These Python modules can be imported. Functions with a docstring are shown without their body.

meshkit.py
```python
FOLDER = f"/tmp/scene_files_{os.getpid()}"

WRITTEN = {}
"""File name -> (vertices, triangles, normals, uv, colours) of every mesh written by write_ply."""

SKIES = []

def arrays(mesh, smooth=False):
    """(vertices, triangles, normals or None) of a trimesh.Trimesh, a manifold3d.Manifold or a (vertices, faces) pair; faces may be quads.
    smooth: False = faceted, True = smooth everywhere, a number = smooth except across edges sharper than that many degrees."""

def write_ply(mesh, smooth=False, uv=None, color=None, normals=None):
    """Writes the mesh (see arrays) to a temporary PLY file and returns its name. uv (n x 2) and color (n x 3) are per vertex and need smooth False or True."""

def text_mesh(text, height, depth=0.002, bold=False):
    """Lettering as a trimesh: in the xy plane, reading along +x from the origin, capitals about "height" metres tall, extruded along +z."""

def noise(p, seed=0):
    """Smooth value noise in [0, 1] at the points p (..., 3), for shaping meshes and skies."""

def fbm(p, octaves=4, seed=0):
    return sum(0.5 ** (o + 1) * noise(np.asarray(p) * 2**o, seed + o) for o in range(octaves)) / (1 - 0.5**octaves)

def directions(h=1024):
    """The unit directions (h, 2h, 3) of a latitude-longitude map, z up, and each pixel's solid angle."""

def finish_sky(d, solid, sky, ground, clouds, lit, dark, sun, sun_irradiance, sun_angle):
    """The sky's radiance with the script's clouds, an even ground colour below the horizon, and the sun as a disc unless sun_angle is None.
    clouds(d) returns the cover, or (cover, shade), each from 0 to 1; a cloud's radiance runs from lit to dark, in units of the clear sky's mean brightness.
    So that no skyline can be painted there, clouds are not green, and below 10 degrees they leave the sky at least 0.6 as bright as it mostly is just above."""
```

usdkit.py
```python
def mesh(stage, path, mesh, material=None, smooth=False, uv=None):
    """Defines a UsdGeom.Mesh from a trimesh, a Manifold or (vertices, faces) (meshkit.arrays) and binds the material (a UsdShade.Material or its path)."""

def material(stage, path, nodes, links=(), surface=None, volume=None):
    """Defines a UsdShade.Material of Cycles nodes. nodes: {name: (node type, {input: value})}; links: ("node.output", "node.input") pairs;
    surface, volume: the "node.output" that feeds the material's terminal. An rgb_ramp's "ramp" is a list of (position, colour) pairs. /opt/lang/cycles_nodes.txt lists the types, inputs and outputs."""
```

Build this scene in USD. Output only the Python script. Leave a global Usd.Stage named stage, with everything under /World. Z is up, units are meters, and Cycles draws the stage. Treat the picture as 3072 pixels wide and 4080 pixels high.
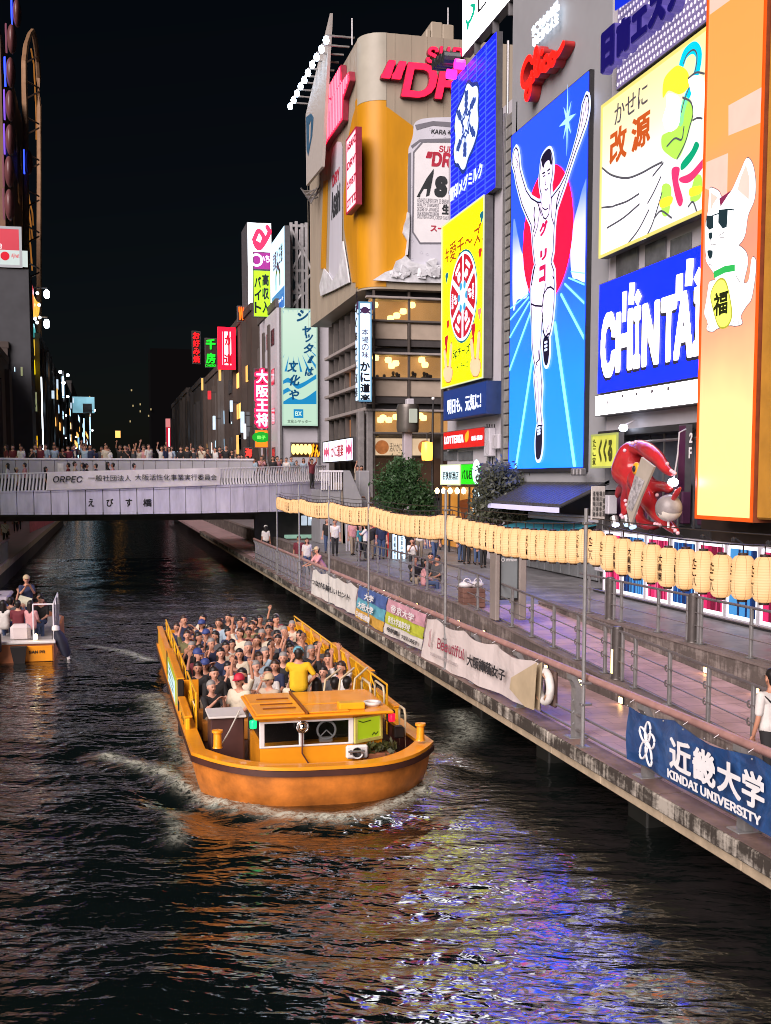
import glob, math, random
import numpy as np, trimesh, usdkit, meshkit
import manifold3d as m3
from shapely import affinity, union_all, box as sbox
from shapely.geometry import Polygon, LineString, Point, MultiPolygon
from shapely.ops import unary_union
from PIL import Image, ImageDraw, ImageFont
from pxr import Usd, UsdGeom, UsdLux, UsdShade, Sdf, Gf, Vt

stage = Usd.Stage.CreateInMemory()
UsdGeom.SetStageUpAxis(stage, UsdGeom.Tokens.z)
UsdGeom.SetStageMetersPerUnit(stage, 1.0)
UsdGeom.Xform.Define(stage, '/World'); UsdGeom.Scope.Define(stage, '/World/Looks')
stage.SetDefaultPrim(stage.GetPrimAtPath('/World'))
RNG = np.random.default_rng(7); random.seed(7)

# ---------------------------------------------------------------- camera, sky, night fill light, exposure
H = 5.6                                   # eye height above the water
F, W0, H0 = 4530.0, 3072.0, 4080.0        # focal length and size of the photograph in its own pixels
YAW, PITCH = math.radians(13.67), math.radians(5.0)
CX, CY = 1536.0, 1906.0 + F * math.tan(PITCH)
fwd = np.array([math.sin(YAW) * math.cos(PITCH), math.cos(YAW) * math.cos(PITCH), -math.sin(PITCH)])
rgt = np.array([math.cos(YAW), -math.sin(YAW), 0.0])
upv = np.cross(rgt, fwd)
EYE = np.array([0.0, 0.0, H])
cam = UsdGeom.Camera.Define(stage, '/World/Camera')
cam.CreateHorizontalApertureAttr(36.0); cam.CreateVerticalApertureAttr(36.0 * H0 / W0)
cam.CreateFocalLengthAttr(36.0 * F / W0)
cam.CreateVerticalApertureOffsetAttr(36.0 * (CY - H0 / 2) / W0)
cam.CreateClippingRangeAttr(Gf.Vec2f(0.1, 3000))
EXPOSURE = 1.3; cam.CreateExposureAttr(EXPOSURE); EK = 2.0 ** -EXPOSURE      # lit signs are set as they look; EK takes the exposure back out
cm = np.eye(4); cm[:3, 0], cm[:3, 1], cm[:3, 2], cm[:3, 3] = rgt, upv, -fwd, EYE
cam.AddTransformOp().Set(Gf.Matrix4d(cm.T.tolist()))

FILL_DIR = np.array([-0.60, -0.62, 0.50]); FILL_DIR /= np.linalg.norm(FILL_DIR)   # towards the light
night_fill = UsdLux.DistantLight.Define(stage, '/World/NightGlow')  # broad added fill standing in for the glow of the city around
night_fill.CreateNormalizeAttr(True); night_fill.CreateIntensityAttr(0.66); night_fill.CreateAngleAttr(50.0)
night_fill.CreateColorAttr(Gf.Vec3f(1.0, 0.86, 0.84))
zz = FILL_DIR; xx = np.cross([0, 0, 1.0], zz); xx /= np.linalg.norm(xx); yy = np.cross(zz, xx)
sm = np.eye(4); sm[:3, 0], sm[:3, 1], sm[:3, 2] = xx, yy, zz
night_fill.AddTransformOp().Set(Gf.Matrix4d(sm.T.tolist()))
dome = UsdLux.DomeLight.Define(stage, '/World/sky')
skym = usdkit.material(stage, '/World/Looks/night_sky', {
    's': ('sky_texture', {'sky_type': 'single_scattering', 'sun_disc': False, 'sun_elevation': math.asin(FILL_DIR[2]), 'sun_rotation': math.atan2(FILL_DIR[0], FILL_DIR[1])}),
    'b': ('background_shader', {'strength': 0.0004})}, [('s.color', 'b.color')], surface='b.background')
UsdShade.MaterialBindingAPI.Apply(dome.GetPrim()).Bind(skym)
dome.GetPrim().SetCustomDataByKey('kind', 'structure')

# ---------------------------------------------------------------- from the photograph's pixels to the place
def ray(px, py):
    return fwd + rgt * (px - CX) / F - upv * (py - CY) / F
def PX(px, py, X):
    d = ray(px, py); return EYE + d * (X / d[0])
def PY(px, py, Y):
    d = ray(px, py); return EYE + d * (Y / d[1])
def PZ(px, py, Z):
    d = ray(px, py); return EYE + d * ((Z - H) / d[2])
def zoom(ox, oy, k):
    return lambda pts: [(ox + x / k, oy + y / k) for x, y in pts]
Z1 = zoom(1100, 0, 1.92375); Z2 = zoom(1700, 0, 2.2114); Z3 = zoom(1700, 1000, 2.0114); Z4 = zoom(2350, 0, 2.212); Z5 = zoom(2350, 1000, 2.0114)
ZK = zoom(1250, 1100, 2.3286); ZF = zoom(700, 800, 1.8433); ZO = zoom(2400, 1650, 2.479)

class Plane:
    """A flat facade: u runs to the viewer's right, v up, n towards the viewer."""
    def __init__(s, o, u, n):
        s.o, s.u, s.n, s.v = np.array(o, float), np.array(u, float), np.array(n, float), np.array([0, 0, 1.0])
    def uv(s, px, py):
        d = ray(px, py); t = np.dot(s.o - EYE, s.n) / np.dot(d, s.n); p = EYE + d * t - s.o
        return (float(np.dot(p, s.u)), float(np.dot(p, s.v)))
    def pts(s, L): return [s.uv(*p) for p in L]
    def at(s, uv, w=0.0):
        uv = np.atleast_2d(np.asarray(uv, float)); w = np.broadcast_to(np.asarray(w, float), len(uv))
        return s.o + uv[:, :1] * s.u + uv[:, 1:2] * s.v + w[:, None] * s.n
    def off(s, w): return Plane(s.o + s.n * w, s.u, s.n)
    def rect(s, xl, xr, yt, yb):
        """A level rectangle given by its left and right x and the top and bottom y of its LEFT edge."""
        a, b = s.uv(xl, yt), s.uv(xl, yb); c = s.uv(xr, yt)
        return (a[0], b[1], c[0], a[1])
def planeX(X): return Plane((X, 0, 0), (0, -1, 0), (-1, 0, 0))       # faces the canal from the right bank
def planeY(Y): return Plane((0, Y, 0), (1, 0, 0), (0, -1, 0))        # faces the camera

# ---------------------------------------------------------------- materials
def lin(c):
    c = np.asarray(c, float) / 255.0
    return tuple(np.where(c <= 0.04045, c / 12.92, ((c + 0.055) / 1.055) ** 2.4))
MATS = {}
def mat(name, col, rough=0.6, var=0.18, scale=3.0, bump=0.0, metal=0.0, spec=0.4, stretch=None, coat=0.0):
    """A solid material: colour with procedural grain."""
    if name in MATS: return MATS[name]
    col = np.array(col, float)
    n = {'tc': ('texture_coordinate', {}), 'mp': ('mapping', {'mapping_type': 'point', 'scale': stretch or (1, 1, 1)}),
         'n': ('noise_texture', {'scale': scale, 'detail': 5.0, 'roughness': 0.65}),
         'r': ('rgb_ramp', {'ramp': [(0.3, tuple(col * (1 - var))), (0.7, tuple(np.minimum(col * (1 + var), 1)))]}),
         'p': ('principled_bsdf', {'roughness': rough, 'metallic': metal, 'specular_ior_level': spec, 'coat_weight': coat})}
    l = [('tc.object', 'mp.vector'), ('mp.vector', 'n.vector'), ('n.fac', 'r.fac'), ('r.color', 'p.base_color')]
    if bump:
        n['b'] = ('bump', {'strength': 0.6, 'distance': bump}); l += [('n.fac', 'b.height'), ('b.normal', 'p.normal')]
    MATS[name] = usdkit.material(stage, '/World/Looks/' + name, n, l, surface='p.BSDF'); return MATS[name]
def relax(tm, n):
    """Smooths a joined skin so that limbs flow into each other."""
    L = trimesh.smoothing.laplacian_calculation(tm, equal_weight=True); v = np.array(tm.vertices); k = np.asarray(L.sum(1)).reshape(-1, 1)
    for _ in range(n): v = v + 0.5 * (L @ v - v * k)
    return trimesh.Trimesh(v, tm.faces, process=False)
STRONG = ('crest_blue', 'royal_blue', 'strip_white', 'roof_sign_white', 'disc_red', 'sign_yellow')
def bright(c, B=3.4):
    """Lit colours as seen clip in the photograph: their strong channels are really brighter than white."""
    c = np.array(c); return c * (1 + (B - 1) * c ** 1.6)
def glow(name, rgb, k=1.0, var=0.05, scale=1.5):
    """Something that gives off light (a sign face, a tube, a lamp): rgb is its colour as seen, 0-255."""
    if name in MATS: return MATS[name]
    c = bright(lin(rgb), 3.4 if name in STRONG else 1.7 if k >= 1.0 else 1.0)
    if name in STRONG and min(lin(rgb)) > .6: k *= 1.5
    n = {'tc': ('texture_coordinate', {}), 'n': ('noise_texture', {'scale': scale, 'detail': 3.0}),
         'r': ('rgb_ramp', {'ramp': [(0.3, tuple(c * (1 - var))), (0.7, tuple(c * (1 + var)))]}),
         'p': ('principled_bsdf', {'base_color': tuple(np.minimum(c * 0.25, .5)), 'roughness': 0.35, 'emission_strength': k * EK})}
    MATS[name] = usdkit.material(stage, '/World/Looks/' + name, n, [('tc.object', 'n.vector'), ('n.fac', 'r.fac'), ('r.color', 'p.emission_color')], surface='p.BSDF')
    return MATS[name]
def pane_mat(name='window_glass', tint=(0.02, 0.025, 0.03), clear=0.6):
    if name in MATS: return MATS[name]
    MATS[name] = usdkit.material(stage, '/World/Looks/' + name, {
        't': ('transparent_bsdf', {'color': (0.85, 0.88, 0.9)}), 'g': ('glossy_bsdf', {'color': (0.9, 0.92, 0.95), 'roughness': 0.04}),
        'f': ('fresnel', {'IOR': 1.5}), 'm': ('mix_closure', {})}, [('f.fac', 'm.fac'), ('t.BSDF', 'm.closure1'), ('g.BSDF', 'm.closure2')], surface='m.closure')
    return MATS[name]

# ---------------------------------------------------------------- things and parts
ORIGIN, COUNT = {'/World': np.zeros(3)}, {}
def numbered(parent, name):
    k = (parent, name); COUNT[k] = COUNT.get(k, -1) + 1
    return f'{parent}/{name}' + (f'_{COUNT[k]:03d}' if COUNT[k] else '')
def tag(prim, label=None, cat=None, group=None, kind=None):
    for k, v in (('label', label), ('category', cat), ('group', group), ('kind', kind)):
        if v: prim.SetCustomDataByKey(k, v)
def thing(name, label, cat, loc=(0, 0, 0), group=None):
    p = numbered('/World', name); x = UsdGeom.Xform.Define(stage, p); x.AddTranslateOp().Set(Gf.Vec3d(*map(float, loc)))
    ORIGIN[p] = np.array(loc, float); tag(x.GetPrim(), label, cat, group); return p
class MB:
    def __init__(s): s.V, s.Fc, s.n = [], [], 0
    def add(s, v, f):
        v, f = np.asarray(v, float), np.asarray(f, int)
        if f.shape[1] == 4: f = np.vstack([f[:, [0, 1, 2]], f[:, [0, 2, 3]]])
        s.V.append(v); s.Fc.append(f + s.n); s.n += len(v); return s
    def mesh(s, m): return s.add(m.vertices, m.faces)
    def man(s, m):
        q = m.to_mesh(); return s.add(q.vert_properties[:, :3], q.tri_verts)
    def box(s, a, b):
        (x0, y0, z0), (x1, y1, z1) = np.minimum(a, b), np.maximum(a, b)
        v = [(x0, y0, z0), (x1, y0, z0), (x1, y1, z0), (x0, y1, z0), (x0, y0, z1), (x1, y0, z1), (x1, y1, z1), (x0, y1, z1)]
        return s.add(v, [(0, 3, 2, 1), (4, 5, 6, 7), (0, 1, 5, 4), (1, 2, 6, 5), (2, 3, 7, 6), (3, 0, 4, 7)])
    def rbox(s, a, b, r=0.02):
        """A box with bevelled edges."""
        a, b = np.minimum(a, b), np.maximum(a, b); r = min(r, (b - a).min() * 0.45); P = []
        for k in range(3):
            q = np.full(3, r); q[k] = 0
            for c in np.ndindex(2, 2, 2): P.append(np.where(c, b - q, a + q))
        h = m3.Manifold.hull_points(np.array(P)); return s.man(h)
    def prism(s, poly, axis, a, b):
        """poly: 2D outline (convex or not) in the two other axes (cyclic order), pushed from a to b along axis."""
        P = Polygon(poly); m = trimesh.creation.extrude_polygon(P, b - a, engine='earcut'); v = m.vertices; o = np.zeros_like(v)
        i, j = [(1, 2), (0, 2), (0, 1)][axis]; o[:, i], o[:, j], o[:, axis] = v[:, 0], v[:, 1], v[:, 2] + a
        f = m.faces if axis != 1 else m.faces[:, ::-1]
        return s.add(o, f)
    def tube(s, pts, r, sides=8):
        p = np.asarray(pts, float); t = np.gradient(p, axis=0) if len(p) > 2 else np.repeat(p[1:] - p[:1], 2, 0)
        t /= np.linalg.norm(t, axis=1, keepdims=True) + 1e-12
        ref = np.array([0, 0, 1.0]) if abs(t[:, 2]).mean() < 0.8 else np.array([0.0, 1.0, 0.0])
        a = np.cross(t, ref); a /= np.linalg.norm(a, axis=1, keepdims=True) + 1e-12; b = np.cross(t, a)
        an = np.arange(sides) * 2 * np.pi / sides; rr = np.broadcast_to(r, (len(p),))[:, None, None]
        v = (p[:, None] + rr * (np.cos(an)[None, :, None] * a[:, None] + np.sin(an)[None, :, None] * b[:, None])).reshape(-1, 3)
        n = len(p); i, j = np.meshgrid(np.arange(n - 1), np.arange(sides), indexing='ij'); k = (j + 1) % sides
        q = np.stack([i * sides + j, (i + 1) * sides + j, (i + 1) * sides + k, i * sides + k], -1).reshape(-1, 4)
        s.add(np.vstack([v, p[:1], p[-1:]]), np.vstack([q[:, [0, 1, 2]], q[:, [0, 2, 3]]] + [[(n * sides, (c + 1) % sides, c) for c in range(sides)]] + [[(n * sides + 1, (n - 1) * sides + c, (n - 1) * sides + (c + 1) % sides) for c in range(sides)]]))
        return s
    def lathe(s, prof, at, axis=2, sides=16):
        pr = np.asarray(prof, float); an = np.arange(sides) * 2 * np.pi / sides
        v = np.stack([pr[:, None, 0] * np.cos(an), pr[:, None, 0] * np.sin(an), np.repeat(pr[:, 1:2], sides, 1)], -1).reshape(-1, 3)
        if axis == 0: v = v[:, [2, 0, 1]]
        if axis == 1: v = v[:, [1, 2, 0]]
        n = len(pr); i, j = np.meshgrid(np.arange(n - 1), np.arange(sides), indexing='ij'); k = (j + 1) % sides
        return s.add(v + np.asarray(at, float), np.stack([i * sides + j, i * sides + k, (i + 1) * sides + k, (i + 1) * sides + j], -1).reshape(-1, 4))
    def flat(s, pl, geom, w0, th=0.012):
        """A shape drawn in a facade plane, as a thin plate from w0 to w0 + th before it."""
        for g in getattr(geom, 'geoms', [geom]):
            if g.geom_type != 'Polygon' or g.area < 1e-6: continue
            m = trimesh.creation.extrude_polygon(g, th, engine='earcut'); v = m.vertices
            q = pl.at(v[:, :2], w0 + v[:, 2])
            f = m.faces if np.dot(np.cross(pl.u, pl.v), pl.n) > 0 else m.faces[:, ::-1]
            s.add(q, f)
        return s
    def build(s, name, parent, material, smooth=False, label=None, cat=None, group=None, kind=None):
        parent = parent or '/World'
        if not s.V: return None
        p = numbered(parent, name); v = np.vstack(s.V) - ORIGIN.get(parent, 0)
        m = usdkit.mesh(stage, p, (v, np.vstack(s.Fc)), material, smooth=smooth)
        ORIGIN[p] = ORIGIN.get(parent, np.zeros(3))
        tag(m.GetPrim(), label, cat, group, kind); return p
def Mesh(tris): return MB()
def part(parent, name, material, fn, smooth=False, **k):
    m = MB(); fn(m); return m.build(name, parent, material, smooth, **k)
def copy(src, name, loc, label, cat, group=None, rot=0.0):
    """Another one of a thing with all its parts."""
    p = numbered('/World', name); x = UsdGeom.Xform.Define(stage, p); x.AddTranslateOp().Set(Gf.Vec3d(*map(float, loc)))
    if rot: x.AddRotateZOp().Set(float(rot))
    x.GetPrim().GetReferences().AddInternalReference(src); x.GetPrim().SetInstanceable(True); tag(x.GetPrim(), label, cat, group); return p

# ---------------------------------------------------------------- lettering and drawn shapes
FONTS = {k: ImageFont.truetype(glob.glob('/opt/blender-*/*/datafiles/fonts/' + f)[0], 72) for k, f in (('cjk', 'Noto Sans CJK*'), ('latin', 'Inter.woff2'))}
TEXTS = {}
def glyphs(text, bold=0, font='cjk'):
    key = (text, bold, font)
    if key in TEXTS: return TEXTS[key]
    fo = FONTS[font]; x0, y0, x1, y1 = fo.getbbox(text, anchor='ls', stroke_width=bold)
    im = Image.new('L', (x1 - x0 + 8, y1 - y0 + 8)); ImageDraw.Draw(im).text((4 - x0, 4 - y0), text, 255, fo, anchor='ls', stroke_width=bold)
    on = np.pad(np.asarray(im) > 127, ((0, 0), (1, 1))).astype(np.int8); d = np.diff(on, axis=1)
    r, a = np.nonzero(d == 1); e = np.nonzero(d == -1)[1]
    g = union_all(sbox(a, -r - 1, e, -r)).buffer(0.6).buffer(-0.6).simplify(0.8); TEXTS[key] = g; return g
def fit(g, rect, skew=0.0):
    if skew: g = affinity.skew(g, xs=skew, origin=(0, 0))
    x0, y0, x1, y1 = g.bounds; a, b, c, d = rect
    sx, sy = (c - a) / (x1 - x0), (d - b) / (y1 - y0)
    return affinity.affine_transform(g, [sx, 0, 0, sy, a - x0 * sx, b - y0 * sy])
def text(rect, s, bold=0, font='cjk', vertical=False, skew=0.0, gap=0.12):
    """Lettering that fills the rectangle (u0, v0, u1, v1); vertical: one character under another."""
    if not vertical: return fit(glyphs(s, bold, font), rect, skew)
    a, b, c, d = rect; n = len(s); h = (d - b) / n; out = []
    for i, ch in enumerate(s):
        if ch == 'ー':
            out.append(fit(glyphs('丨', bold), (a + (c - a) * .38, d - (i + 1 - gap) * h, a + (c - a) * .62, d - (i + gap) * h))); continue
        if ch.strip(): out.append(fit(glyphs(ch, bold, font), (a, d - (i + 1) * h + h * gap / 2, c, d - i * h - h * gap / 2)))
    return unary_union(out)
def poly(pl, L): 
    g = Polygon(pl.pts(L)); return g if g.is_valid else g.buffer(0)
def line(pl, L, w, wpx=True):
    q = pl.pts(L); return LineString(q).buffer(w / 2, quad_segs=3)
def curve(L, n=8):
    """A smooth curve through the points (Catmull-Rom)."""
    P = np.array(L, float); Q = np.vstack([2 * P[0] - P[1], P, 2 * P[-1] - P[-2]]); out = []
    for i in range(1, len(Q) - 2):
        for t in np.linspace(0, 1, n, endpoint=False):
            a, b, c, d = Q[i - 1:i + 3]
            out.append(0.5 * (2 * b + (c - a) * t + (2 * a - 5 * b + 4 * c - d) * t * t + (3 * b - a - 3 * c + d) * t ** 3))
    return [tuple(p) for p in out] + [tuple(P[-1])]
def closed(L, n=6):
    P = list(L); Q = [P[-1]] + P + [P[0], P[1]]; Q = np.array(Q, float); out = []
    for i in range(1, len(Q) - 2):
        for t in np.linspace(0, 1, n, endpoint=False):
            a, b, c, d = Q[i - 1:i + 3]
            out.append(tuple(0.5 * (2 * b + (c - a) * t + (2 * a - 5 * b + 4 * c - d) * t * t + (3 * b - a - 3 * c + d) * t ** 3)))
    return out
def R(rect): return sbox(*rect)
def board(name, label, cat, pl, rect, face, thick=0.25, frame=None, group=None, fw=0.06, case=None):
    """A sign board: a case behind, a lit face, and a frame round it."""
    a, b, c, d = rect; o = pl.at([((a + c) / 2, b)])[0]
    t = thing(name, label, cat, o, group)
    part(t, 'case', case or mat('sign_case', (0.10, 0.10, 0.11), 0.5, metal=0.3), lambda m: m.flat(pl, R(rect), -thick, thick - 0.01))
    part(t, 'face', face, lambda m: m.flat(pl, R((a + fw * .5, b + fw * .5, c - fw * .5, d - fw * .5)), -0.009, 0.012))
    if frame:
        part(t, 'frame', frame, lambda m: m.flat(pl, R(rect).difference(R((a + fw, b + fw, c - fw, d - fw))), -0.005, 0.05))
    return t
def art(t, name, material, pl, geom, w=0.006, th=0.012, **k):
    g = [q for q in getattr(geom, 'geoms', [geom]) if q.geom_type == 'Polygon' and q.area > 1e-5]
    if 1 < len(g) <= 8 and not any(x in name for x in ('letter', 'character', 'line', 'drawing', 'mark', 'caption', 'tube', 'name', 'print')):
        for q in g: art(t, name, material, pl, q, w, th, **k)
        return None
    return part(t, name, material, lambda m: m.flat(pl, geom, w, th), **k)

# ================================================================ THE SETTING
# ---------------------------------------------------------------- water
BX0, BX1, BYB, BYS = 1.38, 5.70, 18.75, 35.0          # the big boat: sides, bow, stern
def hull_front(x):                                    # the blunt rounded bow: y of the gunwale over x
    t = (x - (BX0 + BX1) / 2) / ((BX1 - BX0) / 2)
    return BYB + 1.25 * np.abs(t) ** 3.2 - 0.10 * t
xs = np.arange(-5.6, 9.7, 0.085); ys = np.concatenate([np.arange(-4, 46, 0.085), np.arange(46, 82, 0.2)])
GX, GY = np.meshgrid(xs, ys)
def waves(x, y):
    h = np.zeros_like(x); r = np.random.default_rng(3)
    for k in range(26):
        L = 0.38 * 1.16 ** k * (0.8 + 0.4 * r.random()); a = r.normal(0.30, 0.50); kx, ky = math.sin(a) * 2 * math.pi / L, math.cos(a) * 2 * math.pi / L
        if L > 9: break
        h += 0.0036 * L ** 0.66 * np.sin(kx * x + ky * y + r.random() * 6.28 + 0.8 * np.sin(0.23 * x + 0.31 * y + k))
    return h
def seg_dist(x, y, P):
    d = np.full(x.shape, 1e9)
    for a, b in zip(P[:-1], P[1:]):
        a, b = np.array(a), np.array(b); ab = b - a
        t = np.clip(((x - a[0]) * ab[0] + (y - a[1]) * ab[1]) / (ab @ ab), 0, 1)
        d = np.minimum(d, np.hypot(x - a[0] - t * ab[0], y - a[1] - t * ab[1]))
    return d
OV = 3072 / 1666
def ovz(L): return [tuple(PZ(a * OV, b * OV, 0)[:2]) for a, b in L]
CRESTS = [(ovz([(500, 1728), (560, 1752), (640, 1768), (720, 1775), (800, 1765), (860, 1742), (905, 1710), (940, 1668)]), 0.36, 1.0),
          (ovz([(232, 1634), (290, 1650), (350, 1668), (410, 1706), (470, 1736), (520, 1752)]), 0.30, 0.85),
          (ovz([(190, 1396), (230, 1400), (275, 1410), (322, 1428)]), 0.34, 0.62),
          (ovz([(330, 1500), (370, 1560), (415, 1640), (450, 1690)]), 0.50, 0.5),
          (ovz([(940, 1640), (985, 1610), (1010, 1580), (1000, 1540)]), 0.55, 0.5),
          (ovz([(150, 1380), (100, 1372), (60, 1380)]), 0.3, 0.35),
          (ovz([(375, 1750), (385, 1790), (380, 1820)]), 0.25, 0.45)]
Zw, foam = waves(GX, GY), np.zeros_like(GX)
for P, w, s in CRESTS:
    d = seg_dist(GX, GY, P); foam = np.maximum(foam, s * np.exp(-(d / (w * .62)) ** 2)); Zw += 0.07 * s * np.exp(-(d / (w * 1.1)) ** 2) * (0.15 + 1.3 * meshkit.fbm(np.stack([GX * 4.5, GY * 4.5, GX * 0], -1), 3, 5)) - 0.05 * s * np.exp(-((d - w * 2.2) / w) ** 2)
Zw *= np.where((GX > BX0) & (GX < BX1) & (GY > hull_front(GX)) & (GY < BYS), 0.2, 1.0)
foam *= 0.30 + 1.25 * meshkit.fbm(np.stack([GX * 1.9, GY * 1.9, GX * 0], -1), 3, 2)
nx, ny = len(xs), len(ys); I, J = np.meshgrid(np.arange(ny - 1), np.arange(nx - 1), indexing='ij'); q = I * nx + J
quads = np.stack([q, q + 1, q + nx + 1, q + nx], -1).reshape(-1, 4)
wv = np.stack([GX, GY, Zw], -1).reshape(-1, 3)
wmat = usdkit.material(stage, '/World/Looks/canal_water', {
    'geo': ('geometry', {}), 'ro': ('mapping', {'mapping_type': 'point', 'rotation': (0, 0, math.radians(17))}),
    'm1': ('mapping', {'mapping_type': 'point', 'scale': (3.4, 7.4, 4.0)}), 'm2': ('mapping', {'mapping_type': 'point', 'scale': (1.0, 2.3, 1.5)}),
    'n1': ('noise_texture', {'scale': 1.0, 'detail': 1.7, 'roughness': 0.5, 'distortion': 0.5}), 'n2': ('noise_texture', {'scale': 1.0, 'detail': 1.0, 'distortion': 0.7}),
    'a': ('math', {'math_type': 'multiply_add', 'value2': 1.7}), 'b': ('bump', {'strength': 1.0, 'distance': 0.023}),
    'w0': ('diffuse_bsdf', {'color': (0.003, 0.006, 0.0055)}), 'gl': ('glossy_bsdf', {'color': (1, 1, 1), 'roughness': 0.10}), 'fz': ('fresnel', {'IOR': 2.8}), 'w': ('mix_closure', {}),
    'at': ('attribute', {'attribute': 'foam'}), 'fn': ('noise_texture', {'scale': 7.0, 'detail': 8.0, 'roughness': 0.8, 'distortion': 0.8}),
    'f1': ('map_range', {'from_min': 0.41, 'from_max': 0.60, 'to_min': 0.0, 'to_max': 1.25, 'clamp': True}), 'fs': ('math', {'math_type': 'multiply'}),
    'f2': ('map_range', {'from_min': 0.72, 'from_max': 1.3, 'to_min': 0.0, 'to_max': 0.42, 'clamp': True}), 'fa': ('math', {'math_type': 'add', 'use_clamp': True}),
    'fo': ('principled_bsdf', {'base_color': (0.50, 0.54, 0.45), 'roughness': 0.6}), 'mix': ('mix_closure', {})},
    [('geo.position', 'ro.vector'), ('ro.vector', 'm1.vector'), ('ro.vector', 'm2.vector'), ('m1.vector', 'n1.vector'), ('m2.vector', 'n2.vector'), ('n2.fac', 'a.value1'), ('n1.fac', 'a.value3'),
     ('a.value', 'b.height'), ('b.normal', 'gl.normal'), ('b.normal', 'fz.normal'), ('fz.fac', 'w.fac'), ('w0.BSDF', 'w.closure1'), ('gl.BSDF', 'w.closure2'), ('geo.position', 'fn.vector'),
     ('fn.fac', 'f1.value'), ('at.fac', 'fs.value1'), ('f1.result', 'fs.value2'), ('at.fac', 'f2.value'), ('fs.value', 'fa.value1'), ('f2.result', 'fa.value2'),
     ('fa.value', 'mix.fac'), ('w.closure', 'mix.closure1'), ('fo.BSDF', 'mix.closure2')], surface='mix.closure')
wm = usdkit.mesh(stage, '/World/water', (wv, quads), wmat, smooth=True)
UsdGeom.PrimvarsAPI(wm).CreatePrimvar('foam', Sdf.ValueTypeNames.FloatArray, 'vertex').Set(Vt.FloatArray.FromNumpy(foam.ravel().astype(np.float32)))
tag(wm.GetPrim(), kind='structure'); COUNT[('/World', 'water')] = 0
yf = np.concatenate([np.arange(82, 140, 0.8), np.arange(140, 760, 6)]); xf = np.arange(-12, 16.1, 0.8); FX, FY = np.meshgrid(xf, yf)
nx2, ny2 = len(xf), len(yf); I, J = np.meshgrid(np.arange(ny2 - 1), np.arange(nx2 - 1), indexing='ij'); q2 = I * nx2 + J
m = MB(); m.add(np.stack([FX, FY, -0.02 + 0.05 * waves(FX, FY)], -1).reshape(-1, 3), np.stack([q2, q2 + 1, q2 + nx2 + 1, q2 + nx2], -1).reshape(-1, 4))
m.build('water', None, wmat, True, kind='structure')

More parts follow.
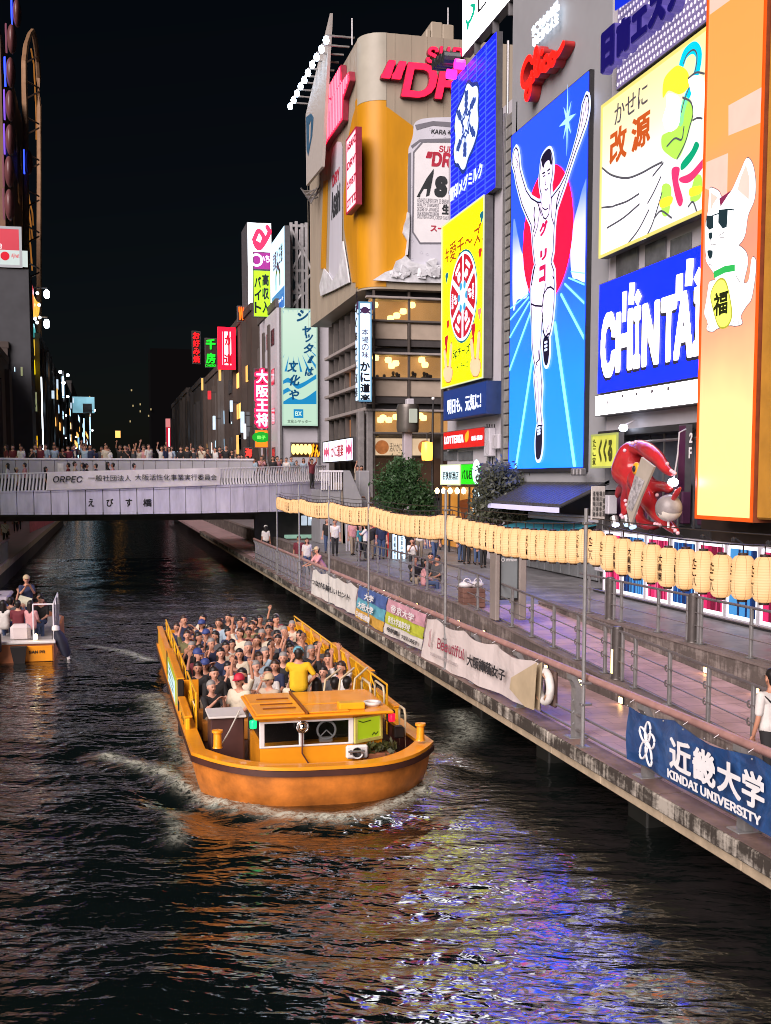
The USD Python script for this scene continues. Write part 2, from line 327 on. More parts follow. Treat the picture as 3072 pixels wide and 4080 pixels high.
# ---------------------------------------------------------------- stone, concrete, paving
def stain(name, a, b, c):
    """Concrete wall streaked downwards by running water."""
    MATS[name] = usdkit.material(stage, '/World/Looks/' + name, {
        'g': ('geometry', {}), 'm1': ('mapping', {'mapping_type': 'point', 'scale': (7, 7, 0.9)}), 'm2': ('mapping', {'mapping_type': 'point', 'scale': (0.9, 0.9, 2.5)}),
        'n1': ('noise_texture', {'scale': 1.0, 'detail': 5.0, 'roughness': 0.7}), 'n2': ('noise_texture', {'scale': 1.0, 'detail': 6.0, 'roughness': 0.7}),
        's': ('math', {'math_type': 'multiply_add', 'value2': 0.55}), 'k': ('math', {'math_type': 'multiply', 'value2': 0.68}),
        'r': ('rgb_ramp', {'ramp': [(0.34, a), (0.52, b), (0.60, b), (0.72, c)]}), 'bp': ('bump', {'strength': 0.5, 'distance': 0.02}), 'p': ('principled_bsdf', {'roughness': 0.8})},
        [('g.position', 'm1.vector'), ('g.position', 'm2.vector'), ('m1.vector', 'n1.vector'), ('m2.vector', 'n2.vector'), ('n2.fac', 'k.value1'), ('n1.fac', 's.value1'), ('k.value', 's.value3'),
         ('s.value', 'r.fac'), ('r.color', 'p.base_color'), ('n1.fac', 'bp.height'), ('bp.normal', 'p.normal')], surface='p.BSDF'); return MATS[name]
edge_mat = stain('deck_edge_stained', (0.012, 0.010, 0.009), (0.035, 0.028, 0.022), (0.36, 0.33, 0.28))
wall_mat = stain('quay_wall_stained', (0.03, 0.026, 0.024), (0.10, 0.085, 0.075), (0.24, 0.21, 0.19))
def paving(name, a, b, sx, sy, rough=0.45):
    MATS[name] = usdkit.material(stage, '/World/Looks/' + name, {
        'g': ('geometry', {}), 'm': ('mapping', {'mapping_type': 'point', 'scale': (sx, sy, 1)}), 'm3': ('mapping', {'mapping_type': 'point', 'scale': (1, 1, 1)}),
        'br': ('brick_texture', {'color1': a, 'color2': b, 'mortar': tuple(0.55 * np.array(a)), 'scale': 1.0, 'mortar_size': 0.012, 'brick_width': 1.0, 'row_height': 0.5}),
        'n': ('noise_texture', {'scale': 1.3, 'detail': 6.0, 'roughness': 0.7}), 'r': ('rgb_ramp', {'ramp': [(0.32, (0.55, 0.53, 0.52)), (0.62, (1.0, 1.0, 1.0))]}),
        'mx': ('mix', {'mix_type': 'multiply', 'fac': 1.0}), 'rr': ('map_range', {'from_min': 0.3, 'from_max': 0.7, 'to_min': rough - 0.15, 'to_max': rough + 0.2}),
        'bp': ('bump', {'strength': 0.35, 'distance': 0.01}), 'p': ('principled_bsdf', {})},
        [('g.position', 'm.vector'), ('m.vector', 'br.vector'), ('g.position', 'm3.vector'), ('m3.vector', 'n.vector'), ('n.fac', 'r.fac'), ('br.color', 'mx.color1'), ('r.color', 'mx.color2'),
         ('mx.color', 'p.base_color'), ('n.fac', 'rr.value'), ('rr.result', 'p.roughness'), ('n.fac', 'bp.height'), ('bp.normal', 'p.normal')], surface='p.BSDF'); return MATS[name]
pave_walk = paving('walkway_paving', (0.58, 0.40, 0.41), (0.53, 0.36, 0.375), 1.6, 1.1)  # pink of the sign light is mixed into this paving colour
pave_ramp = paving('ramp_paving', (0.58, 0.39, 0.43), (0.54, 0.36, 0.40), 1.6, 0.8)  # ramp colour also carries the pink cast of the signs
pave_terr = paving('terrace_paving', (0.25, 0.245, 0.26), (0.20, 0.20, 0.215), 1.4, 0.7)
tan_mat = mat('tan_edge_beam', (0.36, 0.29, 0.20), 0.7, 0.25, 2.5, 0.01)
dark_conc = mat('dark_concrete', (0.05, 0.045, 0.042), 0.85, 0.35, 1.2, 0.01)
XD, ZD, XW, ZT, XW2, XF = 7.42, 1.2, 9.68, 1.95, 12.1, 16.5         # deck edge, deck level, first wall, terrace level, second wall, facades
YN, YF = 2.0, 150.0
def struct(name, material, fn, smooth=False): return part(None, name, material, fn, smooth, kind='structure')
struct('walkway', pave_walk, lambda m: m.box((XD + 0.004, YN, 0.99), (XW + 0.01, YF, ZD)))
w_edge = thing('walkway_edge', None, None, (XD, 10, 0.8)); stage.GetPrimAtPath(w_edge).SetCustomDataByKey('kind', 'structure')
for k in range(44):                                                   # edge slabs with open joints, each its own piece
    y0 = 6.0 + k * 2.05; j = RNG.normal(0, 0.012)
    part(w_edge, 'edge_slab', edge_mat, lambda m: m.rbox((XD - 0.06 + j * 0.4, y0, 0.965), (XD + 0.34, y0 + 2.03, ZD + 0.008 + j * 0.3), 0.025))
    part(w_edge, 'edge_top', mat('edge_top_brown', (0.17, 0.115, 0.10), 0.6, 0.45, 1.6, 0.01), lambda m: m.box((XD - 0.05 + j * .4, y0 + .005, ZD + .013 + j * .3), (XD + 0.335, y0 + 2.025, ZD + .02 + j * .3)))
    part(w_edge, 'edge_beam', tan_mat, lambda m: m.rbox((XD + 0.015, y0, 0.80), (XD + 0.3, y0 + 2.035, 0.963), 0.012))
piers = thing('walkway_piers', None, None, (XD + 0.5, 10, 0)); stage.GetPrimAtPath(piers).SetCustomDataByKey('kind', 'structure')
for k in range(14): part(piers, 'pier', mat('underdeck_shade', (0.010, 0.011, 0.009), .6, .4, 1.5), lambda m: m.rbox((XD + 0.9, 8 + k * 4.2, -0.6), (XD + 1.5, 8.7 + k * 4.2, 0.80), 0.03))  # near-black pier colour holds the shade under the deck
struct('quay_wall', MATS['underdeck_shade'], lambda m: m.box((XW + 0.3, YN, -1), (XW + 0.8, YF, 0.985)))  # same colour, with the underdeck shade in it
def ramp_z(y): return float(np.interp(y, [14.5, 31.0], [1.24, ZT]))
def wall_z(y): return float(np.interp(y, [14.5, 31.0, 200], [1.26, ZT + 0.05, ZT + 0.05]))
def first_wall(m):
    for a, b in [(14.5, 31.0), (31.0, YF)]: m.prism([(a, 0.9), (b, 0.9), (b, wall_z(b)), (a, wall_z(a))], 0, XW, XW + 0.26)
struct('terrace_wall', wall_mat, first_wall)
struct('wall_coping', mat('coping_stone', (0.17, 0.14, 0.13), 0.7, 0.3, 2.0, 0.01), lambda m: [m.prism([(a, wall_z(a) + .002), (b, wall_z(b) + .002), (b, wall_z(b) + 0.06), (a, wall_z(a) + 0.06)], 0, XW - 0.03, XW + 0.30) for a, b in [(14.6, 31.0), (31.0, YF)]])
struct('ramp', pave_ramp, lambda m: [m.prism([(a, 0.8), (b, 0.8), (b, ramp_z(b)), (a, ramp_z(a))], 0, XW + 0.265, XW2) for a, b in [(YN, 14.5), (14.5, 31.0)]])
struct('terrace', pave_terr, lambda m: [m.box((XW + 0.265, 31.002, 0.7), (XF + 12, YF, ZT)), m.box((XW2 + 0.32, YN, 0.7), (XF + 12, 31.0, ZT))])
struct('ramp_wall', wall_mat, lambda m: m.box((XW2 + 0.004, YN, 0.75), (XW2 + 0.315, 30.9, ZT + 0.05)))
struct('ramp_wall_coping', MATS['coping_stone'], lambda m: m.box((XW2 - 0.02, YN, ZT + 0.052), (XW2 + 0.34, 30.9, ZT + 0.11)))
# left bank
XL = -5.3
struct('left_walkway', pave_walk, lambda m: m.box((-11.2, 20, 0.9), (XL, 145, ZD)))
struct('left_walkway_edge', tan_mat, lambda m: m.box((XL - 0.3, 20, 0.86), (XL + 0.05, 145, ZD - 0.004)))
struct('left_quay_wall', dark_conc, lambda m: m.box((XL - 0.6, 20, -1), (XL - 0.1, 145, 0.855)))
struct('street', mat('asphalt', (0.06, 0.06, 0.065), 0.8), lambda m: [m.box((-60, 80, 3.6), (-11.3, 760, 4.3)), m.box((13.0, 81, 3.6), (80, 760, 4.3)), m.box((-60, 20, 3.6), (-11.25, 79.9, 4.3))])

# ---------------------------------------------------------------- the bridge
class Arc:
    """The curved front of the bridge: u is the length along the curve, w stands out towards the camera."""
    cx, cy, R = -0.6, 82.0, 18.6
    def at(s, uv, w=0.0):
        uv = np.atleast_2d(np.asarray(uv, float)); w = np.broadcast_to(np.asarray(w, float), len(uv)); a = uv[:, 0] / s.R
        return np.stack([s.cx + (s.R + w) * np.sin(a), s.cy - (s.R + w) * np.cos(a), uv[:, 1]], -1)
    u, v, n = np.array([1, 0, 0.]), np.array([0, 0, 1.]), np.array([0, -1, 0.])
    def uv(s, px, py):
        d = ray(px, py); a = d[0] ** 2 + d[1] ** 2; ox, oy = -s.cx, -s.cy; b = 2 * (ox * d[0] + oy * d[1]); c = ox * ox + oy * oy - s.R ** 2
        t = (-b - math.sqrt(max(b * b - 4 * a * c, 0))) / (2 * a); p = EYE + d * t
        return (s.R * math.atan2(p[0] - s.cx, s.cy - p[1]), p[2])
    def pts(s, L): return [s.uv(*p) for p in L]
ARC = Arc()
fascia = mat('bridge_white_paint', (0.66, 0.635, 0.77), 0.45, 0.20, 2.0, stretch=(1, 1, .25))
rail_white = mat('bridge_rail_white', (0.74, 0.72, 0.76), 0.4, 0.08, 2.0)
br = thing('footbridge', 'white curved footbridge across the canal with panelled fascia and slatted railing', 'bridge', (0, 64, 3.6))
def arcbox(m, u0, u1, z0, z1, w0, w1, n=1, f=lambda u: 0.0, g=None):
    us = np.linspace(u0, u1, n + 1)
    for a, b in zip(us[:-1], us[1:]):
        h = g or f; Q = [(a, z0 + f(a)), (b, z0 + f(b)), (b, z1 + h(b)), (a, z1 + h(a))]; P = np.vstack([ARC.at(Q, w0), ARC.at(Q, w1)])
        m.add(P, [(0, 3, 2, 1), (4, 5, 6, 7), (0, 1, 5, 4), (1, 2, 6, 5), (2, 3, 7, 6), (3, 0, 4, 7)])
def bz(u): return -0.15 + 0.028 * (u + 6)                       # the deck climbs towards the right bank
def bf(u): return 0.08 + 0.025 * (u + 6)
def b0(u): return 0.0
u_joint = [ARC.uv(x, 2000)[0] for x in (410, 478)]; PU = u_joint[1] - u_joint[0]
for k in range(-18, 20):
    u0 = u_joint[0] + k * PU
    if u0 > 15.2 or u0 < -14: continue
    z = bz(u0 + PU / 2)
    part(br, 'fascia_panel', fascia, lambda m: [arcbox(m, u0 + 0.02, u0 + PU - 0.02, 3.78, 4.70, -0.03, 0.05, 1, b0, bf), arcbox(m, u0 + 0.03, u0 + PU - 0.03, 3.66, 3.775, -0.03, 0.07), arcbox(m, u0 + 0.03, u0 + PU - 0.03, 4.705, 4.82, -0.03, 0.09, 1, bf)])
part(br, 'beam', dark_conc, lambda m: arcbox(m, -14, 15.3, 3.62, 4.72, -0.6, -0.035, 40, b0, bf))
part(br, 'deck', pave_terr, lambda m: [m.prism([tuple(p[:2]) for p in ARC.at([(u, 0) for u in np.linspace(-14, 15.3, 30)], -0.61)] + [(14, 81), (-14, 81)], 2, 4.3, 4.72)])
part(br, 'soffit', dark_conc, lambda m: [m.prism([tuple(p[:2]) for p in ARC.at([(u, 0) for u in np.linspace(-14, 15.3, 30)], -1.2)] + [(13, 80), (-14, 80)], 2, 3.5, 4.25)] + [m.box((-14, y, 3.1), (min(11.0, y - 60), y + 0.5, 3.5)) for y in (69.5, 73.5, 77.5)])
SL = 0.187
for k in range(-75, 82):                                          # slanted curved slats of the lower railing
    u0 = k * SL
    if ARC.uv(205, 1900)[0] < u0 < ARC.uv(868, 1900)[0] or u0 < -9: continue
    z = bz(u0)
    def slat(m):
        for i, (za, zb) in enumerate([(5.02, 5.2), (5.2, 5.46), (5.46, 5.72), (5.72, 5.92)]):
            o = [0.10, 0.03, -0.01, 0.0, 0.03]; oo = [0.0, 0.0, 0.03, 0.06, 0.09]
            P = np.vstack([ARC.at([(u0 + oo[i], za + z), (u0 + oo[i] + 0.085, za + z), (u0 + oo[i + 1] + 0.085, zb + z), (u0 + oo[i + 1], zb + z)], [o[i] + 0.03, o[i] + 0.03, o[i + 1] + 0.03, o[i + 1] + 0.03]),
                           ARC.at([(u0 + oo[i], za + z), (u0 + oo[i] + 0.085, za + z), (u0 + oo[i + 1] + 0.085, zb + z), (u0 + oo[i + 1], zb + z)], [o[i] - 0.02, o[i] - 0.02, o[i + 1] - 0.02, o[i + 1] - 0.02])])
            m.add(P, [(0, 1, 2, 3), (4, 7, 6, 5), (0, 4, 5, 1), (1, 5, 6, 2), (2, 6, 7, 3), (3, 7, 4, 0)])
    part(br, 'slat', rail_white, slat)
part(br, 'handrail', rail_white, lambda m: arcbox(m, -14, 15.3, 5.93, 5.985, -0.06, 0.10, 50, bz))
part(br, 'kick_plate', fascia, lambda m: arcbox(m, -14, 15.3, 4.97, 5.03, -0.10, 0.02, 50, bz))
for k in range(27):                                               # the upper deck's parapet, panel by panel
    x0 = -10.6 + k * 0.70
    part(br, 'parapet_panel', mat('parapet_grey', (0.42, 0.41, 0.43), 0.5, 0.12, 1.0), lambda m: m.rbox((x0, 67.0, 5.6), (x0 + 0.68, 67.12, 6.62), 0.015))
part(br, 'parapet_rail', rail_white, lambda m: m.rbox((-10.7, 66.94, 6.625), (8.35, 67.2, 6.74), 0.03))
part(br, 'upper_deck', pave_terr, lambda m: m.prism([(-12, 67.13), (8.3, 67.13), (13.4, 72.5), (13.4, 79.5), (-12, 79.5)], 2, 4.75, 5.78))
pal = MATS['parapet_grey']
part(br, 'notice', mat('paper_white', (0.7, 0.69, 0.68), 0.7), lambda m: m.flat(planeY(66.99), R(planeY(66.99).rect(229, 253, 1846, 1880)), 0.0, 0.01))
# banner on the bridge railing
bn = thing('bridge_banner', 'long white cloth banner lettered in black hung on the bridge railing', 'banner', ARC.at([(0, 4.9)], 0.1)[0])
ua, ub = ARC.uv(190, 1900)[0], ARC.uv(873, 1900)[0]; cloth = mat('banner_cloth_white', (0.74, 0.70, 0.72), 0.8, 0.08, 2.0, 0.01); ink = mat('ink_black', (0.02, 0.02, 0.022), 0.6)
def bcloth(m):
    us, zs = np.linspace(ua, ub, 70), np.linspace(5.02, 5.99, 8); U, Z = np.meshgrid(us, zs)
    W = 0.17 + 0.02 * np.sin(U * 2.1) * np.cos(Z * 3) + 0.03 * (5.97 - Z) * np.sin(U * 1.3 + 1) + 0.015 * np.sin(U * 5)
    P = ARC.at(np.stack([U.ravel(), (Z + bz(U)).ravel()], -1), W.ravel()); i, j = np.meshgrid(np.arange(7), np.arange(69), indexing='ij'); q = i * 70 + j
    m.add(P, np.stack([q, q + 1, q + 71, q + 70], -1).reshape(-1, 4))
part(bn, 'cloth', cloth, bcloth, True)
def btext(m, x0, x1, y0, y1, s, font, bold=0, skew=0.0):
    a, b = ARC.uv(x0, y0), ARC.uv(x1, y1); m.flat(ARC, text((a[0], min(a[1], b[1]), b[0], max(a[1], b[1])), s, bold, font, skew=skew), 0.225, 0.006)
part(bn, 'lettering', ink, lambda m: [btext(m, 214, 330, 1922, 1897, 'ORPEC', 'latin', 1, 10), btext(m, 352, 520, 1917, 1893, '一般社団法人', 'cjk', 0), btext(m, 536, 856, 1914, 1890, '大阪活性化事業実行委員会', 'cjk', 0)])
part(br, 'bridge_name', ink, lambda m: [[(lambda a, b: m.flat(ARC, text((a[0], a[1], b[0], b[1]), ch, 2, 'cjk'), 0.055, 0.008))(ARC.uv(x0, 2019), ARC.uv(x1, 1987))] for ch, x0, x1 in (('え', 352, 375), ('び', 424, 451), ('す', 500, 526), ('橋', 569, 604))])

# ================================================================ RIGHT BANK: buildings and signs
A = planeX(XF)                                                    # the common facade line
def yof(px, X=XF, py=1700): return float(PX(px, py, X)[1])
steel = mat('steel_grey', (0.30, 0.30, 0.31), 0.4, 0.12, 6.0, metal=0.7)
black = mat('black_metal', (0.02, 0.02, 0.022), 0.45, 0.2, 4.0)
W_ = lambda k=1.0, n='sign_white': glow(n, (250, 250, 250), k)
def house(name, label, X, y0, y1, z1, wall, z0=ZT, depth=12, cat='building', group=None):
    t = thing(name, label, cat, (X, (y0 + y1) / 2, z0), group)
    part(t, 'wall', wall, lambda m: m.box((X, y0, z0), (X + depth, y1, z1))); return t
wall_grey = mat('wall_panel_grey', (0.30, 0.31, 0.33), 0.5, 0.06, 0.6)
wall_lav = mat('wall_pale', (0.46, 0.45, 0.49), 0.55, 0.08, 0.7)
wall_dark = mat('wall_dark', (0.055, 0.05, 0.05), 0.7, 0.3, 0.8)
yA, yB, yC, yD, yE = yof(1757), yof(2018), yof(2400), yof(2800), 8.0
# --- corner building with the dairy signs
hc = house('corner_building', 'pale corner building carrying the blue crest sign above the yellow wheel sign', XF + 0.35, yB + 0.3, yA, 21.5, wall_lav)
yst0, yst1 = yof(2000), yof(2036)
for k in range(30):                                               # the stair tower's glazed slit: a pane and a slab per half storey
    z = 5.9 + k * 0.5
    if z > 20.5: break
    part(hc, 'stair_pane', mat('stair_glass', (0.23, 0.23, 0.22), 0.3, 0.25, 3.0), lambda m: m.rbox((XF + 0.18, yst1 + 0.1, z), (XF + 0.34, yst0 + 0.35, z + 0.44), 0.02))
part(hc, 'stair_frame', steel, lambda m: [m.box((XF + 0.12, y, 5.6), (XF + 0.345, y + 0.12, 21)) for y in (yst1 - 0.05, yst0 + 0.38)])
part(hc, 'roof_gear', steel, lambda m: [m.rbox((XF + 0.5, yof(1990) + k, 20.2 - .4 * k), (XF + 3.0, yof(1990) + k + 0.5, 20.5 - .3 * k), 0.05) for k in range(-5, 3)] + [m.tube([(XF + 0.3, yof(1985), 19), (XF + 0.3, yof(1985), 24)], 0.06), m.tube([(XF + 0.3, yof(2020), 19), (XF + 0.3, yof(2020), 24)], 0.06)])
# white roof sign
r = A.rect(1842, 2034, -40, 230); r = (r[0], A.uv(1842, 226)[1], r[2], A.uv(1842, 226)[1] + 7.5)
t = board('roof_sign', 'big white lit roof sign with a green ring mark above the blue crest sign', 'sign', A, r, W_(1.1, 'roof_sign_white'), 0.4)
art(t, 'ring_mark', glow('mint_green', (20, 190, 150), 0.9), A, unary_union([poly(A, Z2([(375, 60), (400, 30), (430, 30), (432, 70), (418, 130), (395, 185), (375, 215), (372, 260), (362, 275), (356, 240), (348, 190), (352, 165), (366, 190), (385, 165), (405, 110), (410, 70), (395, 60)]))]))
art(t, 'lettering', glow('sign_ink_grey', (70, 70, 74), 0.2), A, text(A.rect(1905, 1945, -45, 22 + 34), 'ピ', 0))
[part(t, 'bracket', steel, lambda m: m.box((XF + 0.02, yof(x), r[1] - 0.5), (XF + 0.3, yof(x) + 0.1, r[1] + 0.1))) for x in (1880, 1950, 2010)]
# blue crest sign
rb = A.rect(1797, 1976, 331, 880)
t = board('crest_sign', 'tall ribbed deep blue lit sign with a white snow crystal crest', 'sign', A, rb, glow('crest_blue', (14, 28, 235), 2.0, 0.10, 0.8), 0.3)
part(t, 'rib', glow('crest_blue_light', (70, 100, 255), 0.99), lambda m: [m.flat(A, R((rb[0] + 0.1, z, rb[2] - 0.1, z + 0.05)), 0.006, 0.02) for z in np.arange(rb[1] + 0.2, rb[3] - 0.1, 0.26)], kind='stuff')
part(t, 'seam', glow('crest_blue_light'  , (70, 100, 255), 0.8), lambda m: [m.flat(A, R((rb[0] + f * (rb[2] - rb[0]), rb[1] + .1, rb[0] + f * (rb[2] - rb[0]) + .04, rb[3] - .1)), 0.007, 0.02) for f in (0.2, 0.4, 0.6, 0.8)])
out = closed(Z2([(370, 740), (410, 768), (448, 760), (462, 830), (455, 950), (462, 1060), (448, 1180), (415, 1290), (375, 1380), (345, 1480), (318, 1490), (290, 1440), (262, 1430), (250, 1330), (265, 1220), (258, 1110), (272, 1000), (308, 910), (340, 830)]))
gp = poly(A, out); art(t, 'crest_border', glow('crest_navy', (30, 70, 170), 0.5), A, gp.buffer(0.20), 0.03)
art(t, 'crest', glow('crest_white', (215, 228, 255), 1.0), A, gp, 0.045)
cr = []
for a, b in [((358, 1010), (362, 815)), ((385, 990), (432, 880)), ((392, 1100), (428, 1190)), ((350, 1210), (348, 1370)), ((325, 1200), (285, 1320)), ((320, 1080), (290, 990))]:
    cr.append(line(A, Z2([a, b]), 0.12))
    for f in (0.45, 0.72, 0.95):
        x, y = a[0] + f * (b[0] - a[0]), a[1] + f * (b[1] - a[1]); u, v = A.uv(*Z2([(x, y)])[0]); cr += [Point(u - 0.13, v + 0.05).buffer(0.13), Point(u + 0.13, v - 0.02).buffer(0.13)]
hexr = line(A, Z2([(330, 1030), (362, 940), (388, 1010), (386, 1130), (352, 1220), (325, 1160), (330, 1030)]), 0.09)
star = []
cu, cv = A.uv(*Z2([(356, 1080)])[0])
for k in range(10):
    rr = (0.75, 0.33)[k % 2]; star.append((cu + rr * math.sin(k * math.pi / 5), cv + rr * math.cos(k * math.pi / 5)))
art(t, 'snow_crystal', glow('crest_line', (60, 95, 190), 0.5), A, unary_union(cr + [hexr, LineString(star + star[:1]).buffer(0.05)]), 0.06)
art(t, 'lettering', glow('crest_white', (215, 228, 255), 1.0), A, text(A.rect(1795, 1924, 752, 808), '雪印メグミルク', 2), 0.03)
part(t, 'spotlight', black, lambda m: [m.tube([A.at([A.uv(1796 + 14 * k, 262 - 9 * k)], 0.1)[0], A.at([A.uv(1796 + 14 * k, 262 - 9 * k)], 0.9)[0]], 0.28, 10) for k in range(0, 4)])
part(t, 'pink_lamp', glow('pink_lamp', (255, 60, 190), 1.6), lambda m: [m.tube([A.at([A.uv(x, y)], 0.1)[0], A.at([A.uv(x, y)], 0.55)[0]], 0.22, 10) for x, y in ((1825, 298), (1858, 258))])
# yellow cheese wheel sign
Y_ = A.off(0.15); ry = Y_.rect(1762, 1930, 902, 1550)
t = board('wheel_sign', 'tall lit yellow sign with a cut red and white cheese wheel and two raised hands', 'sign', Y_, ry, glow('sign_yellow', (232, 240, 10), 1.0), 0.4, glow('pale_frame', (240, 250, 200), 0.7))
wu, wv_ = Y_.uv(*Z3([(297, 365)])[0]); ru = (Y_.uv(*Z3([(408, 350)])[0])[0] - Y_.uv(*Z3([(187, 380)])[0])[0]) / 2
ring = lambda rr: Point(wu, wv_).buffer(rr, quad_segs=12)
art(t, 'wheel_rim', glow('teal_line', (0, 120, 150), 0.7), Y_, ring(ru), 0.02); art(t, 'wheel', glow('wheel_white', (225, 245, 255), 1.0), Y_, ring(ru * 0.955), 0.033)
red = glow('sign_red', (205, 20, 45), 0.9); wtxt = glow('wheel_white', (225, 245, 255), 1.0)
for k in range(6):
    a0 = math.radians(60 * k + 4); a1 = math.radians(60 * k + 56)
    w = Polygon([(wu + ru * f * math.sin(a), wv_ + ru * f * math.cos(a)) for f, a in [(0.36, a0 + 0.12)] + [(0.90, x) for x in np.linspace(a0, a1, 6)] + [(0.36, a1 - 0.12)]])
    am = (a0 + a1) / 2; art(t, 'wedge', red, Y_, w.buffer(-0.04).buffer(0.04), 0.046)
    g = affinity.rotate(text((-0.22, -0.42, 0.22, 0.0), '6P', 2, 'latin').union(text((-0.36, 0.14, 0.36, 0.36), 'SNOW', 1, 'latin')), -math.degrees(am), origin=(0, 0))
    art(t, 'wedge_lettering', wtxt, Y_, affinity.translate(g, wu + ru * 0.62 * math.sin(am), wv_ + ru * 0.62 * math.cos(am)), 0.058)
    art(t, 'drop', glow('drop_blue', (60, 170, 225), 0.9), Y_, Point(wu + ru * 0.27 * math.sin(am), wv_ + ru * 0.27 * math.cos(am)).buffer(ru * 0.085), 0.05)
art(t, 'headline', glow('deep_orange', (200, 90, 10), 0.6), Y_, text(Y_.rect(1776, 1929, 1012 - 30, 1085 - 25), '#愛チ〜ズ!', 1), 0.02)
art(t, 'caption', glow('dark_green', (40, 80, 50), 0.3), Y_, unary_union([text(Y_.rect(1806, 1875, 1392, 1436), '6pチーズ', 2), text(Y_.rect(1810, 1868, 1452, 1484), 'ハイ!チーズ', 1)]), 0.02)
def hand(cx, cy, s, flip):
    f = -1 if flip else 1; q = lambda L: Z3([(cx + f * x * s, cy + y * s) for x, y in L])
    palm = poly(Y_, closed(q([(-30, 20), (-34, 70), (-14, 120), (18, 118), (34, 70), (32, 25), (10, 8), (-12, 10)])))
    fi = line(Y_, q([(-14, 20), (-26, -110)]), 0.30 * s).union(line(Y_, q([(14, 15), (26, -160)]), 0.30 * s)).union(line(Y_, q([(20, 60), (-6, 50)]), 0.26 * s)).union(line(Y_, q([(26, 30), (20, 62)]), 0.22 * s)); return palm.union(fi)
for cx, cy, s, fl in ((176, 925, 1.0, False), (395, 860, 1.15, False)):
    g = hand(cx, cy, s, fl); art(t, 'hand_outline', glow('hand_line', (225, 150, 60), 0.7), Y_, g.buffer(0.07), 0.02); art(t, 'hand', glow('hand_peach', (250, 215, 170), .9), Y_, g, 0.034)
    u, v = Y_.uv(*Z3([(cx - 12 * s, cy - 165 * s)])[0]); art(t, 'cheese_wedge', red, Y_, Polygon([(u - 0.3, v + 0.45), (u + 0.35, v + 0.5), (u + 0.06, v - 0.55)]), 0.046)
for px, py, c in ((1787, 1287, 'heart_red'), (1913, 1240, 'heart_pink'), (1782, 1098, 'teal_line'), (1915, 1000, 'heart_red'), (1950 - 28, 855, 'teal_line')):
    u, v = Y_.uv(px, py); g = unary_union([Point(u - 0.11, v).buffer(0.14), Point(u + 0.11, v).buffer(0.14), Polygon([(u - 0.24, v - 0.02), (u + 0.24, v - 0.02), (u, v - 0.42)])])
    art(t, 'heart', {'heart_red': glow('heart_red', (220, 50, 30), .8), 'heart_pink': glow('heart_pink', (245, 150, 130), .8), 'teal_line': MATS['teal_line']}[c], Y_, g, 0.02)
# navy sign, red sign, shop below
Nv = A.off(0.45); rn = Nv.rect(1767, 1936, 1560, 1677)
t = board('navy_sign', 'navy sign with white brush lettering under the yellow wheel sign', 'sign', Nv, rn, glow('navy_face', (24, 58, 130), 0.85), 0.8, case=mat('navy_case', (0.02, 0.04, 0.12), 0.4))
art(t, 'lettering', glow('ink_white', (235, 240, 250), 1.0), Nv, text(Nv.rect(1784, 1917, 1592, 1652), '明日も、元気に!', 1))
t = board('burger_sign', 'red sign with white capitals below the navy sign', 'sign', A, A.rect(1767, 1930, 1722, 1793), glow('burger_red', (222, 30, 26), 0.95), 0.25)
art(t, 'lettering', glow('ink_white', (235, 240, 250), 1.0), A, unary_union([text(A.rect(1772, 1847, 1740, 1770), 'LOTTERIA', 3, 'latin'), text(A.rect(1880, 1922, 1738, 1756), '8:45-23:30', 2, 'latin')]))
art(t, 'flame_mark', glow('flame_amber', (255, 170, 40), 1.0), A, poly(A, closed(Z3([(310, 1480), (322, 1455), (335, 1440), (338, 1480), (330, 1520), (312, 1530)]))))
t = board('shop_sign', 'white shop sign with black lettering beside a green half, over the bulb-lit shop', 'sign', A.off(.3), A.off(.3).rect(1757, 1835, 1852, 1932), glow('cool_white', (225, 245, 250), 1.0), 0.3, glow('pale_frame', (240, 250, 200), 0.7))
art(t, 'lettering', glow('sign_ink', (25, 30, 30), 0.05), A.off(.3), text(A.off(.3).rect(1764, 1828, 1878, 1912), '若狭屋酒店', 1))
t = board('green_sign', 'bright green shop sign left of the dark tree', 'sign', A.off(.3), A.off(.3).rect(1836, 1916, 1849, 1931), glow('sign_green', (40, 215, 20), 1.0), 0.3)
art(t, 'lettering', glow('sign_ink_green', (10, 70, 20), 0.2), A.off(.3), text(A.off(.3).rect(1841, 1888, 1872, 1910), 'バルEN', 2))
art(t, 'white_disc', glow('cool_white', (225, 245, 250), 1.0), A.off(.3), Point(*A.off(.3).uv(1900, 1880)).buffer(0.55), 0.02)
t = thing('bulb_lit_shop', 'small shop with glowing orange interior and a row of bare bulbs', 'shop', PX(1830, 2080, XF))
ra = A.rect(1764, 1912, 1938, 2200); part(t, 'front', glow('shop_orange', (226, 150, 60), 0.55, 0.25, 0.8), lambda m: m.flat(A, R((ra[0], ZT + 0.3, ra[2], ra[3])), 0.02, 0.02))
part(t, 'mullion', black, lambda m: [m.box((XF - 0.12, yof(x), ZT), (XF - 0.045, yof(x) + 0.12, ra[3])) for x in (1764, 1800, 1837, 1880, 1912)])
part(t, 'poster', glow('poster_brown', (140, 70, 30), 0.4), lambda m: m.flat(A, poly(A, [(1832, 1995), (1880, 1985), (1872, 2070), (1846, 2068)]), 0.05, 0.02))
for x in (1776, 1802, 1829, 1858, 1884):
    part(t, 'bulb', glow('bulb_warm', (255, 236, 190), 3.0), lambda m: m.lathe([(0.01, 0.16), (0.06, 0.14), (0.13, 0.02), (0.10, -0.10), (0.01, -0.15)], A.at([A.uv(x, 1956)], 0.45)[0], sides=10), True)
t = board('lit_plant_sign', 'tall white lit sign patterned like dark leaves beside the dark tree', 'sign', A.off(.5), A.off(.5).rect(1884, 1920, 1946, 2040), glow('cool_white', (225, 245, 250), 1.0), 0.2)
g = []
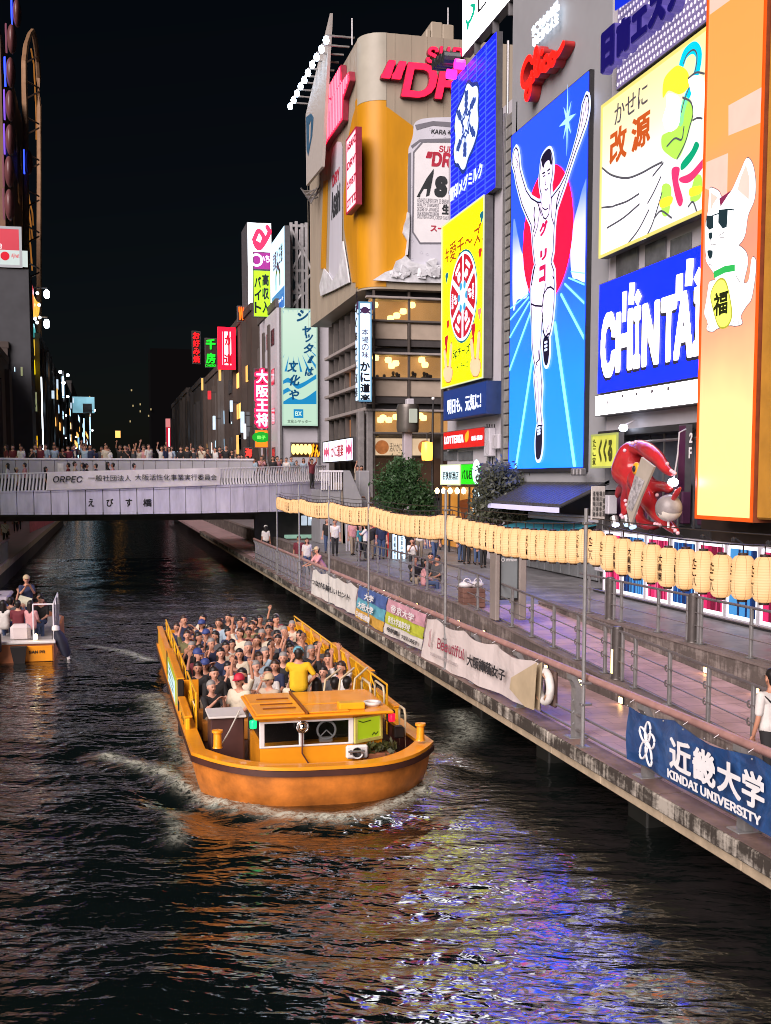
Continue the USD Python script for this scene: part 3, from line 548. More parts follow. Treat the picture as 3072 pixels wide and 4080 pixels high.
for k in range(26):
    u0, v0, u1, v1 = A.off(.5).rect(1886, 1918, 1950, 2036); u, v = RNG.uniform(u0, u1), RNG.uniform(v0, v1); g.append(affinity.rotate(affinity.scale(Point(u, v).buffer(0.16), 0.45, 1.6), RNG.uniform(-60, 60)))
art(t, 'leaf_pattern', glow('sign_ink', (25, 30, 30), 0.05), A.off(.5), unary_union(g).intersection(R(A.off(.5).rect(1885, 1919, 1948, 2038))))
for k, (a, b, lab) in enumerate(((1770, 1822, 'left'), (1828, 1884, 'right'))):
    part(hc, 'upper_window', mat('dim_window', (0.12, 0.13, 0.14), 0.2, 0.4, 1.5), lambda m: m.flat(A.off(-.33), R(A.off(-.33).rect(a, b, 1800, 1836)), 0.0, 0.03))

# --- the runner building
G = A; hg = house('runner_building', 'grey building front carrying the tall blue runner screen', XF + 0.12, yC, yB, 26, wall_grey, z0=5.2)
rg = G.rect(2046, 2352, 543, 1868); rg = (rg[0], rg[1], G.uv(2352, 270)[0], rg[3])
zt, zb = rg[3], rg[1]; uL, uR = rg[0], rg[2]
def zramp(name, stops, k=1.0, B=3.4):
    """A lit picture whose colour runs from bottom to top; stops: (height in metres, colour as seen)."""
    lo, hi = stops[0][0], stops[-1][0]
    MATS[name] = usdkit.material(stage, '/World/Looks/' + name, {'g': ('geometry', {}), 's': ('separate_xyz', {}), 'm': ('map_range', {'from_min': lo, 'from_max': hi, 'to_min': 0.0, 'to_max': 1.0, 'clamp': True}),
        'n': ('noise_texture', {'scale': 0.5, 'detail': 3.0}), 'a': ('math', {'math_type': 'multiply_add', 'value2': 0.10}),
        'r': ('rgb_ramp', {'ramp': [((z - lo) / (hi - lo), tuple(bright(lin(c), B))) for z, c in stops]}), 'p': ('principled_bsdf', {'base_color': (0.02, 0.02, 0.03), 'roughness': 0.3, 'emission_strength': k * EK})},
        [('g.position', 's.vector'), ('s.z', 'm.value'), ('g.position', 'n.vector'), ('n.fac', 'a.value1'), ('m.result', 'a.value3'), ('a.value', 'r.fac'), ('r.color', 'p.emission_color')], surface='p.BSDF'); return MATS[name]
hh = zt - zb
scr = zramp('runner_screen', [(zb, (0, 120, 250)), (zb + .30 * hh, (0, 114, 246)), (zb + .45 * hh, (12, 100, 240)), (zb + .60 * hh, (6, 66, 235)), (zb + .78 * hh, (0, 66, 240)), (zt, (0, 64, 235))], 2.0)
t = thing('runner_screen', 'tall blue lit screen of a runner with raised arms before a red disc', 'sign', G.at([((uL + uR) / 2, zb)])[0])
part(t, 'case', black, lambda m: m.flat(G, R((uL - .15, zb - .15, uR + .1, zt + .05)), -0.11, 0.16))
part(t, 'face', scr, lambda m: m.flat(G, R((uL, zb, uR, zt)), 0.052, 0.02))
G1 = G.off(0.08); cloud = zramp('runner_cloud', [(zb + .40 * hh, (70, 150, 235)), (zb + .47 * hh, (200, 205, 245)), (zb + .60 * hh, (215, 212, 248)), (zb + .72 * hh, (120, 150, 240))], 1.0)
art(t, 'cloud', cloud, G1, unary_union([poly(G1, closed(Z2([(765, 1960), (800, 2060), (830, 2200), (880, 2330), (890, 2600), (800, 2640), (762, 2700)]))), poly(G1, closed(Z2([(1440, 1560), (1380, 1650), (1340, 1800), (1300, 1950), (1270, 2150), (1280, 2420), (1330, 2460), (1420, 2470), (1440, 2200)])))]).intersection(R((uL + .02, zb, uR - .02, zt))), 0.002, 0.006)
lanes = []
for L, w in (([(1030, 590), (1190, 1745)], 0.24), ([(855, 830), (715, 1745)], 0.2), ([(832, 500), (668, 950)], 0.13), ([(825, 410), (670, 690)], 0.09), ([(820, 370), (672, 550)], 0.07), ([(815, 345), (675, 460)], 0.05), ([(1080, 350), (1272, 715)], 0.13), ([(1110, 265), (1278, 430)], 0.09), ([(1140, 215), (1280, 275)], 0.06), ([(1160, 165), (1280, 180)], 0.05)):
    lanes.append(line(G1, Z3(L), w))
art(t, 'lane_line', glow('lane_cyan', (150, 235, 255), 1.0), G1, unary_union(lanes).intersection(R((uL + .02, zb + .02, uR - .02, zt))), 0.01, 0.006)
rc = [G1.uv(2087, 935), G1.uv(2286, 935)]; dc = ((rc[0][0] + rc[1][0]) / 2 - 0.02, G1.uv(2186, 934)[1]); dr = (rc[1][0] - rc[0][0]) / 2
art(t, 'red_disc', glow('disc_red', (238, 16, 70), 1.0), G1, Point(*dc).buffer(dr, quad_segs=16), 0.018, 0.006)
u, v = G1.uv(*Z2([(1242, 1060)])[0]); st8 = [(u + (1.25, .26, .8, .26)[k % 4] * math.sin(k * math.pi / 8) * .62, v + (1.25, .26, .8, .26)[k % 4] * math.cos(k * math.pi / 8)) for k in range(16)]
art(t, 'star_glint', glow('star_pale', (170, 215, 255), 1.0), G1, Polygon(st8), 0.012, 0.006)
left_arm = Z2([(795, 1300), (812, 1325), (822, 1390), (830, 1490), (848, 1560), (885, 1680), (930, 1748), (985, 1782), (1025, 1785)])
right_arm = Z2([(1108, 1745), (1150, 1690), (1185, 1645), (1230, 1560), (1290, 1370), (1338, 1200), (1366, 1060), (1385, 925), (1415, 840), (1432, 850), (1440, 920), (1432, 1000), (1412, 1085), (1362, 1225), (1318, 1345), (1266, 1500), (1222, 1640), (1180, 1760), (1150, 1850), (1136, 1960), (1128, 2090), (1124, 2212)])
trunk_r = Z3([(1010, 60), (1006, 95), (1028, 160), (1032, 275), (1030, 400), (1018, 540), (1000, 650), (985, 692), (955, 690), (942, 620), (936, 520), (930, 600), (924, 700), (914, 830), (920, 930), (932, 1080), (922, 1280), (934, 1400), (902, 1402), (894, 1330), (880, 1150), (868, 1000), (880, 930), (864, 850), (854, 740), (852, 600), (846, 430), (843, 300), (862, 165), (878, 110), (866, 20)])
left_side = Z2([(945, 2160), (940, 2080), (930, 1980), (888, 1890), (850, 1800), (828, 1720), (800, 1610), (786, 1520), (764, 1440), (768, 1380), (778, 1330)])
body = poly(G1, left_arm + right_arm + trunk_r + left_side)
head = poly(G1, closed(Z2([(1012, 1480), (1022, 1400), (1052, 1345), (1090, 1318), (1112, 1360), (1122, 1450), (1116, 1550), (1094, 1650), (1060, 1722), (1038, 1735), (1014, 1690), (1003, 1590)])))
neck = poly(G1, Z2([(1022, 1680), (1100, 1620), (1108, 1790), (1015, 1795)]))
fig = unary_union([body, head, neck])
shoes = [poly(G1, closed(Z3([(900, 1400), (930, 1408), (932, 1560), (920, 1645), (902, 1672), (886, 1650), (880, 1540), (889, 1430)]))), poly(G1, closed(Z3([(946, 700), (986, 698), (990, 810), (980, 895), (965, 918), (951, 890), (942, 800)])))]
art(t, 'figure_outline', glow('outline_pale', (214, 226, 255), 1.0), G1, unary_union([fig] + shoes).buffer(0.13), 0.026, 0.006)
art(t, 'figure', glow('figure_white', (238, 226, 250), 1.05), G1, fig, 0.034, 0.006)
dk = glow('figure_line', (22, 18, 60), 0.5); P2 = lambda L, w=.06: line(G1, Z2(L), w); P3 = lambda L, w=.06: line(G1, Z3(L), w)
lines = [fig.boundary.buffer(0.032)] + [P2([(985, 1782), (1005, 1840), (1020, 1900)]), P2([(1020, 1790), (1015, 1840), (1040, 1920), (1060, 1930), (1085, 1890), (1095, 1800)]), P2([(960, 1830), (955, 1900), (965, 1980), (950, 2040)], .09), P2([(1000, 1800), (1000, 1900), (985, 2000), (955, 2090)]),
    P2([(1110, 1740), (1105, 1830), (1110, 1910), (1135, 1990)]), P2([(1180, 1690), (1160, 1760), (1150, 1840)], .09), P2([(1030, 1830), (1055, 1850), (1080, 1835)], .05), P2([(1050, 1665), (1062, 1678), (1078, 1660)], .05), P2([(1062, 1530), (1060, 1600), (1052, 1625), (1062, 1632)], .04),
    P2([(1030, 1530), (1050, 1520)], .07), P2([(1075, 1505), (1095, 1490)], .07), P2([(1035, 1555), (1052, 1548)], .05), P2([(1078, 1535), (1094, 1525)], .05), P2([(800, 1400), (815, 1440), (800, 1480)], .05), P2([(785, 1400), (795, 1380)], .04), P2([(1395, 990), (1380, 1080), (1370, 1130)], .05), P2([(1405, 900), (1410, 980)], .04), P2([(1420, 900), (1425, 970)], .04),
    P3([(880, 110), (868, 165), (850, 270)]), P3([(848, 425), (880, 440), (930, 442)], .07), P3([(940, 520), (932, 480), (945, 350), (975, 298), (1003, 288), (1028, 308)], .07), P3([(940, 640), (960, 690), (990, 660)], .08), P3([(905, 800), (910, 870), (885, 900), (895, 920)], .06), P3([(1018, 200), (1028, 225)], .05), P3([(965, 255), (950, 330), (938, 440)], .05), P3([(985, 600), (970, 640), (975, 670)], .05), P3([(890, 1000), (905, 1150), (905, 1300)], .035)]
art(t, 'figure_drawing', dk, G1, unary_union(lines), 0.042, 0.006)
hair = poly(G1, closed(Z2([(1030, 1465), (1026, 1400), (1055, 1350), (1090, 1325), (1108, 1362), (1116, 1440), (1104, 1452), (1088, 1412), (1055, 1438), (1042, 1478)])))
art(t, 'hair', dk, G1, hair, 0.05, 0.006); [art(t, 'shoe', dk, G1, s, 0.042, 0.006) for s in shoes]
art(t, 'lace', MATS['outline_pale'], G1, unary_union([line(G1, Z3([(900, y), (918, y - 8)]), .09) for y in (1420, 1445, 1468)] + [line(G1, Z3([(957, y), (973, y - 6)]), .09) for y in (735, 765, 795)]), 0.05, 0.006)
for ch, q in (('グ', (1006, 1078, 1975, 2092)), ('リ', (1012, 1070, 2212, 2305)), ('コ', (1003, 1060, 2352, 2500))):
    x0, y0 = Z2([(q[0], q[2])])[0]; x1, y1 = Z2([(q[1], q[3])])[0]; art(t, 'chest_letter', glow('chest_red', (222, 20, 90), 0.9), G1, text(G1.rect(x0, x1, y0, y1), ch, 5), 0.05, 0.006)
# script letters over the screen
t = thing('script_sign', 'red script letters with depth on the grey wall above the runner screen', 'sign', G.at([G.uv(2190, 300)])[0])
tub = {}
GL = [('letter_g', [(998, 548), (982, 520), (960, 520), (930, 570), (906, 650), (905, 730), (925, 765), (958, 735), (985, 680), (992, 650), (985, 700), (978, 800), (962, 862), (945, 872), (936, 835), (955, 770), (1010, 700)]), ('letter_l', [(1008, 700), (1038, 600), (1052, 500), (1042, 440), (1026, 450), (1018, 530), (1022, 640), (1040, 665), (1060, 640)]),
      ('letter_i', [(1060, 640), (1074, 570), (1078, 560), (1076, 610), (1090, 620)]), ('letter_i_dot', [(1082, 470), (1086, 462)]), ('letter_c', [(1143, 535), (1128, 505), (1105, 540), (1098, 595), (1115, 620), (1150, 580)]), ('letter_o', [(1180, 480), (1160, 505), (1160, 560), (1180, 570), (1198, 530), (1196, 485), (1180, 480), (1205, 500), (1235, 470), (1258, 430), (1275, 392)])]
for nm, L in GL:
    q = LineString(G.pts(curve(Z2(L), 6))).buffer(0.115, quad_segs=4)
    part(t, nm, glow('script_red', (255, 38, 28), 1.0), lambda m: m.flat(G, q, 0.30, 0.03)); part(t, 'letter_side', mat('letter_side_red', (0.35, 0.02, 0.02), 0.4), lambda m: m.flat(G, q, -0.1, 0.39))
t = thing('slogan_letters', 'two lines of small white lit letters at the top of the grey wall', 'sign', G.at([G.uv(2190, 120)])[0])
for s, q in (('すこやかな毎日、', (2131, 2250, 112, 152)), ('ゆたかな人生', (2136, 2238, 152, 193))):
    rr = G.rect(q[0], q[1], q[2], q[3]); w = (rr[2] - rr[0]) / len(s)
    for k, ch in enumerate(s): part(t, 'letter', glow('ink_white2', (232, 245, 255), 1.25), lambda m: m.flat(G, text((rr[0] + k * w, rr[1], rr[0] + (k + .9) * w, rr[3]), ch, 2) if ch != '、' else R((rr[0] + k * w, rr[1], rr[0] + (k + .25) * w, rr[1] + .2)), 0.1, 0.05))
# shop fronts under the runner
hu = house('riverside_shop', 'low dark shop under the runner screen with a tiled pent roof and teal awning', XF + 0.3, yC, yB + 0.1, 5.15, wall_dark, depth=10)
def pent(m):
    for k in range(26):
        y0 = yC + (yB - yC) * k / 26.0; m.prism([(XF - 1.5, 4.62), (XF + 0.3, 5.45), (XF + 0.3, 5.55), (XF - 1.5, 4.72)], 1, y0, y0 + (yB - yC) / 26.0 * 0.88)
part(hu, 'roof_tile_row', mat('roof_tile_dark', (0.05, 0.05, 0.055), 0.45, 0.2, 3.0), pent)
part(hu, 'roof_deck', black, lambda m: m.prism([(XF - 1.48, 4.60), (XF + 0.3, 5.40), (XF + 0.3, 5.44), (XF - 1.48, 4.64)], 1, yC, yB))
part(hu, 'eave_light_strip', glow('eave_lavender', (225, 215, 255), 0.9), lambda m: m.box((XF - 1.58, yC + 0.1, 4.42), (XF - 1.50, yB - 1.2, 4.60)))
part(hu, 'awning', mat('awning_teal', (0.03, 0.20, 0.26), 0.6, 0.15, 3.0), lambda m: m.prism([(XF - 1.4, 3.62), (XF + 0.3, 3.95), (XF + 0.3, 4.02), (XF - 1.4, 3.70), (XF - 1.44, 3.48), (XF - 1.40, 3.48)], 1, yC + 0.9, yB - 3.2))
part(hu, 'awning_box', wall_lav, lambda m: m.rbox((XF - 0.1, yC + 0.8, 4.02), (XF + 0.3, yB - 2.9, 4.28), 0.03))
for k in range(9):
    y = yC + 0.6 + k * 0.82; part(hu, 'shutter_panel', mat('shutter_grey', (0.16, 0.17, 0.18), 0.4, 0.2, 2.0), lambda m: m.rbox((XF + 0.14, y, ZT + 0.05), (XF + 0.285, y + 0.76, 3.4), 0.02))
for k, x in enumerate((2338, 2352, 2366)): part(hu, 'floodlight', steel, lambda m: m.rbox(A.at([A.uv(x, 1880)], 0.2)[0] - 0.13, A.at([A.uv(x, 1880)], 0.7)[0] + 0.13, 0.04))
# --- building with the stacked signs (right of the runner)
hb = house('sign_stack_building', 'grey building front stacked with lit advertising boards beside the orange screen', XF + 0.15, yD - 1.0, yC, 27, wall_lav, z0=7.2)
B = A.off(0.35)
rr = (B.uv(2456, 300)[0], B.uv(2456, 362)[1], B.uv(2830, 84)[0], 24)
t = board('dotted_sign', 'white dotted lit board with big dark blue characters at the top', 'sign', B, rr, glow('dot_board', (150, 135, 185), 0.55), 0.3)
du = 0.21; dots = []
for i, u in enumerate(np.arange(rr[0] + .15, rr[2] - .1, du)):
    for j, v in enumerate(np.arange(rr[1] + .15, min(rr[3], 20.6), du)): dots.append((u + (0.1 if j % 2 else 0), v))
def dotm(m):
    a = np.arange(6) * math.pi / 3; D = np.array(dots); n = len(D)
    uv = np.stack([D[:, None, 0] + .068 * np.cos(a), D[:, None, 1] + .068 * np.sin(a)], -1).reshape(-1, 2)
    f = np.array([[0, k, k + 1] for k in range(1, 5)]); m.add(B.at(uv, 0.02), (f[None] + 6 * np.arange(n)[:, None, None]).reshape(-1, 3))
part(t, 'lamp_dot', glow('dot_white', (255, 242, 255), .99), dotm, kind='stuff')
chars = [('日', 2433, 2485, 140, 298), ('商', 2495, 2550, 100, 236), ('工', 2556, 2618, 70, 178), ('ス', 2625, 2692, 0, 128), ('ア', 2700, 2770, -70, 60)]
for ch, x0, x1, y0, y1 in chars:
    q = B.rect(x0, x1, y0, y1)
    part(t, 'character', glow('navy_violet', (28, 20, 120), 0.5), lambda m: m.flat(B, text(q, ch, 6), 0.30, 0.04)); part(t, 'character_side', glow('violet_side', (110, 95, 190), 0.5), lambda m: m.flat(B, text(q, ch, 6).buffer(0.02), 0.025, 0.27))
part(t, 'blue_square', glow('deep_blue', (20, 50, 220), 0.9), lambda m: m.flat(B, poly(B, [(2490, -60), (2560, -110), (2560, 0), (2490, 46)]), 0.3, 0.04))
# wind and cloth sign: the painted figure is left as plain shapes of its colours
rr = (B.uv(2399, 425)[0], B.uv(2392, 1030)[1], B.uv(2826, 97)[0], B.uv(2399, 422)[1])
cream = zramp('cream_face', [(rr[1], (250, 250, 252)), (rr[1] + 2.4, (250, 250, 250)), (rr[1] + 3.6, (250, 243, 215)), (rr[3], (250, 238, 180))], .97, 1.3)
t = board('medicine_sign', 'cream lit board with grey and orange characters and green and blue painted shapes', 'sign', B, rr, cream, 0.3, glow('pale_yellow_frame', (250, 235, 130), 0.8), fw=0.09)
art(t, 'cloth_white', glow('cloth_face', (252, 250, 255), 1.0), B, poly(B, [(2400, 668)] + curve(Z4([(120, 1490), (200, 1545), (330, 1570), (450, 1530), (560, 1470), (640, 1430)]), 5) + Z4([(690, 1470), (640, 1700), (560, 1960), (500, 2100)]) + [(2400, 1016)]), 0.006, 0.005)
gl = glow('cloth_line', (110, 110, 120), 0.5)
art(t, 'cloth_line', gl, B, unary_union([line(B, curve(Z4(L), 5), 0.07) for L in ([(110, 1480), (200, 1545), (330, 1570), (450, 1530), (560, 1470), (640, 1430)], [(110, 1830), (210, 1820)], [(215, 1815), (330, 1775), (435, 1710)], [(155, 2010), (300, 1920), (440, 1800)], [(640, 1700), (560, 1960), (500, 2090)], [(525, 1850), (430, 2030), (315, 2175)], [(630, 1560), (570, 1690), (515, 1790)], [(650, 1440), (600, 1500), (560, 1550)])]), 0.014, 0.004)
art(t, 'headline', glow('text_grey', (110, 100, 110), 0.5), B, text(B.rect(2452, 2582, 420, 500), 'かせに', 0), 0.014)
art(t, 'big_characters', glow('text_orange', (205, 90, 35), 0.9), B, unary_union([text(B.rect(2433, 2500, 530, 664), '改', 2), text(B.rect(2520, 2594, 480, 612), '源', 2)]), 0.014)
rib = glow('ribbon_cyan', (0, 190, 215), 1.0)
art(t, 'ribbon', rib, B, LineString(B.pts(curve(Z4([(815, 560), (850, 470), (920, 420), (965, 480), (950, 620), (900, 760), (850, 880), (815, 1000), (810, 1060)]), 6))).buffer(0.16), 0.012, 0.005)
art(t, 'ribbon_line', gl, B, LineString(B.pts(curve(Z4([(830, 560), (865, 480), (920, 440), (950, 490), (935, 620), (885, 760), (840, 880), (812, 990)]), 6))).buffer(0.025), 0.018, 0.004)
art(t, 'green_shape', glow('lime_shape', (170, 220, 90), 1.0), B, unary_union([poly(B, closed(Z4(L))) for L in ([(830, 860), (900, 900), (920, 1000), (890, 1120), (850, 1260), (780, 1400), (690, 1360), (640, 1300), (640, 1200), (700, 1160), (790, 1080)], [(640, 1640), (720, 1650), (700, 1880), (640, 1880)], [(930, 1560), (990, 1560), (980, 1740), (890, 1770)])]), 0.012, 0.005)
art(t, 'yellow_shape', glow('amber_shape', (250, 205, 60), 1.0), B, unary_union([poly(B, closed(Z4(L))) for L in ([(800, 580), (870, 640), (880, 760), (800, 830), (700, 800), (650, 860), (660, 700), (740, 600)], [(630, 1760), (730, 1730), (720, 1800), (630, 1830)], [(890, 1660), (990, 1640), (985, 1700), (890, 1730)])]), 0.016, 0.005)
art(t, 'white_shape', glow('cloth_face', (252, 250, 255), 1.0), B, unary_union([poly(B, closed(Z4(L))) for L in ([(690, 830), (790, 860), (800, 1040), (770, 1130), (690, 1160), (650, 1060), (680, 940)], [(880, 690), (1000, 680), (1020, 900), (960, 1140), (920, 1000), (900, 820)])]), 0.02, 0.005)
art(t, 'teal_sash', glow('teal_shape', (0, 170, 120), 0.9), B, poly(B, closed(Z4([(940, 1250), (970, 1290), (900, 1420), (820, 1500), (815, 1440), (900, 1330)]))), 0.024, 0.005)
art(t, 'pink_sash', glow('pink_shape', (235, 60, 120), 0.9), B, unary_union([poly(B, closed(Z4(L))) for L in ([(730, 1500), (800, 1480), (790, 1600), (830, 1760), (800, 1820), (760, 1720)], [(800, 1570), (900, 1520), (1020, 1390), (1010, 1470), (900, 1600), (820, 1610)])]), 0.03, 0.005)
art(t, 'shape_line', gl, B, unary_union([LineString(B.pts(curve(Z4(L), 5))).buffer(0.03) for L in ([(830, 860), (900, 900), (920, 1000), (890, 1120), (850, 1260), (780, 1400)], [(690, 1290), (760, 1220), (820, 1230), (840, 1120)], [(580, 1920), (640, 1860), (730, 1920)], [(880, 1820), (920, 1780), (955, 1870)], [(920, 1060), (960, 1040), (1000, 1045)], [(880, 690), (950, 640), (1020, 650)])]), 0.036, 0.004)
# windows between the boards
for x0, x1 in ((2445, 2530), (2560, 2640), (2660, 2740)):
    part(hb, 'window', mat('dim_window', (0.12, 0.13, 0.14), 0.2, 0.4, 1.5), lambda m: m.flat(A, R(A.rect(x0, x1, 1000 - (x0 - 2445) * .2, 1110)), -0.12, 0.03))
# blue letters board
rr = (B.uv(2387, 1134)[0], B.uv(2377, 1572)[1], B.uv(2795, 1000)[0], B.uv(2387, 1134)[1])
t = board('letting_sign', 'blue lit board with heavy white capitals between the cream board and the octopus', 'sign', B, rr, glow('royal_blue', (8, 38, 240), 2.0, 0.03), 0.3)
wl = glow('letter_pale', (240, 236, 240), 1.5); sh = glow('letter_shadow', (60, 60, 90), 0.3)
zb0, zt0 = B.uv(2397, 1510)[1], B.uv(2397, 1255)[1]
for ch, x0, x1, dz in (('C', 2397, 2455, 0.0), ('H', 2456, 2522, 0.1), ('I', 2526, 2553, 0.1), ('N', 2560, 2628, 0.1), ('T', 2634, 2696, 0.1), ('A', 2688, 2762, 0.1), ('I', 2764, 2792, 0.1)):
    q = (B.uv(x0, 1400)[0], zb0 + dz, B.uv(x1, 1400)[0], zt0 - dz); g = text(q, ch, 4, 'latin')
    art(t, 'letter_shadow', sh, B, affinity.translate(g, -0.05, -0.05).buffer(0.05), 0.006, 0.008); art(t, 'letter', wl, B, g, 0.016, 0.02)
for x, y, w, h_, rot in ((2519, 1171, 0.34, 0.68, -8), (2544, 1185, 0.36, 0.36, 45), (2490, 1222, 0.25, 0.95, 0), (2750, 1085, 0.38, 0.75, -6), (2788, 1105, 0.4, 0.4, 45), (2709, 1145, 0.36, 0.75, 0)):
    u, v = B.uv(x, y); art(t, 'letter_ornament', wl, B, affinity.rotate(sbox(u - w / 2, v - h_ / 2, u + w / 2, v + h_ / 2), rot), 0.016, 0.02)
rr = (B.uv(2371, 1600)[0], B.uv(2370, 1660)[1], B.uv(2783, 1600)[0], B.uv(2372, 1576)[1])
t = board('white_strip_sign', 'long white lit strip board with tiny marks under the blue board', 'sign', B, rr, glow('strip_white', (250, 248, 248), 1.0), 0.5)
art(t, 'small_marks', glow('text_grey', (110, 100, 110), 0.5), B, unary_union([sbox(B.uv(x, y)[0], B.uv(x, y)[1], B.uv(x, y)[0] + .12, B.uv(x, y)[1] + .1) for x, y in ((2478, 1584), (2535, 1577), (2596, 1566), (2660, 1556))] + [text(B.rect(2388, 2432, 1603, 1622), '1 9 Z 階', 0)]), 0.006)
# --- the orange screen
O = planeX(15.4); ol, orr = O.uv(2776, 2050)[0], O.uv(2994, 2060)[0]; ob = O.uv(2776, 2056)[1]
ho = house('screen_building', 'dark building behind the tall orange cat screen with brown trim', 16.75, yE, yD + 0.4, 26, mat('wall_umber', (0.05, 0.035, 0.028), 0.6, 0.3, 0.8), z0=ZT)
part(ho, 'amber_column', mat('amber_column', (0.45, 0.22, 0.03), 0.5, 0.15, 1.2), lambda m: m.rbox((15.45, O.at([(orr + 0.95, 0)])[0][1], 4.6), (16.74, O.at([(orr + .12, 0)])[0][1], 26), 0.05))
face = zramp('orange_screen', [(ob, (255, 226, 150)), (ob + 3.6, (255, 214, 155)), (ob + 5.6, (255, 170, 130)), (ob + 7.6, (255, 150, 120)), (ob + 10.5, (255, 165, 85)), (ob + 14, (255, 160, 75))], 1.15, 1.5)
t = thing('cat_screen', 'tall orange lit screen showing a white lucky cat holding a gold coin', 'sign', O.at([((ol + orr) / 2, ob)])[0])
part(t, 'case', mat('case_rust', (0.20, 0.05, 0.02), 0.4), lambda m: m.flat(O, R((ol - .06, ob - .08, orr + .06, 25)), -0.55, 0.54)); part(t, 'frame', glow('frame_orange', (255, 95, 20), 0.8), lambda m: m.flat(O, R((ol - .05, ob - .07, orr + .05, 25)).difference(R((ol + .03, ob + .03, orr - .03, 25))), -0.005, 0.04))
part(t, 'face', face, lambda m: m.flat(O, R((ol + .03, ob + .03, orr - .03, 24.9)), -0.008, 0.012))
cl = lambda L: poly(O, closed(L))
pinkp = glow('screen_pink', (255, 178, 165), 1.1)
art(t, 'pink_block', pinkp, O, unary_union([poly(O, Z4([(1060, 0), (1240, 0), (1060, 130)])), poly(O, Z4([(1225, 930), (1515, 770), (1510, 1080), (1225, 1195)])), poly(O, Z4([(1030, 1430), (1220, 1350), (1210, 1760), (1020, 1660)]))]).intersection(R((ol + .05, ob, orr - .05, 24))), 0.006, 0.004)
kw = glow('cat_white', (236, 240, 242), 1.0); kd = glow('cat_dark', (40, 70, 80), 0.4); kl = glow('cat_line', (150, 130, 130), 0.6)
headc = cl(Z4([(1060, 1690), (1075, 1655), (1140, 1685), (1175, 1740), (1250, 1690), (1330, 1520), (1390, 1395), (1440, 1450), (1465, 1600), (1455, 1760), (1400, 1900), (1370, 2080), (1300, 2180), (1200, 2290), (1090, 2330), (1040, 2290), (1025, 2150), (1030, 1960), (1050, 1850)]))
bodyc = cl(Z5([(935, 60), (1000, 180), (1010, 230), (965, 250), (950, 330), (940, 400), (925, 500), (950, 570), (945, 630), (990, 645), (1030, 620), (1130, 595), (1170, 600), (1225, 580), (1215, 520), (1260, 440), (1300, 380), (1330, 200), (1335, 80), (1305, 60), (1280, 230), (1240, 250), (1270, 100), (1250, 0), (1150, -60), (1000, -40)]))
art(t, 'cat_outline', kl, O, headc.union(bodyc).buffer(0.025), 0.012, 0.004); art(t, 'cat_body', kw, O, headc.union(bodyc), 0.018, 0.004)
art(t, 'inner_ear', glow('ear_pink', (235, 190, 180), 1.0), O, unary_union([poly(O, Z4([(1385, 1450), (1415, 1560), (1410, 1760), (1310, 1670), (1340, 1560)])), poly(O, Z4([(1075, 1695), (1135, 1740), (1095, 1800), (1070, 1880)]))]), 0.024, 0.004)
art(t, 'plum_patch', glow('plum', (150, 50, 90), 0.8), O, poly(O, Z4([(1150, 1750), (1250, 1680), (1200, 1760), (1160, 1820)])), 0.024, 0.004)
art(t, 'dark_glasses', kd, O, unary_union([poly(O, Z4([(1035, 1900), (1095, 1900), (1095, 2010), (1060, 2025), (1035, 1990)])), poly(O, Z4([(1145, 1850), (1225, 1840), (1215, 2000), (1180, 2015), (1140, 1960)])), line(O, Z4([(1090, 1900), (1150, 1880)]), 0.03), line(O, Z4([(1225, 1845), (1280, 1850)]), 0.03)]), 0.024, 0.004)
art(t, 'muzzle', kd, O, unary_union([cl(Z4([(1055, 2060), (1085, 2050), (1085, 2095), (1065, 2110)])), cl(Z5([(950, 0), (990, 0), (985, 50), (965, 60)]))]), 0.024, 0.004)
art(t, 'whisker', kl, O, unary_union([line(O, L, 0.018) for L in (Z4([(1150, 2075), (1195, 2045)]), Z4([(1155, 2095), (1190, 2095)]), Z4([(1070, 2110), (1080, 2160), (1130, 2150)]), Z5([(960, 105), (985, 115)]), Z5([(1180, 60), (1180, 200), (1210, 250)]), Z5([(950, 580), (965, 630)]), Z5([(1160, 560), (1165, 600)]), Z5([(1195, 540), (1200, 590)]))]), 0.024, 0.004)
art(t, 'collar', glow('collar_green', (50, 190, 90), 0.9), O, poly(O, Z5([(1000, 165), (1090, 120), (1170, 108), (1170, 160), (1090, 175), (1000, 220)])), 0.024, 0.004)
coin = cl(Z5([(1010, 260), (1060, 215), (1105, 250), (1140, 400), (1150, 520), (1120, 600), (1070, 625), (1030, 590), (990, 450), (975, 350)]))
art(t, 'coin_rim', glow('coin_rim', (190, 190, 60), 0.8), O, coin, 0.03, 0.004); art(t, 'coin', glow('coin_gold', (228, 232, 110), 1.0), O, coin.buffer(-0.05), 0.036, 0.004)
x0, y0 = Z5([(1005, 320)])[0]; x1, y1 = Z5([(1120, 520)])[0]; art(t, 'coin_character', glow('coin_ink', (50, 60, 20), 0.2), O, text(O.rect(x0, x1, y0 + 12, y1 + 6), '福', 2), 0.042, 0.004)
# a pale board at the very edge of the view
E_ = planeX(15.9); t = board('pale_board', 'narrow pale grey board on the dark wall at the right edge', 'sign', E_, E_.rect(3060, 3230, 900, 1846), glow('pale_grey_face', (165, 172, 180), 0.6), 0.1, wall_lav)

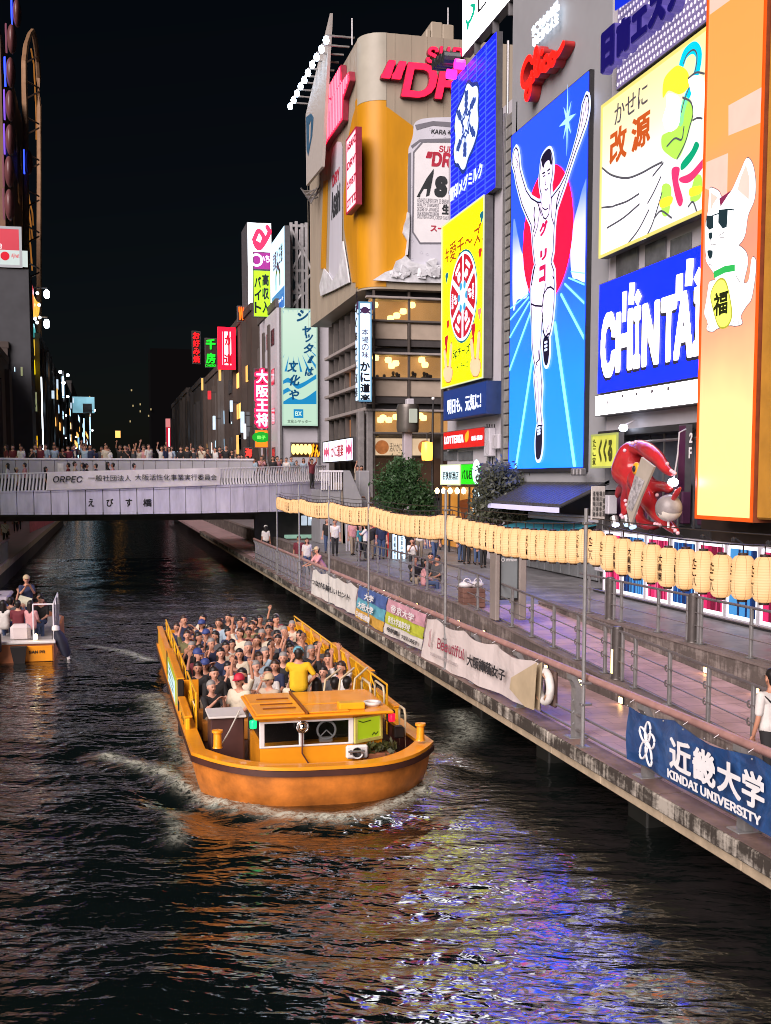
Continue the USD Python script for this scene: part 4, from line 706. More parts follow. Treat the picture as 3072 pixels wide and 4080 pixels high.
# ================================================================ BEYOND THE BRIDGE
# --- restaurant building with the beer hoarding
KY = 72.0; K = planeY(KY); kx = float(PY(1462, 1500, KY)[0]); KX = planeX(kx)
Kb = planeY(KY - 0.5)                                             # hoarding, a little proud
kxb = kx - 0.35; KXb = planeX(kxb)
k0 = KXb.uv(1234, 700)[0]                                         # far end of the canal side
conc = mat('concrete_brown', (0.085, 0.075, 0.07), 0.7, 0.25, 0.7); conc2 = mat('concrete_beige', (0.36, 0.30, 0.24), 0.7, 0.12, 1.0)
yK1 = float(KX.at([KX.uv(1278, 1700)])[0][1]); zK = lambda y: K.uv(1560, y)[1]
kb = thing('restaurant_building', 'dark framed restaurant building with warm lit window bands under the beer hoarding', 'building', (kx, KY, 4.3))
part(kb, 'wall', conc, lambda m: m.box((kx + 0.9, KY + 0.9, 4.3), (kx + 16, yK1, zK(1140))))
warm = glow('warm_interior', (222, 160, 96), 0.85, 0.35, 0.35); warm_dim = glow('dim_interior', (70, 50, 38), 0.6, 0.5, 0.5)
glass = pane_mat(); XE = kx + 13
fl = [(1192, 1276, warm), (1414, 1504, warm), (1640, 1722, warm)]
for yt, yb, wm_ in fl:
    part(kb, 'lit_room', wm_, lambda m: m.box((kx + 0.3, KY + 0.86, zK(yb)), (XE, KY + 0.89, zK(yt))))
    part(kb, 'room_ceiling', conc2, lambda m: m.box((kx + 0.3, KY + 0.05, zK(yt) - 0.02), (XE, KY + 0.85, zK(yt) + 0.1)))
    for a, b in ((1492, 1622), (1632, 1758)): part(kb, 'window_pane', glass, lambda m: m.flat(K, R((K.uv(a, 1500)[0], zK(yb), K.uv(b, 1500)[0], zK(yt))), -0.05, 0.015))
    part(kb, 'sill', conc, lambda m: m.rbox((kx, KY - 0.28, zK(yb + 9)), (XE, KY + 0.2, zK(yb)), 0.03)); part(kb, 'lintel', mat('lintel_grey', (0.30, 0.27, 0.26), 0.6), lambda m: m.rbox((kx - .1, KY - 0.34, zK(yt)), (XE, KY + 0.1, zK(yt - 9)), 0.03))
for yt, yb in ((1290, 1352), (1516, 1580)):
    for a, b in ((1492, 1622), (1632, 1758)): part(kb, 'parapet_panel', conc2, lambda m: m.rbox((K.uv(a, 1500)[0], KY - 0.1, zK(yb)), (K.uv(b, 1500)[0], KY + 0.5, zK(yt)), 0.03))
    part(kb, 'ledge', mat('ledge_dark', (0.05, 0.045, 0.045), 0.7), lambda m: m.box((kx, KY - 0.02, zK(yb + 27)), (XE, KY + 0.5, zK(yb + 1))))
for yt, yb in ((1128, 1178), (1384, 1404), (1610, 1630)): part(kb, 'recess', black, lambda m: m.box((kx + .05, KY + 0.3, zK(yb)), (XE, KY + 0.6, zK(yt))))
for x in (1488, 1627, 1760):
    part(kb, 'post', mat('post_bronze', (0.10, 0.085, 0.075), 0.45, metal=0.4), lambda m: m.rbox((K.uv(x, 1500)[0] - 0.08, KY - 0.2, 4.3), (K.uv(x, 1500)[0] + 0.08, KY - 0.03, zK(1130)), 0.02))
part(kb, 'hoarding_poster', glow('poster_cream', (225, 196, 160), 0.75, 0.2, 1.2), lambda m: [m.box((K.uv(a, 1)[0], KY - 0.15, zK(1814)), (K.uv(b, 1)[0], KY - 0.05, zK(1747))) for a, b in ((1489, 1604), (1640, 1716))])
part(kb, 'poster_picture', glow('poster_food', (180, 110, 60), 0.7, 0.5, 2.5), lambda m: [m.flat(K, Point(*K.uv(x, 1782)).buffer(0.45), 0.152, 0.01) for x in (1520, 1690)])
part(kb, 'poster_lettering', MATS['sign_ink'], lambda m: m.flat(K, text(K.rect(1550, 1600, 1765, 1800), '活けかに', 0), 0.152, 0.01))
part(kb, 'ground_front', warm_dim, lambda m: m.box((kx + 0.3, KY + 0.5, 4.3), (XE, KY + 0.6, zK(1825))))
part(kb, 'corner_column', mat('column_grey', (0.20, 0.19, 0.19), 0.6), lambda m: [m.rbox((K.uv(a, 1)[0], KY - 0.3, 4.3), (K.uv(b, 1)[0], KY + 0.4, zK(1640)), 0.05) for a, b in ((1421, 1446), (1455, 1482))])
lan = glow('room_lantern', (255, 226, 150), 2.6)
for x, y in ((1499, 1211), (1648, 1212), (1613, 1237), (1587, 1254), (1562, 1266), (1502, 1423), (1553, 1432), (1583, 1445), (1566, 1455), (1687, 1432), (1700, 1451), (1680, 1655), (1694, 1664), (1532, 1663), (1555, 1672), (1584, 1660), (1522, 1672)):
    p = K.at([K.uv(x, y)], -0.4)[0]; part(kb, 'room_lamp', lan, lambda m: m.lathe([(0.02, .2), (.2, .16), (.24, 0), (.2, -.16), (.02, -.2)], p, sides=10), True)
for k in range(12):                                               # diners seen over the sills
    x = (1512, 1540, 1576, 1590, 1598, 1655, 1664, 1700, 1710, 1718, 1726, 1560)[k]; y = (1498, 1496, 1484, 1488, 1494, 1484, 1490, 1486, 1490, 1496, 1498, 1262)[k]
    p = K.at([K.uv(x, y)], -0.62)[0]
    d = MB(); d.lathe([(0.01, .14), (.09, .11), (.11, 0), (.07, -.11), (.06, -.16), (.16, -.2), (.24, -.3), (.26, -.75)], p, sides=10)
    d.build('diner', None, mat('diner_dark', (0.04, 0.03, 0.03), 0.8), True, 'dark seated diner seen over the lit restaurant window sill' , 'person', 'diners behind the restaurant windows')
# canal side of the restaurant: dark window bays
for r0, (yt, yb) in enumerate(((1255, 1350), (1375, 1440), (1455, 1525), (1545, 1625), (1660, 1740))):
    za, zb_ = KX.uv(1400, yb)[1], KX.uv(1400, yt)[1]
    for k in range(7):
        y0 = KY + 1.5 + k * (yK1 - KY - 2) / 7; y1 = y0 + (yK1 - KY - 2) / 7 - 0.35
        lit = glow('bay_lit', (190, 120, 70), 0.6, 0.4, 1.0) if (r0 == 2 and k < 4) or (r0 == 4 and k in (1, 3)) else mat('bay_dark', (0.05, 0.05, 0.05), 0.15, 0.4, 1.0) if (k + r0) % 3 else mat('bay_curtain', (0.16, 0.145, 0.13), 0.7, 0.2, 2.0)
        part(kb, 'side_window', lit, lambda m: m.box((kx + 0.84, y0, za), (kx + 0.9, y1, zb_)))
    part(kb, 'side_ledge', MATS['lintel_grey'], lambda m: m.rbox((kx + 0.3, KY + 0.6, za - 0.35), (kx + 0.95, yK1, za - 0.12), 0.03))
for k in range(8):
    y0 = KY + 1.2 + k * (yK1 - KY - 2) / 7; part(kb, 'side_post', conc, lambda m: m.box((kx + 0.55, y0, 4.3), (kx + 0.95, y0 + 0.28, zK(1180))))
# vertical lit box sign on the corner
vc = planeY(KY - 1.6); rv = vc.rect(1428, 1481, 1201, 1600)
t = board('corner_box_sign', 'tall white lit box sign with crab mark and black characters on the restaurant corner', 'sign', vc, rv, glow('box_white', (222, 240, 255), 1.1), 0.75, glow('box_frame', (120, 180, 220), 0.5), fw=0.10)
art(t, 'characters', glow('ink_violet', (95, 60, 110), 0.3), vc, text((rv[0] + .2, vc.uv(1, 1392)[1], rv[2] - .2, vc.uv(1, 1262)[1]), '本場の味', 1, vertical=True))
art(t, 'big_characters', glow('ink_navy', (15, 20, 45), 0.1), vc, text((rv[0] + .12, vc.uv(1, 1588)[1], rv[2] - .12, vc.uv(1, 1402)[1]), 'かに道楽', 3, vertical=True))
u, v = vc.uv(1454, 1236); crab = unary_union([affinity.scale(Point(u, v).buffer(0.26), 1, .8)] + [LineString([(u + s * .2, v), (u + s * .5, v + .12), (u + s * .42, v + .5)]).buffer(.06) for s in (-1, 1)] + [LineString([(u + s * .2, v - .1), (u + s * .45, v - .25)]).buffer(.05) for s in (-1, 1)])
art(t, 'crab_mark', MATS['ink_violet'], vc, crab)
part(t, 'side_face', glow('box_white', (222, 240, 255), 1.1), lambda m: m.box((rv[0] - 0.03, KY - 1.55, rv[1] + .1), (rv[0] - 0.005, KY - 0.9, rv[3] - .1)))
part(t, 'side_character', MATS['ink_navy'], lambda m: [m.flat(Plane((rv[0] - 0.03, 0, 0), (0, -1, 0), (-1, 0, 0)), text((-KY + .95, rv[1] + .3 + k * .86, -KY + 1.5, rv[1] + .95 + k * .86), ch, 2), 0.003, 0.008) for k, ch in enumerate('楽道にか味の場本')])
# low white sign with crabs
lp = planeX(kx - 0.4); rl = lp.rect(1287, 1408, 1757, 1846); rl = (rl[0], rl[1], rl[2], lp.uv(1287, 1760)[1])
t = board('crab_shop_sign', 'wide white lit shop sign with red lettering between two pink crabs', 'sign', lp, rl, glow('box_white2', (240, 244, 255), 1.1), 0.4, black, fw=0.08)
uc = (rl[0] + rl[2]) / 2; hv = rl[3] - rl[1]; vv = (rl[1] + rl[3]) / 2
art(t, 'lettering', glow('crab_red', (190, 30, 55), 0.7), lp, text((uc - (rl[2] - rl[0]) * .2, vv - hv * .28, uc + (rl[2] - rl[0]) * .2, vv + hv * .28), 'かに道楽', 2))
for s in (-1, 1):
    cu_ = uc + s * (rl[2] - rl[0]) * .37; w = (rl[2] - rl[0]) * .09
    art(t, 'crab', glow('crab_pink', (225, 70, 130), 0.8), lp, unary_union([affinity.scale(Point(cu_, vv).buffer(1), w * .45, hv * .22)] + [LineString([(cu_ + a * w * .3, vv), (cu_ + a * w * .9, vv + b * hv * .12), (cu_ + a * w * .8, vv + b * hv * .38)]).buffer(.09) for a in (-1, 1) for b in (-1, -.4, .4, 1)]))
# --- the beer hoarding itself: rounded block, cream with a gold wedge, cans, red neon
hd = thing('beer_hoarding', 'huge cream and gold rounded corner hoarding with silver beer cans and red neon letters', 'sign', (kxb, KY - 0.5, zK(1140)))
ztop, zbot = K.uv(1420, 132)[1], Kb.uv(1480, 1148)[1]
rad = 1.5; cxr, cyr = kxb + rad, KY - 0.5 + rad
arcp = [(cxr - rad * math.sin(a), cyr - rad * math.cos(a)) for a in np.linspace(0, math.pi / 2, 13)]
yFar = float(KXb.at([(k0, 0)])[0][1])
cream_m = mat('hoarding_cream', (0.33, 0.285, 0.22), 0.55, 0.12, 0.5, stretch=(1, 1, .15)); gold_m = mat('hoarding_gold', (0.52, 0.235, 0.004), 0.5, 0.16, 0.6, stretch=(1, 1, .2))
part(hd, 'block', cream_m, lambda m: m.prism(arcp + [(kxb, yFar), (kxb + 16, yFar), (kxb + 16, KY - 0.5)], 2, zbot, ztop), smooth=30)
part(hd, 'rib', cream_m, lambda m: [m.box((kxb + 2 + k * 1.05, KY - 0.517, zbot), (kxb + 2.06 + k * 1.05, KY - 0.505, ztop)) for k in range(12)] + [m.box((kxb - 0.015, KY + 2 + k * 1.1, zbot), (kxb - 0.005, KY + 2.06 + k * 1.1, ztop)) for k in range(17)])
gw = poly(Kb, Z1([(740, 762), (860, 828), (1045, 965), (1080, 1100), (1080, 1900), (1000, 1985), (915, 2010), (900, 2070), (820, 2110), (740, 2150), (700, 2160)]) )
gwL = poly(KXb, Z1([(655, 770), (628, 770), (590, 900), (560, 1040), (550, 1250), (520, 1500), (525, 1750), (560, 2000), (585, 2165), (655, 2165)]))
uR0 = kxb + rad
art(hd, 'gold_field', gold_m, Kb, gw.union(R((uR0 - .02, Kb.uv(1, 1143)[1], Kb.uv(1490, 1)[0], Kb.uv(1480, 396)[1]))).intersection(R((uR0, zbot + .05, 99, ztop))), 0.02, 0.02)
art(hd, 'gold_field', gold_m, KXb, gwL.union(R((-(cyr + .6), KXb.uv(1420, 1148)[1], -cyr, KXb.uv(1420, 400)[1]))).intersection(R((-99, zbot + .05, -cyr, ztop))), 0.02, 0.02)
zg0, zg1 = Kb.uv(1480, 1140)[1], Kb.uv(1480, 396)[1]
def goldarc(m):
    P = np.array([(cxr - (rad + .03) * math.sin(a), cyr - (rad + .03) * math.cos(a)) for a in np.linspace(0, math.pi / 2, 13)])
    v = np.vstack([np.c_[P, np.full(13, zg0)], np.c_[P, np.full(13, zg1)]]); i = np.arange(12); m.add(v, np.stack([i, i + 13, i + 14, i + 1], -1))
part(hd, 'gold_corner', gold_m, goldarc, True)
part(hd, 'cream_corner', mat('hoarding_pale', (0.36, 0.34, 0.28), 0.5, 0.1, .5), lambda m: m.add(*(lambda P: (np.vstack([np.c_[P, np.full(13, zg1 + .02)], np.c_[P, np.full(13, ztop)]]), np.stack([np.arange(12), np.arange(12) + 13, np.arange(12) + 14, np.arange(12) + 1], -1)))(np.array([(cxr - (rad + .03) * math.sin(a), cyr - (rad + .03) * math.cos(a)) for a in np.linspace(0, math.pi / 2, 13)]))), True)
part(hd, 'gold_far_band', gold_m, lambda m: m.flat(KXb, poly(KXb, Z1([(365, 1390), (400, 1380), (385, 2060), (345, 2060)])), 0.02, 0.02))
silver = mat('can_silver', (0.56, 0.57, 0.64), 0.35, 0.12, 0.35, stretch=(1, 1, .1), spec=.6); can_w = mat('can_white', (0.76, 0.76, 0.79), 0.45, 0.06, 0.5); can_g = mat('can_grey', (0.18, 0.18, 0.21), 0.4, 0.15, .4)
c1 = lambda L, pl=Kb: poly(pl, Z1(L))
art(hd, 'can', silver, Kb, c1(curve([(1052, 985), (1056, 955), (1085, 925), (1150, 908), (1300, 900), (1500, 903), (1800, 925)], 5) + [(1800, 2100), (1040, 2060), (1005, 1990)] + curve([(1008, 1800), (1008, 1400), (1012, 1165), (1026, 1110), (1045, 1050), (1052, 985)], 5)), 0.05)
art(hd, 'can_edge', can_g, Kb, c1([(1010, 1180), (1032, 1170), (1030, 1990), (1006, 1985)]), 0.062)
art(hd, 'can_shoulder', can_g, Kb, c1([(1062, 960), (1200, 930), (1420, 945), (1420, 985), (1200, 965), (1075, 1000)]).union(c1([(1030, 1120), (1100, 1070), (1400, 1060), (1400, 1085), (1100, 1090), (1040, 1140)])), 0.065)
lab = [(1120, 1090), (1420, 1090), (1420, 1865), (1100, 1865), (1045, 1780), (1052, 1170)]
art(hd, 'can_label', can_w, Kb, c1(lab), 0.065); art(hd, 'label_border', can_g, Kb, LineString(Kb.pts(Z1(lab + lab[:1]))).buffer(0.05), 0.08)
def zt1(x0, y0, x1, y1, s, b=2, f='latin', sk=8): 
    a, c = Kb.uv(*Z1([(x0, y1)])[0]), Kb.uv(*Z1([(x1, y0)])[0]); return text((a[0], a[1], c[0], c[1]), s, b, f, skew=sk)
art(hd, 'can_lettering', mat('can_red', (0.42, 0.03, 0.06), 0.5), Kb, unary_union([zt1(1245, 1130, 1420, 1168, 'SUPER', 2), zt1(1145, 1185, 1470, 1275, '“DRY”', 4), zt1(1180, 1735, 1400, 1775, 'スーパー', 3, 'cjk', 0)]), 0.08)
art(hd, 'can_name', mat('can_black', (0.03, 0.035, 0.04), 0.5), Kb, unary_union([c1([(1075, 1510), (1150, 1370), (1205, 1296), (1205, 1330), (1172, 1500), (1145, 1510), (1155, 1450), (1130, 1450), (1105, 1490), (1098, 1515)]), zt1(1208, 1355, 1312, 1512, 's', 5, 'latin', 6), zt1(1316, 1355, 1640, 1512, 'ahi', 5, 'latin', 6), zt1(1268, 1570, 1335, 1645, '生', 4, 'cjk', 0)]), 0.08)
art(hd, 'can_small_print', can_g, Kb, unary_union([zt1(1078, 1535 + 32 * k, (1340, 1245, 1245, 1245, 1330)[k], 1552 + 32 * k, ('ASAHI SUPER DRY IS BREWED', 'QUALITY STANDARDS', 'DESIRE OF JAPANESE', 'OUR ADVANCED BREW', 'DELIVER A DRY, CRISP TASTE')[k], 0) for k in range(5)]), 0.08)
art(hd, 'can_top_lettering', MATS['can_black'], Kb, zt1(1185, 1003, 1400, 1030, 'KARA 辛口', 1, 'cjk', 8), 0.08)
ice = mat('ice_white', (0.60, 0.62, 0.66), 0.35, 0.3, 1.2)
art(hd, 'ice_heap', ice, Kb, c1([(735, 2152), (830, 2090), (890, 2070), (915, 2005), (960, 1985), (985, 1960), (1030, 2010), (1100, 2030), (1300, 2040), (1700, 2050), (1700, 2185), (1000, 2168)]).union(c1([(985, 1960), (1000, 1850), (965, 1790), (975, 1730), (990, 1690), (1000, 1630), (1015, 1640), (1018, 1720), (1012, 1830), (1002, 1960)])), 0.1, 0.15)
for k in range(26):
    x, y = RNG.uniform(860, 1330), RNG.uniform(2030, 2130); u, v = Kb.uv(*Z1([(x, max(y, 2160 - (x - 740) * .35))])[0]); s = RNG.uniform(.25, .55)
    part(hd, 'ice_cube', ice, lambda m: m.man(m3.Manifold.hull_points(np.array([(u + s * RNG.uniform(-1, 1), KY - 0.75 - RNG.uniform(0, .2), v + s * RNG.uniform(-.8, .8)) for _ in range(9)]))))
for k in range(40):
    x, y = Z1([(RNG.uniform(1030, 1320), RNG.uniform(980, 2000))])[0]; u, v = Kb.uv(x, y); part(hd, 'dew_drop', silver, lambda m: m.lathe([(0.01, .08), (.06, .05), (.08, 0)], (u, KY - 0.58, v), axis=1, sides=6)) if k < 24 else None
neon = glow('neon_red', (255, 42, 88), 1.15, 0.12, 4.0); neon_s = mat('neon_tray', (0.25, 0.02, 0.04), 0.5)
gs = [('“', 795, 985, 488, 612, 2), ('D', 950, 1225, 512, 752, 2), ('R', 1205, 1450, 520, 768, 2), ('S', 1142, 1232, 378, 495, 2), ('U', 1238, 1322, 378, 490, 2), ('P', 1330, 1420, 385, 490, 2)]
for ch, x0, x1, y0, y1, b in gs:
    a, c = Kb.uv(*Z1([(x0, y1)])[0]), Kb.uv(*Z1([(x1, y0)])[0]); g = text((a[0], a[1], c[0], c[1]), ch, b, 'latin', skew=10)
    art(hd, 'neon_letter', neon, Kb, g, 0.36, 0.05); art(hd, 'neon_tray', neon_s, Kb, g.buffer(0.03), 0.03, 0.32)
for L in ([(430, 700), (540, 510), (550, 640), (480, 760), (425, 770)], [(440, 740), (480, 770), (450, 920), (380, 900)], [(355, 940), (420, 860), (510, 690), (605, 560), (610, 620), (560, 760), (555, 920), (440, 1080), (405, 1150), (380, 1130), (362, 1020)]):
    g = poly(KXb, Z1(L)); art(hd, 'side_neon', neon, KXb, g, 0.40, 0.05); art(hd, 'neon_tray', neon_s, KXb, g.buffer(0.08), 0.03, 0.36)
    u0, v0, u1, v1 = g.bounds
    art(hd, 'neon_tube', glow('neon_pale', (255, 150, 170), 1.3), KXb, unary_union([LineString([(u, v0), (u + .2, v1)]).buffer(0.05) for u in np.arange(u0, u1, 0.55)]).intersection(g.buffer(-0.08)), 0.46, 0.04)
# canal-side can, upright small red sign and the overhanging far board
art(hd, 'side_can', silver, KXb, poly(KXb, Z1([(445, 1130), (475, 1085), (505, 1090), (515, 1130), (510, 1900), (500, 2120), (420, 2150), (410, 2080), (430, 1200)])), 0.05)
art(hd, 'side_can_lettering', MATS['can_black'], KXb, text(KXb.rect(*[p[0] for p in Z1([(432, 0), (500, 0)])], *[p[1] for p in Z1([(0, 1480), (0, 1690)])]), 'Asahi', 3, 'latin'), 0.08)
art(hd, 'side_can_lettering', MATS['can_red'], KXb, text(KXb.rect(*[p[0] for p in Z1([(440, 0), (495, 0)])], *[p[1] for p in Z1([(0, 1350), (0, 1440)])]), 'DRY', 3, 'latin'), 0.08)
art(hd, 'side_ice', ice, KXb, poly(KXb, Z1([(350, 2190), (385, 2060), (420, 2100), (450, 2150), (500, 2080), (530, 1850), (560, 2030), (580, 2165), (450, 2230), (360, 2270)])), 0.1, 0.1)
sp = planeX(kxb - 0.6); rs = sp.rect(1380, 1420, 545, 855); rs = (rs[0], sp.uv(1380, 858)[1], rs[2], sp.uv(1380, 560)[1])
t = board('number_sign', 'narrow white and red lit plate with stacked lettering on the hoarding corner', 'sign', sp, rs, glow('plate_pink', (250, 205, 215), 1.0), 0.35, glow('plate_red', (190, 20, 60), 0.7), fw=0.1, case=neon_s)
hh2 = (rs[3] - rs[1]) / 4
for k, s in enumerate(('ITTI', '1987', 'DRY', 'ASAHI')): art(t, 'lettering', glow('plate_red', (190, 20, 60), 0.7), sp, text((rs[0] + .25, rs[1] + k * hh2 + .35, rs[2] - .25, rs[1] + (k + 1) * hh2 - .35), s, 3, 'latin'))
fb = planeX(kxb - 0.9); uL_ = fb.uv(1229, 500)[0]; uR_ = fb.uv(1293, 500)[0]
ob_ = part(hd, 'far_board', mat('far_board_cream', (0.42, 0.39, 0.36), 0.5, 0.06), lambda m: m.flat(fb, Polygon([(uL_, fb.uv(1229, 742)[1]), (uR_, fb.uv(1293, 665)[1]), (uR_ + 3.2, fb.uv(1293, 665)[1] + 9), (uR_ + 6.0, ztop - .5), (uL_, fb.uv(1229, 455)[1])]), 0.0, 0.2))
art(hd, 'far_board_mark', mat('mark_navy', (0.03, 0.10, 0.18), 0.5), fb, poly(fb, Z1([(252, 900), (290, 870), (310, 900), (300, 1040), (280, 1140), (268, 1200), (256, 1150)])).difference(poly(fb, Z1([(275, 960), (292, 920), (285, 1060), (272, 1120)]))), 0.21)
part(hd, 'truss_underside', steel, lambda m: [m.tube([(kxb - .8, y, KXb.uv(1240, 750)[1] - .2 * k), (kxb + .3, y + .7, KXb.uv(1240, 750)[1] - 1.2 + .5 * (k % 3))], 0.06, 5) for k, y in enumerate(np.linspace(yFar - .5, yFar - 5, 12))])
part(kb, 'lower_board', mat('icy_print', (0.42, 0.42, 0.43), 0.5, 0.45, 0.8), lambda m: m.flat(KXb, poly(KXb, ZK([(60, 290), (90, 60), (360, 0), (370, 80), (200, 190), (70, 310)])), -0.25, 0.2))
# floodlights on arms over the roof
ft = PX(1230, 420, kxb)
flr = thing('floodlight_row', 'row of ten bright white floodlights on arms above the hoarding', 'floodlights', PX(1300, 150, kxb - 3.0))
Lp = planeX(kxb - 1.8)
for k, (x, y) in enumerate(((383, 306), (348, 376), (311, 437), (277, 494), (245, 557), (217, 612), (188, 661), (160, 716), (134, 766), (108, 815))):
    p = Lp.at([Lp.uv(*Z1([(x, y)])[0])])[0]
    part(flr, 'lamp', glow('flood_white', (225, 240, 255), 5.0), lambda m: m.lathe([(0.03, .26), (.16, .17), (.22, -.04), (.14, -.22), (.02, -.26)], p, sides=10), True)
    part(flr, 'arm', mat('arm_pale', (0.24, 0.23, 0.22), 0.5, metal=.3), lambda m: m.box((p[0], p[1] - .07, p[2] + .24), (kxb + .05, p[1] + .07, p[2] + .33)))
rf = thing('roof_plant', 'pale roof machines and stair head on top of the beer hoarding', 'roof machinery', (kx + 8, KY + 5, ztop))
for a, b, t_ in ((965, 1075, 215), (1100, 1195, 225)):
    x0, x1 = K.uv(*Z1([(a, 200)])[0])[0], K.uv(*Z1([(b, 200)])[0])[0]; zt_ = K.uv(*Z1([(a, t_)])[0])[1]
    part(rf, 'vent_housing', wall_lav, lambda m: [m.rbox((x0 + .1, KY + 1, ztop), (x1 - .1, KY + 2.2, zt_ - .4), .05), m.lathe([((x1 - x0) / 2, -.35), ((x1 - x0) / 2, -.05), ((x1 - x0) * .4, .05), (.02, .1)], ((x0 + x1) / 2, KY + 1.6, zt_), sides=14)])
for a, b, t_ in ((1200, 1240, 150), (1238, 1330, 90), (1325, 1420, 110)):
    x0, x1 = K.uv(*Z1([(a, 200)])[0])[0], K.uv(*Z1([(b, 200)])[0])[0]; part(rf, 'stair_head', cream_m, lambda m: m.rbox((x0, KY + 1.5, ztop), (x1, KY + 4, K.uv(*Z1([(a, t_)])[0])[1]), .08))
for x, y0 in ((582, 140), (1318, 60)): part(rf, 'mast', steel, lambda m: m.tube([PY(*Z1([(x, y0)])[0], KY + 2), (PY(*Z1([(x, y0)])[0], KY + 2)[0], KY + 2, ztop)], 0.05, 5))

# --- the row of buildings farther along the right bank
def tower(name, label, Xf, x0, x1, ytop, wall, lit, nwin, depth=14, seed=0, cat='building', group=None, sgn=1, pipes=3):
    """A block along the canal between the far edge x0 and the near edge x1 (in the photograph's pixels)."""
    pl = planeX(Xf); ya, yb = sorted((float(PX(x0, 1800, Xf)[1]), float(PX(x1, 1800, Xf)[1]))); yb = min(yb, 700); ya = min(ya, yb - 3); z1 = float(PX((x0 + x1) / 2, ytop, Xf)[2])
    t = thing(name, label, cat, (Xf, (ya + yb) / 2, 4.3), group); r = np.random.default_rng(seed)
    part(t, 'wall', wall, lambda m: m.box((Xf, ya, 1.0), (Xf + sgn * depth, yb, z1)))
    part(t, 'roof_parapet', wall, lambda m: m.rbox((Xf - sgn * .15, ya, z1), (Xf + sgn * 3, yb, z1 + .8), .05))
    rows = max(int((z1 - 6) / 3.4), 2); L = yb - ya
    for k in range(nwin):
        i = r.integers(0, rows); y = ya + (0.05 + 0.85 * r.random()) * L; w = max(0.08 * L, 0.8) * (.6 + r.random()); z = 5.4 + i * 3.4
        c = lit[r.integers(0, len(lit))]
        part(t, 'window', c, lambda m: m.box((Xf - sgn * .12, y, z), (Xf - sgn * .02, min(y + w, yb - .1), z + 1.6)))
    for k in range(pipes):
        y = ya + (k + .5) / pipes * L; part(t, 'pilaster', wall, lambda m: m.box((Xf - sgn * .5, y, 1.0), (Xf - sgn * .01, y + .06 * L, z1 - r.random() * 3)))
    return t
wl_w, wl_c, wl_d = glow('window_warm', (255, 205, 120), 1.0), glow('window_cool', (205, 235, 255), 1.2), mat('window_dark', (0.03, 0.035, 0.04), 0.15)
gA, gB, gC, gD = mat('block_grey', (0.065, 0.057, 0.052), .7, .2, .3), mat('block_brown', (0.05, 0.036, 0.03), .7, .25, .3), mat('block_pale', (0.075, 0.064, 0.058), .7, .12, .3), mat('block_dark', (0.022, 0.020, 0.020), .7, .3, .3)
tower('office_block', 'grey block at the far right end of the canal beyond the red tower light', 12.2, 688, 716, 1610, gD, [wl_d, wl_c], 16, seed=1)
tower('office_block', 'narrow grey block with a lime lit strip far down the right bank', 12.6, 716, 748, 1578, gA, [wl_d, wl_c, wl_w], 20, seed=2)
tower('office_block', 'tall grey ribbed block under the red neon column', 13.0, 748, 806, 1552, gD, [wl_d, wl_c, wl_d], 24, seed=3, pipes=5)
tower('office_block', 'grey block with a white top board under the green neon', 13.6, 806, 872, 1508, gB, [wl_d, wl_c, wl_w], 26, seed=4, pipes=4)
tower('office_block', 'pale narrow block under the red framed sign', 14.0, 872, 902, 1475, gC, [wl_d, wl_d, wl_c], 14, seed=5)
tower('office_block', 'tall dark brown block below the flame coloured neon', 14.3, 902, 1008, 1292, gB, [wl_d, wl_d, wl_d, wl_d, wl_w], 34, seed=6, pipes=3)
tower('office_block', 'grey block with balconies behind the pink neon column', 15.0, 1008, 1108, 1270, gC, [wl_d, wl_d, mat('balcony_grey', (.2, .2, .2), .6)], 34, seed=7, pipes=5)
bxY = 100.0; P100 = planeY(bxY); bx0, bx1 = P100.uv(1108, 1500)[0], P100.uv(1285, 1500)[0]; z100 = lambda y: P100.uv(1190, y)[1]
t = thing('sunburst_sign_building', 'pale grey block behind the tall green and blue sunburst sign', 'building', (bx0, bxY + 6, 4.3)); part(t, 'wall', wall_lav, lambda m: m.box((bx0, bxY + .5, 1), (bx1 + 4, bxY + 12, z100(1225))))
part(t, 'drain_pipe', steel, lambda m: [m.tube([(x, bxY + .4, 4.5), (x, bxY + .4, z100(1225))], .12, 6) for x in (bx0 + .3, bx1 - .3)])
part(t, 'side_window', wl_d, lambda m: [m.box((bx0 - .05, bxY + 2 + 3 * k, z), (bx0 - .01, bxY + 4 + 3 * k, z + 1.4)) for k in range(3) for z in (7, 10.5, 14, 17.5)])
rS = P100.rect(1120, 1264, 1227, 1696)
face = zramp('sunburst_face', [(rS[1], (206, 240, 212)), (rS[1] + 5, (205, 240, 215)), (rS[3], (222, 248, 226))], .92, 1.0)
t = board('sunburst_sign', 'tall pale green lit sign with a blue sunburst, waves and slanting blue lettering', 'sign', P100, rS, face, 0.35, glow('sunburst_frame', (190, 225, 205), .6), fw=.12)
bl = glow('burst_blue', (25, 135, 190), .9); su, sv = P100.uv(1168, 1332)
rays = [Polygon([(su + 1.9 * math.sin(a), sv + 1.9 * math.cos(a)), (su + 12 * math.sin(a - .06), sv + 12 * math.cos(a - .06)), (su + 12 * math.sin(a + .06), sv + 12 * math.cos(a + .06))]) for a in np.linspace(0, 2 * math.pi, 30, endpoint=False)]
art(t, 'ray', bl, P100, unary_union(rays).intersection(R((rS[0] + .15, P100.uv(1, 1455)[1], rS[2] - .15, rS[3] - .15))))
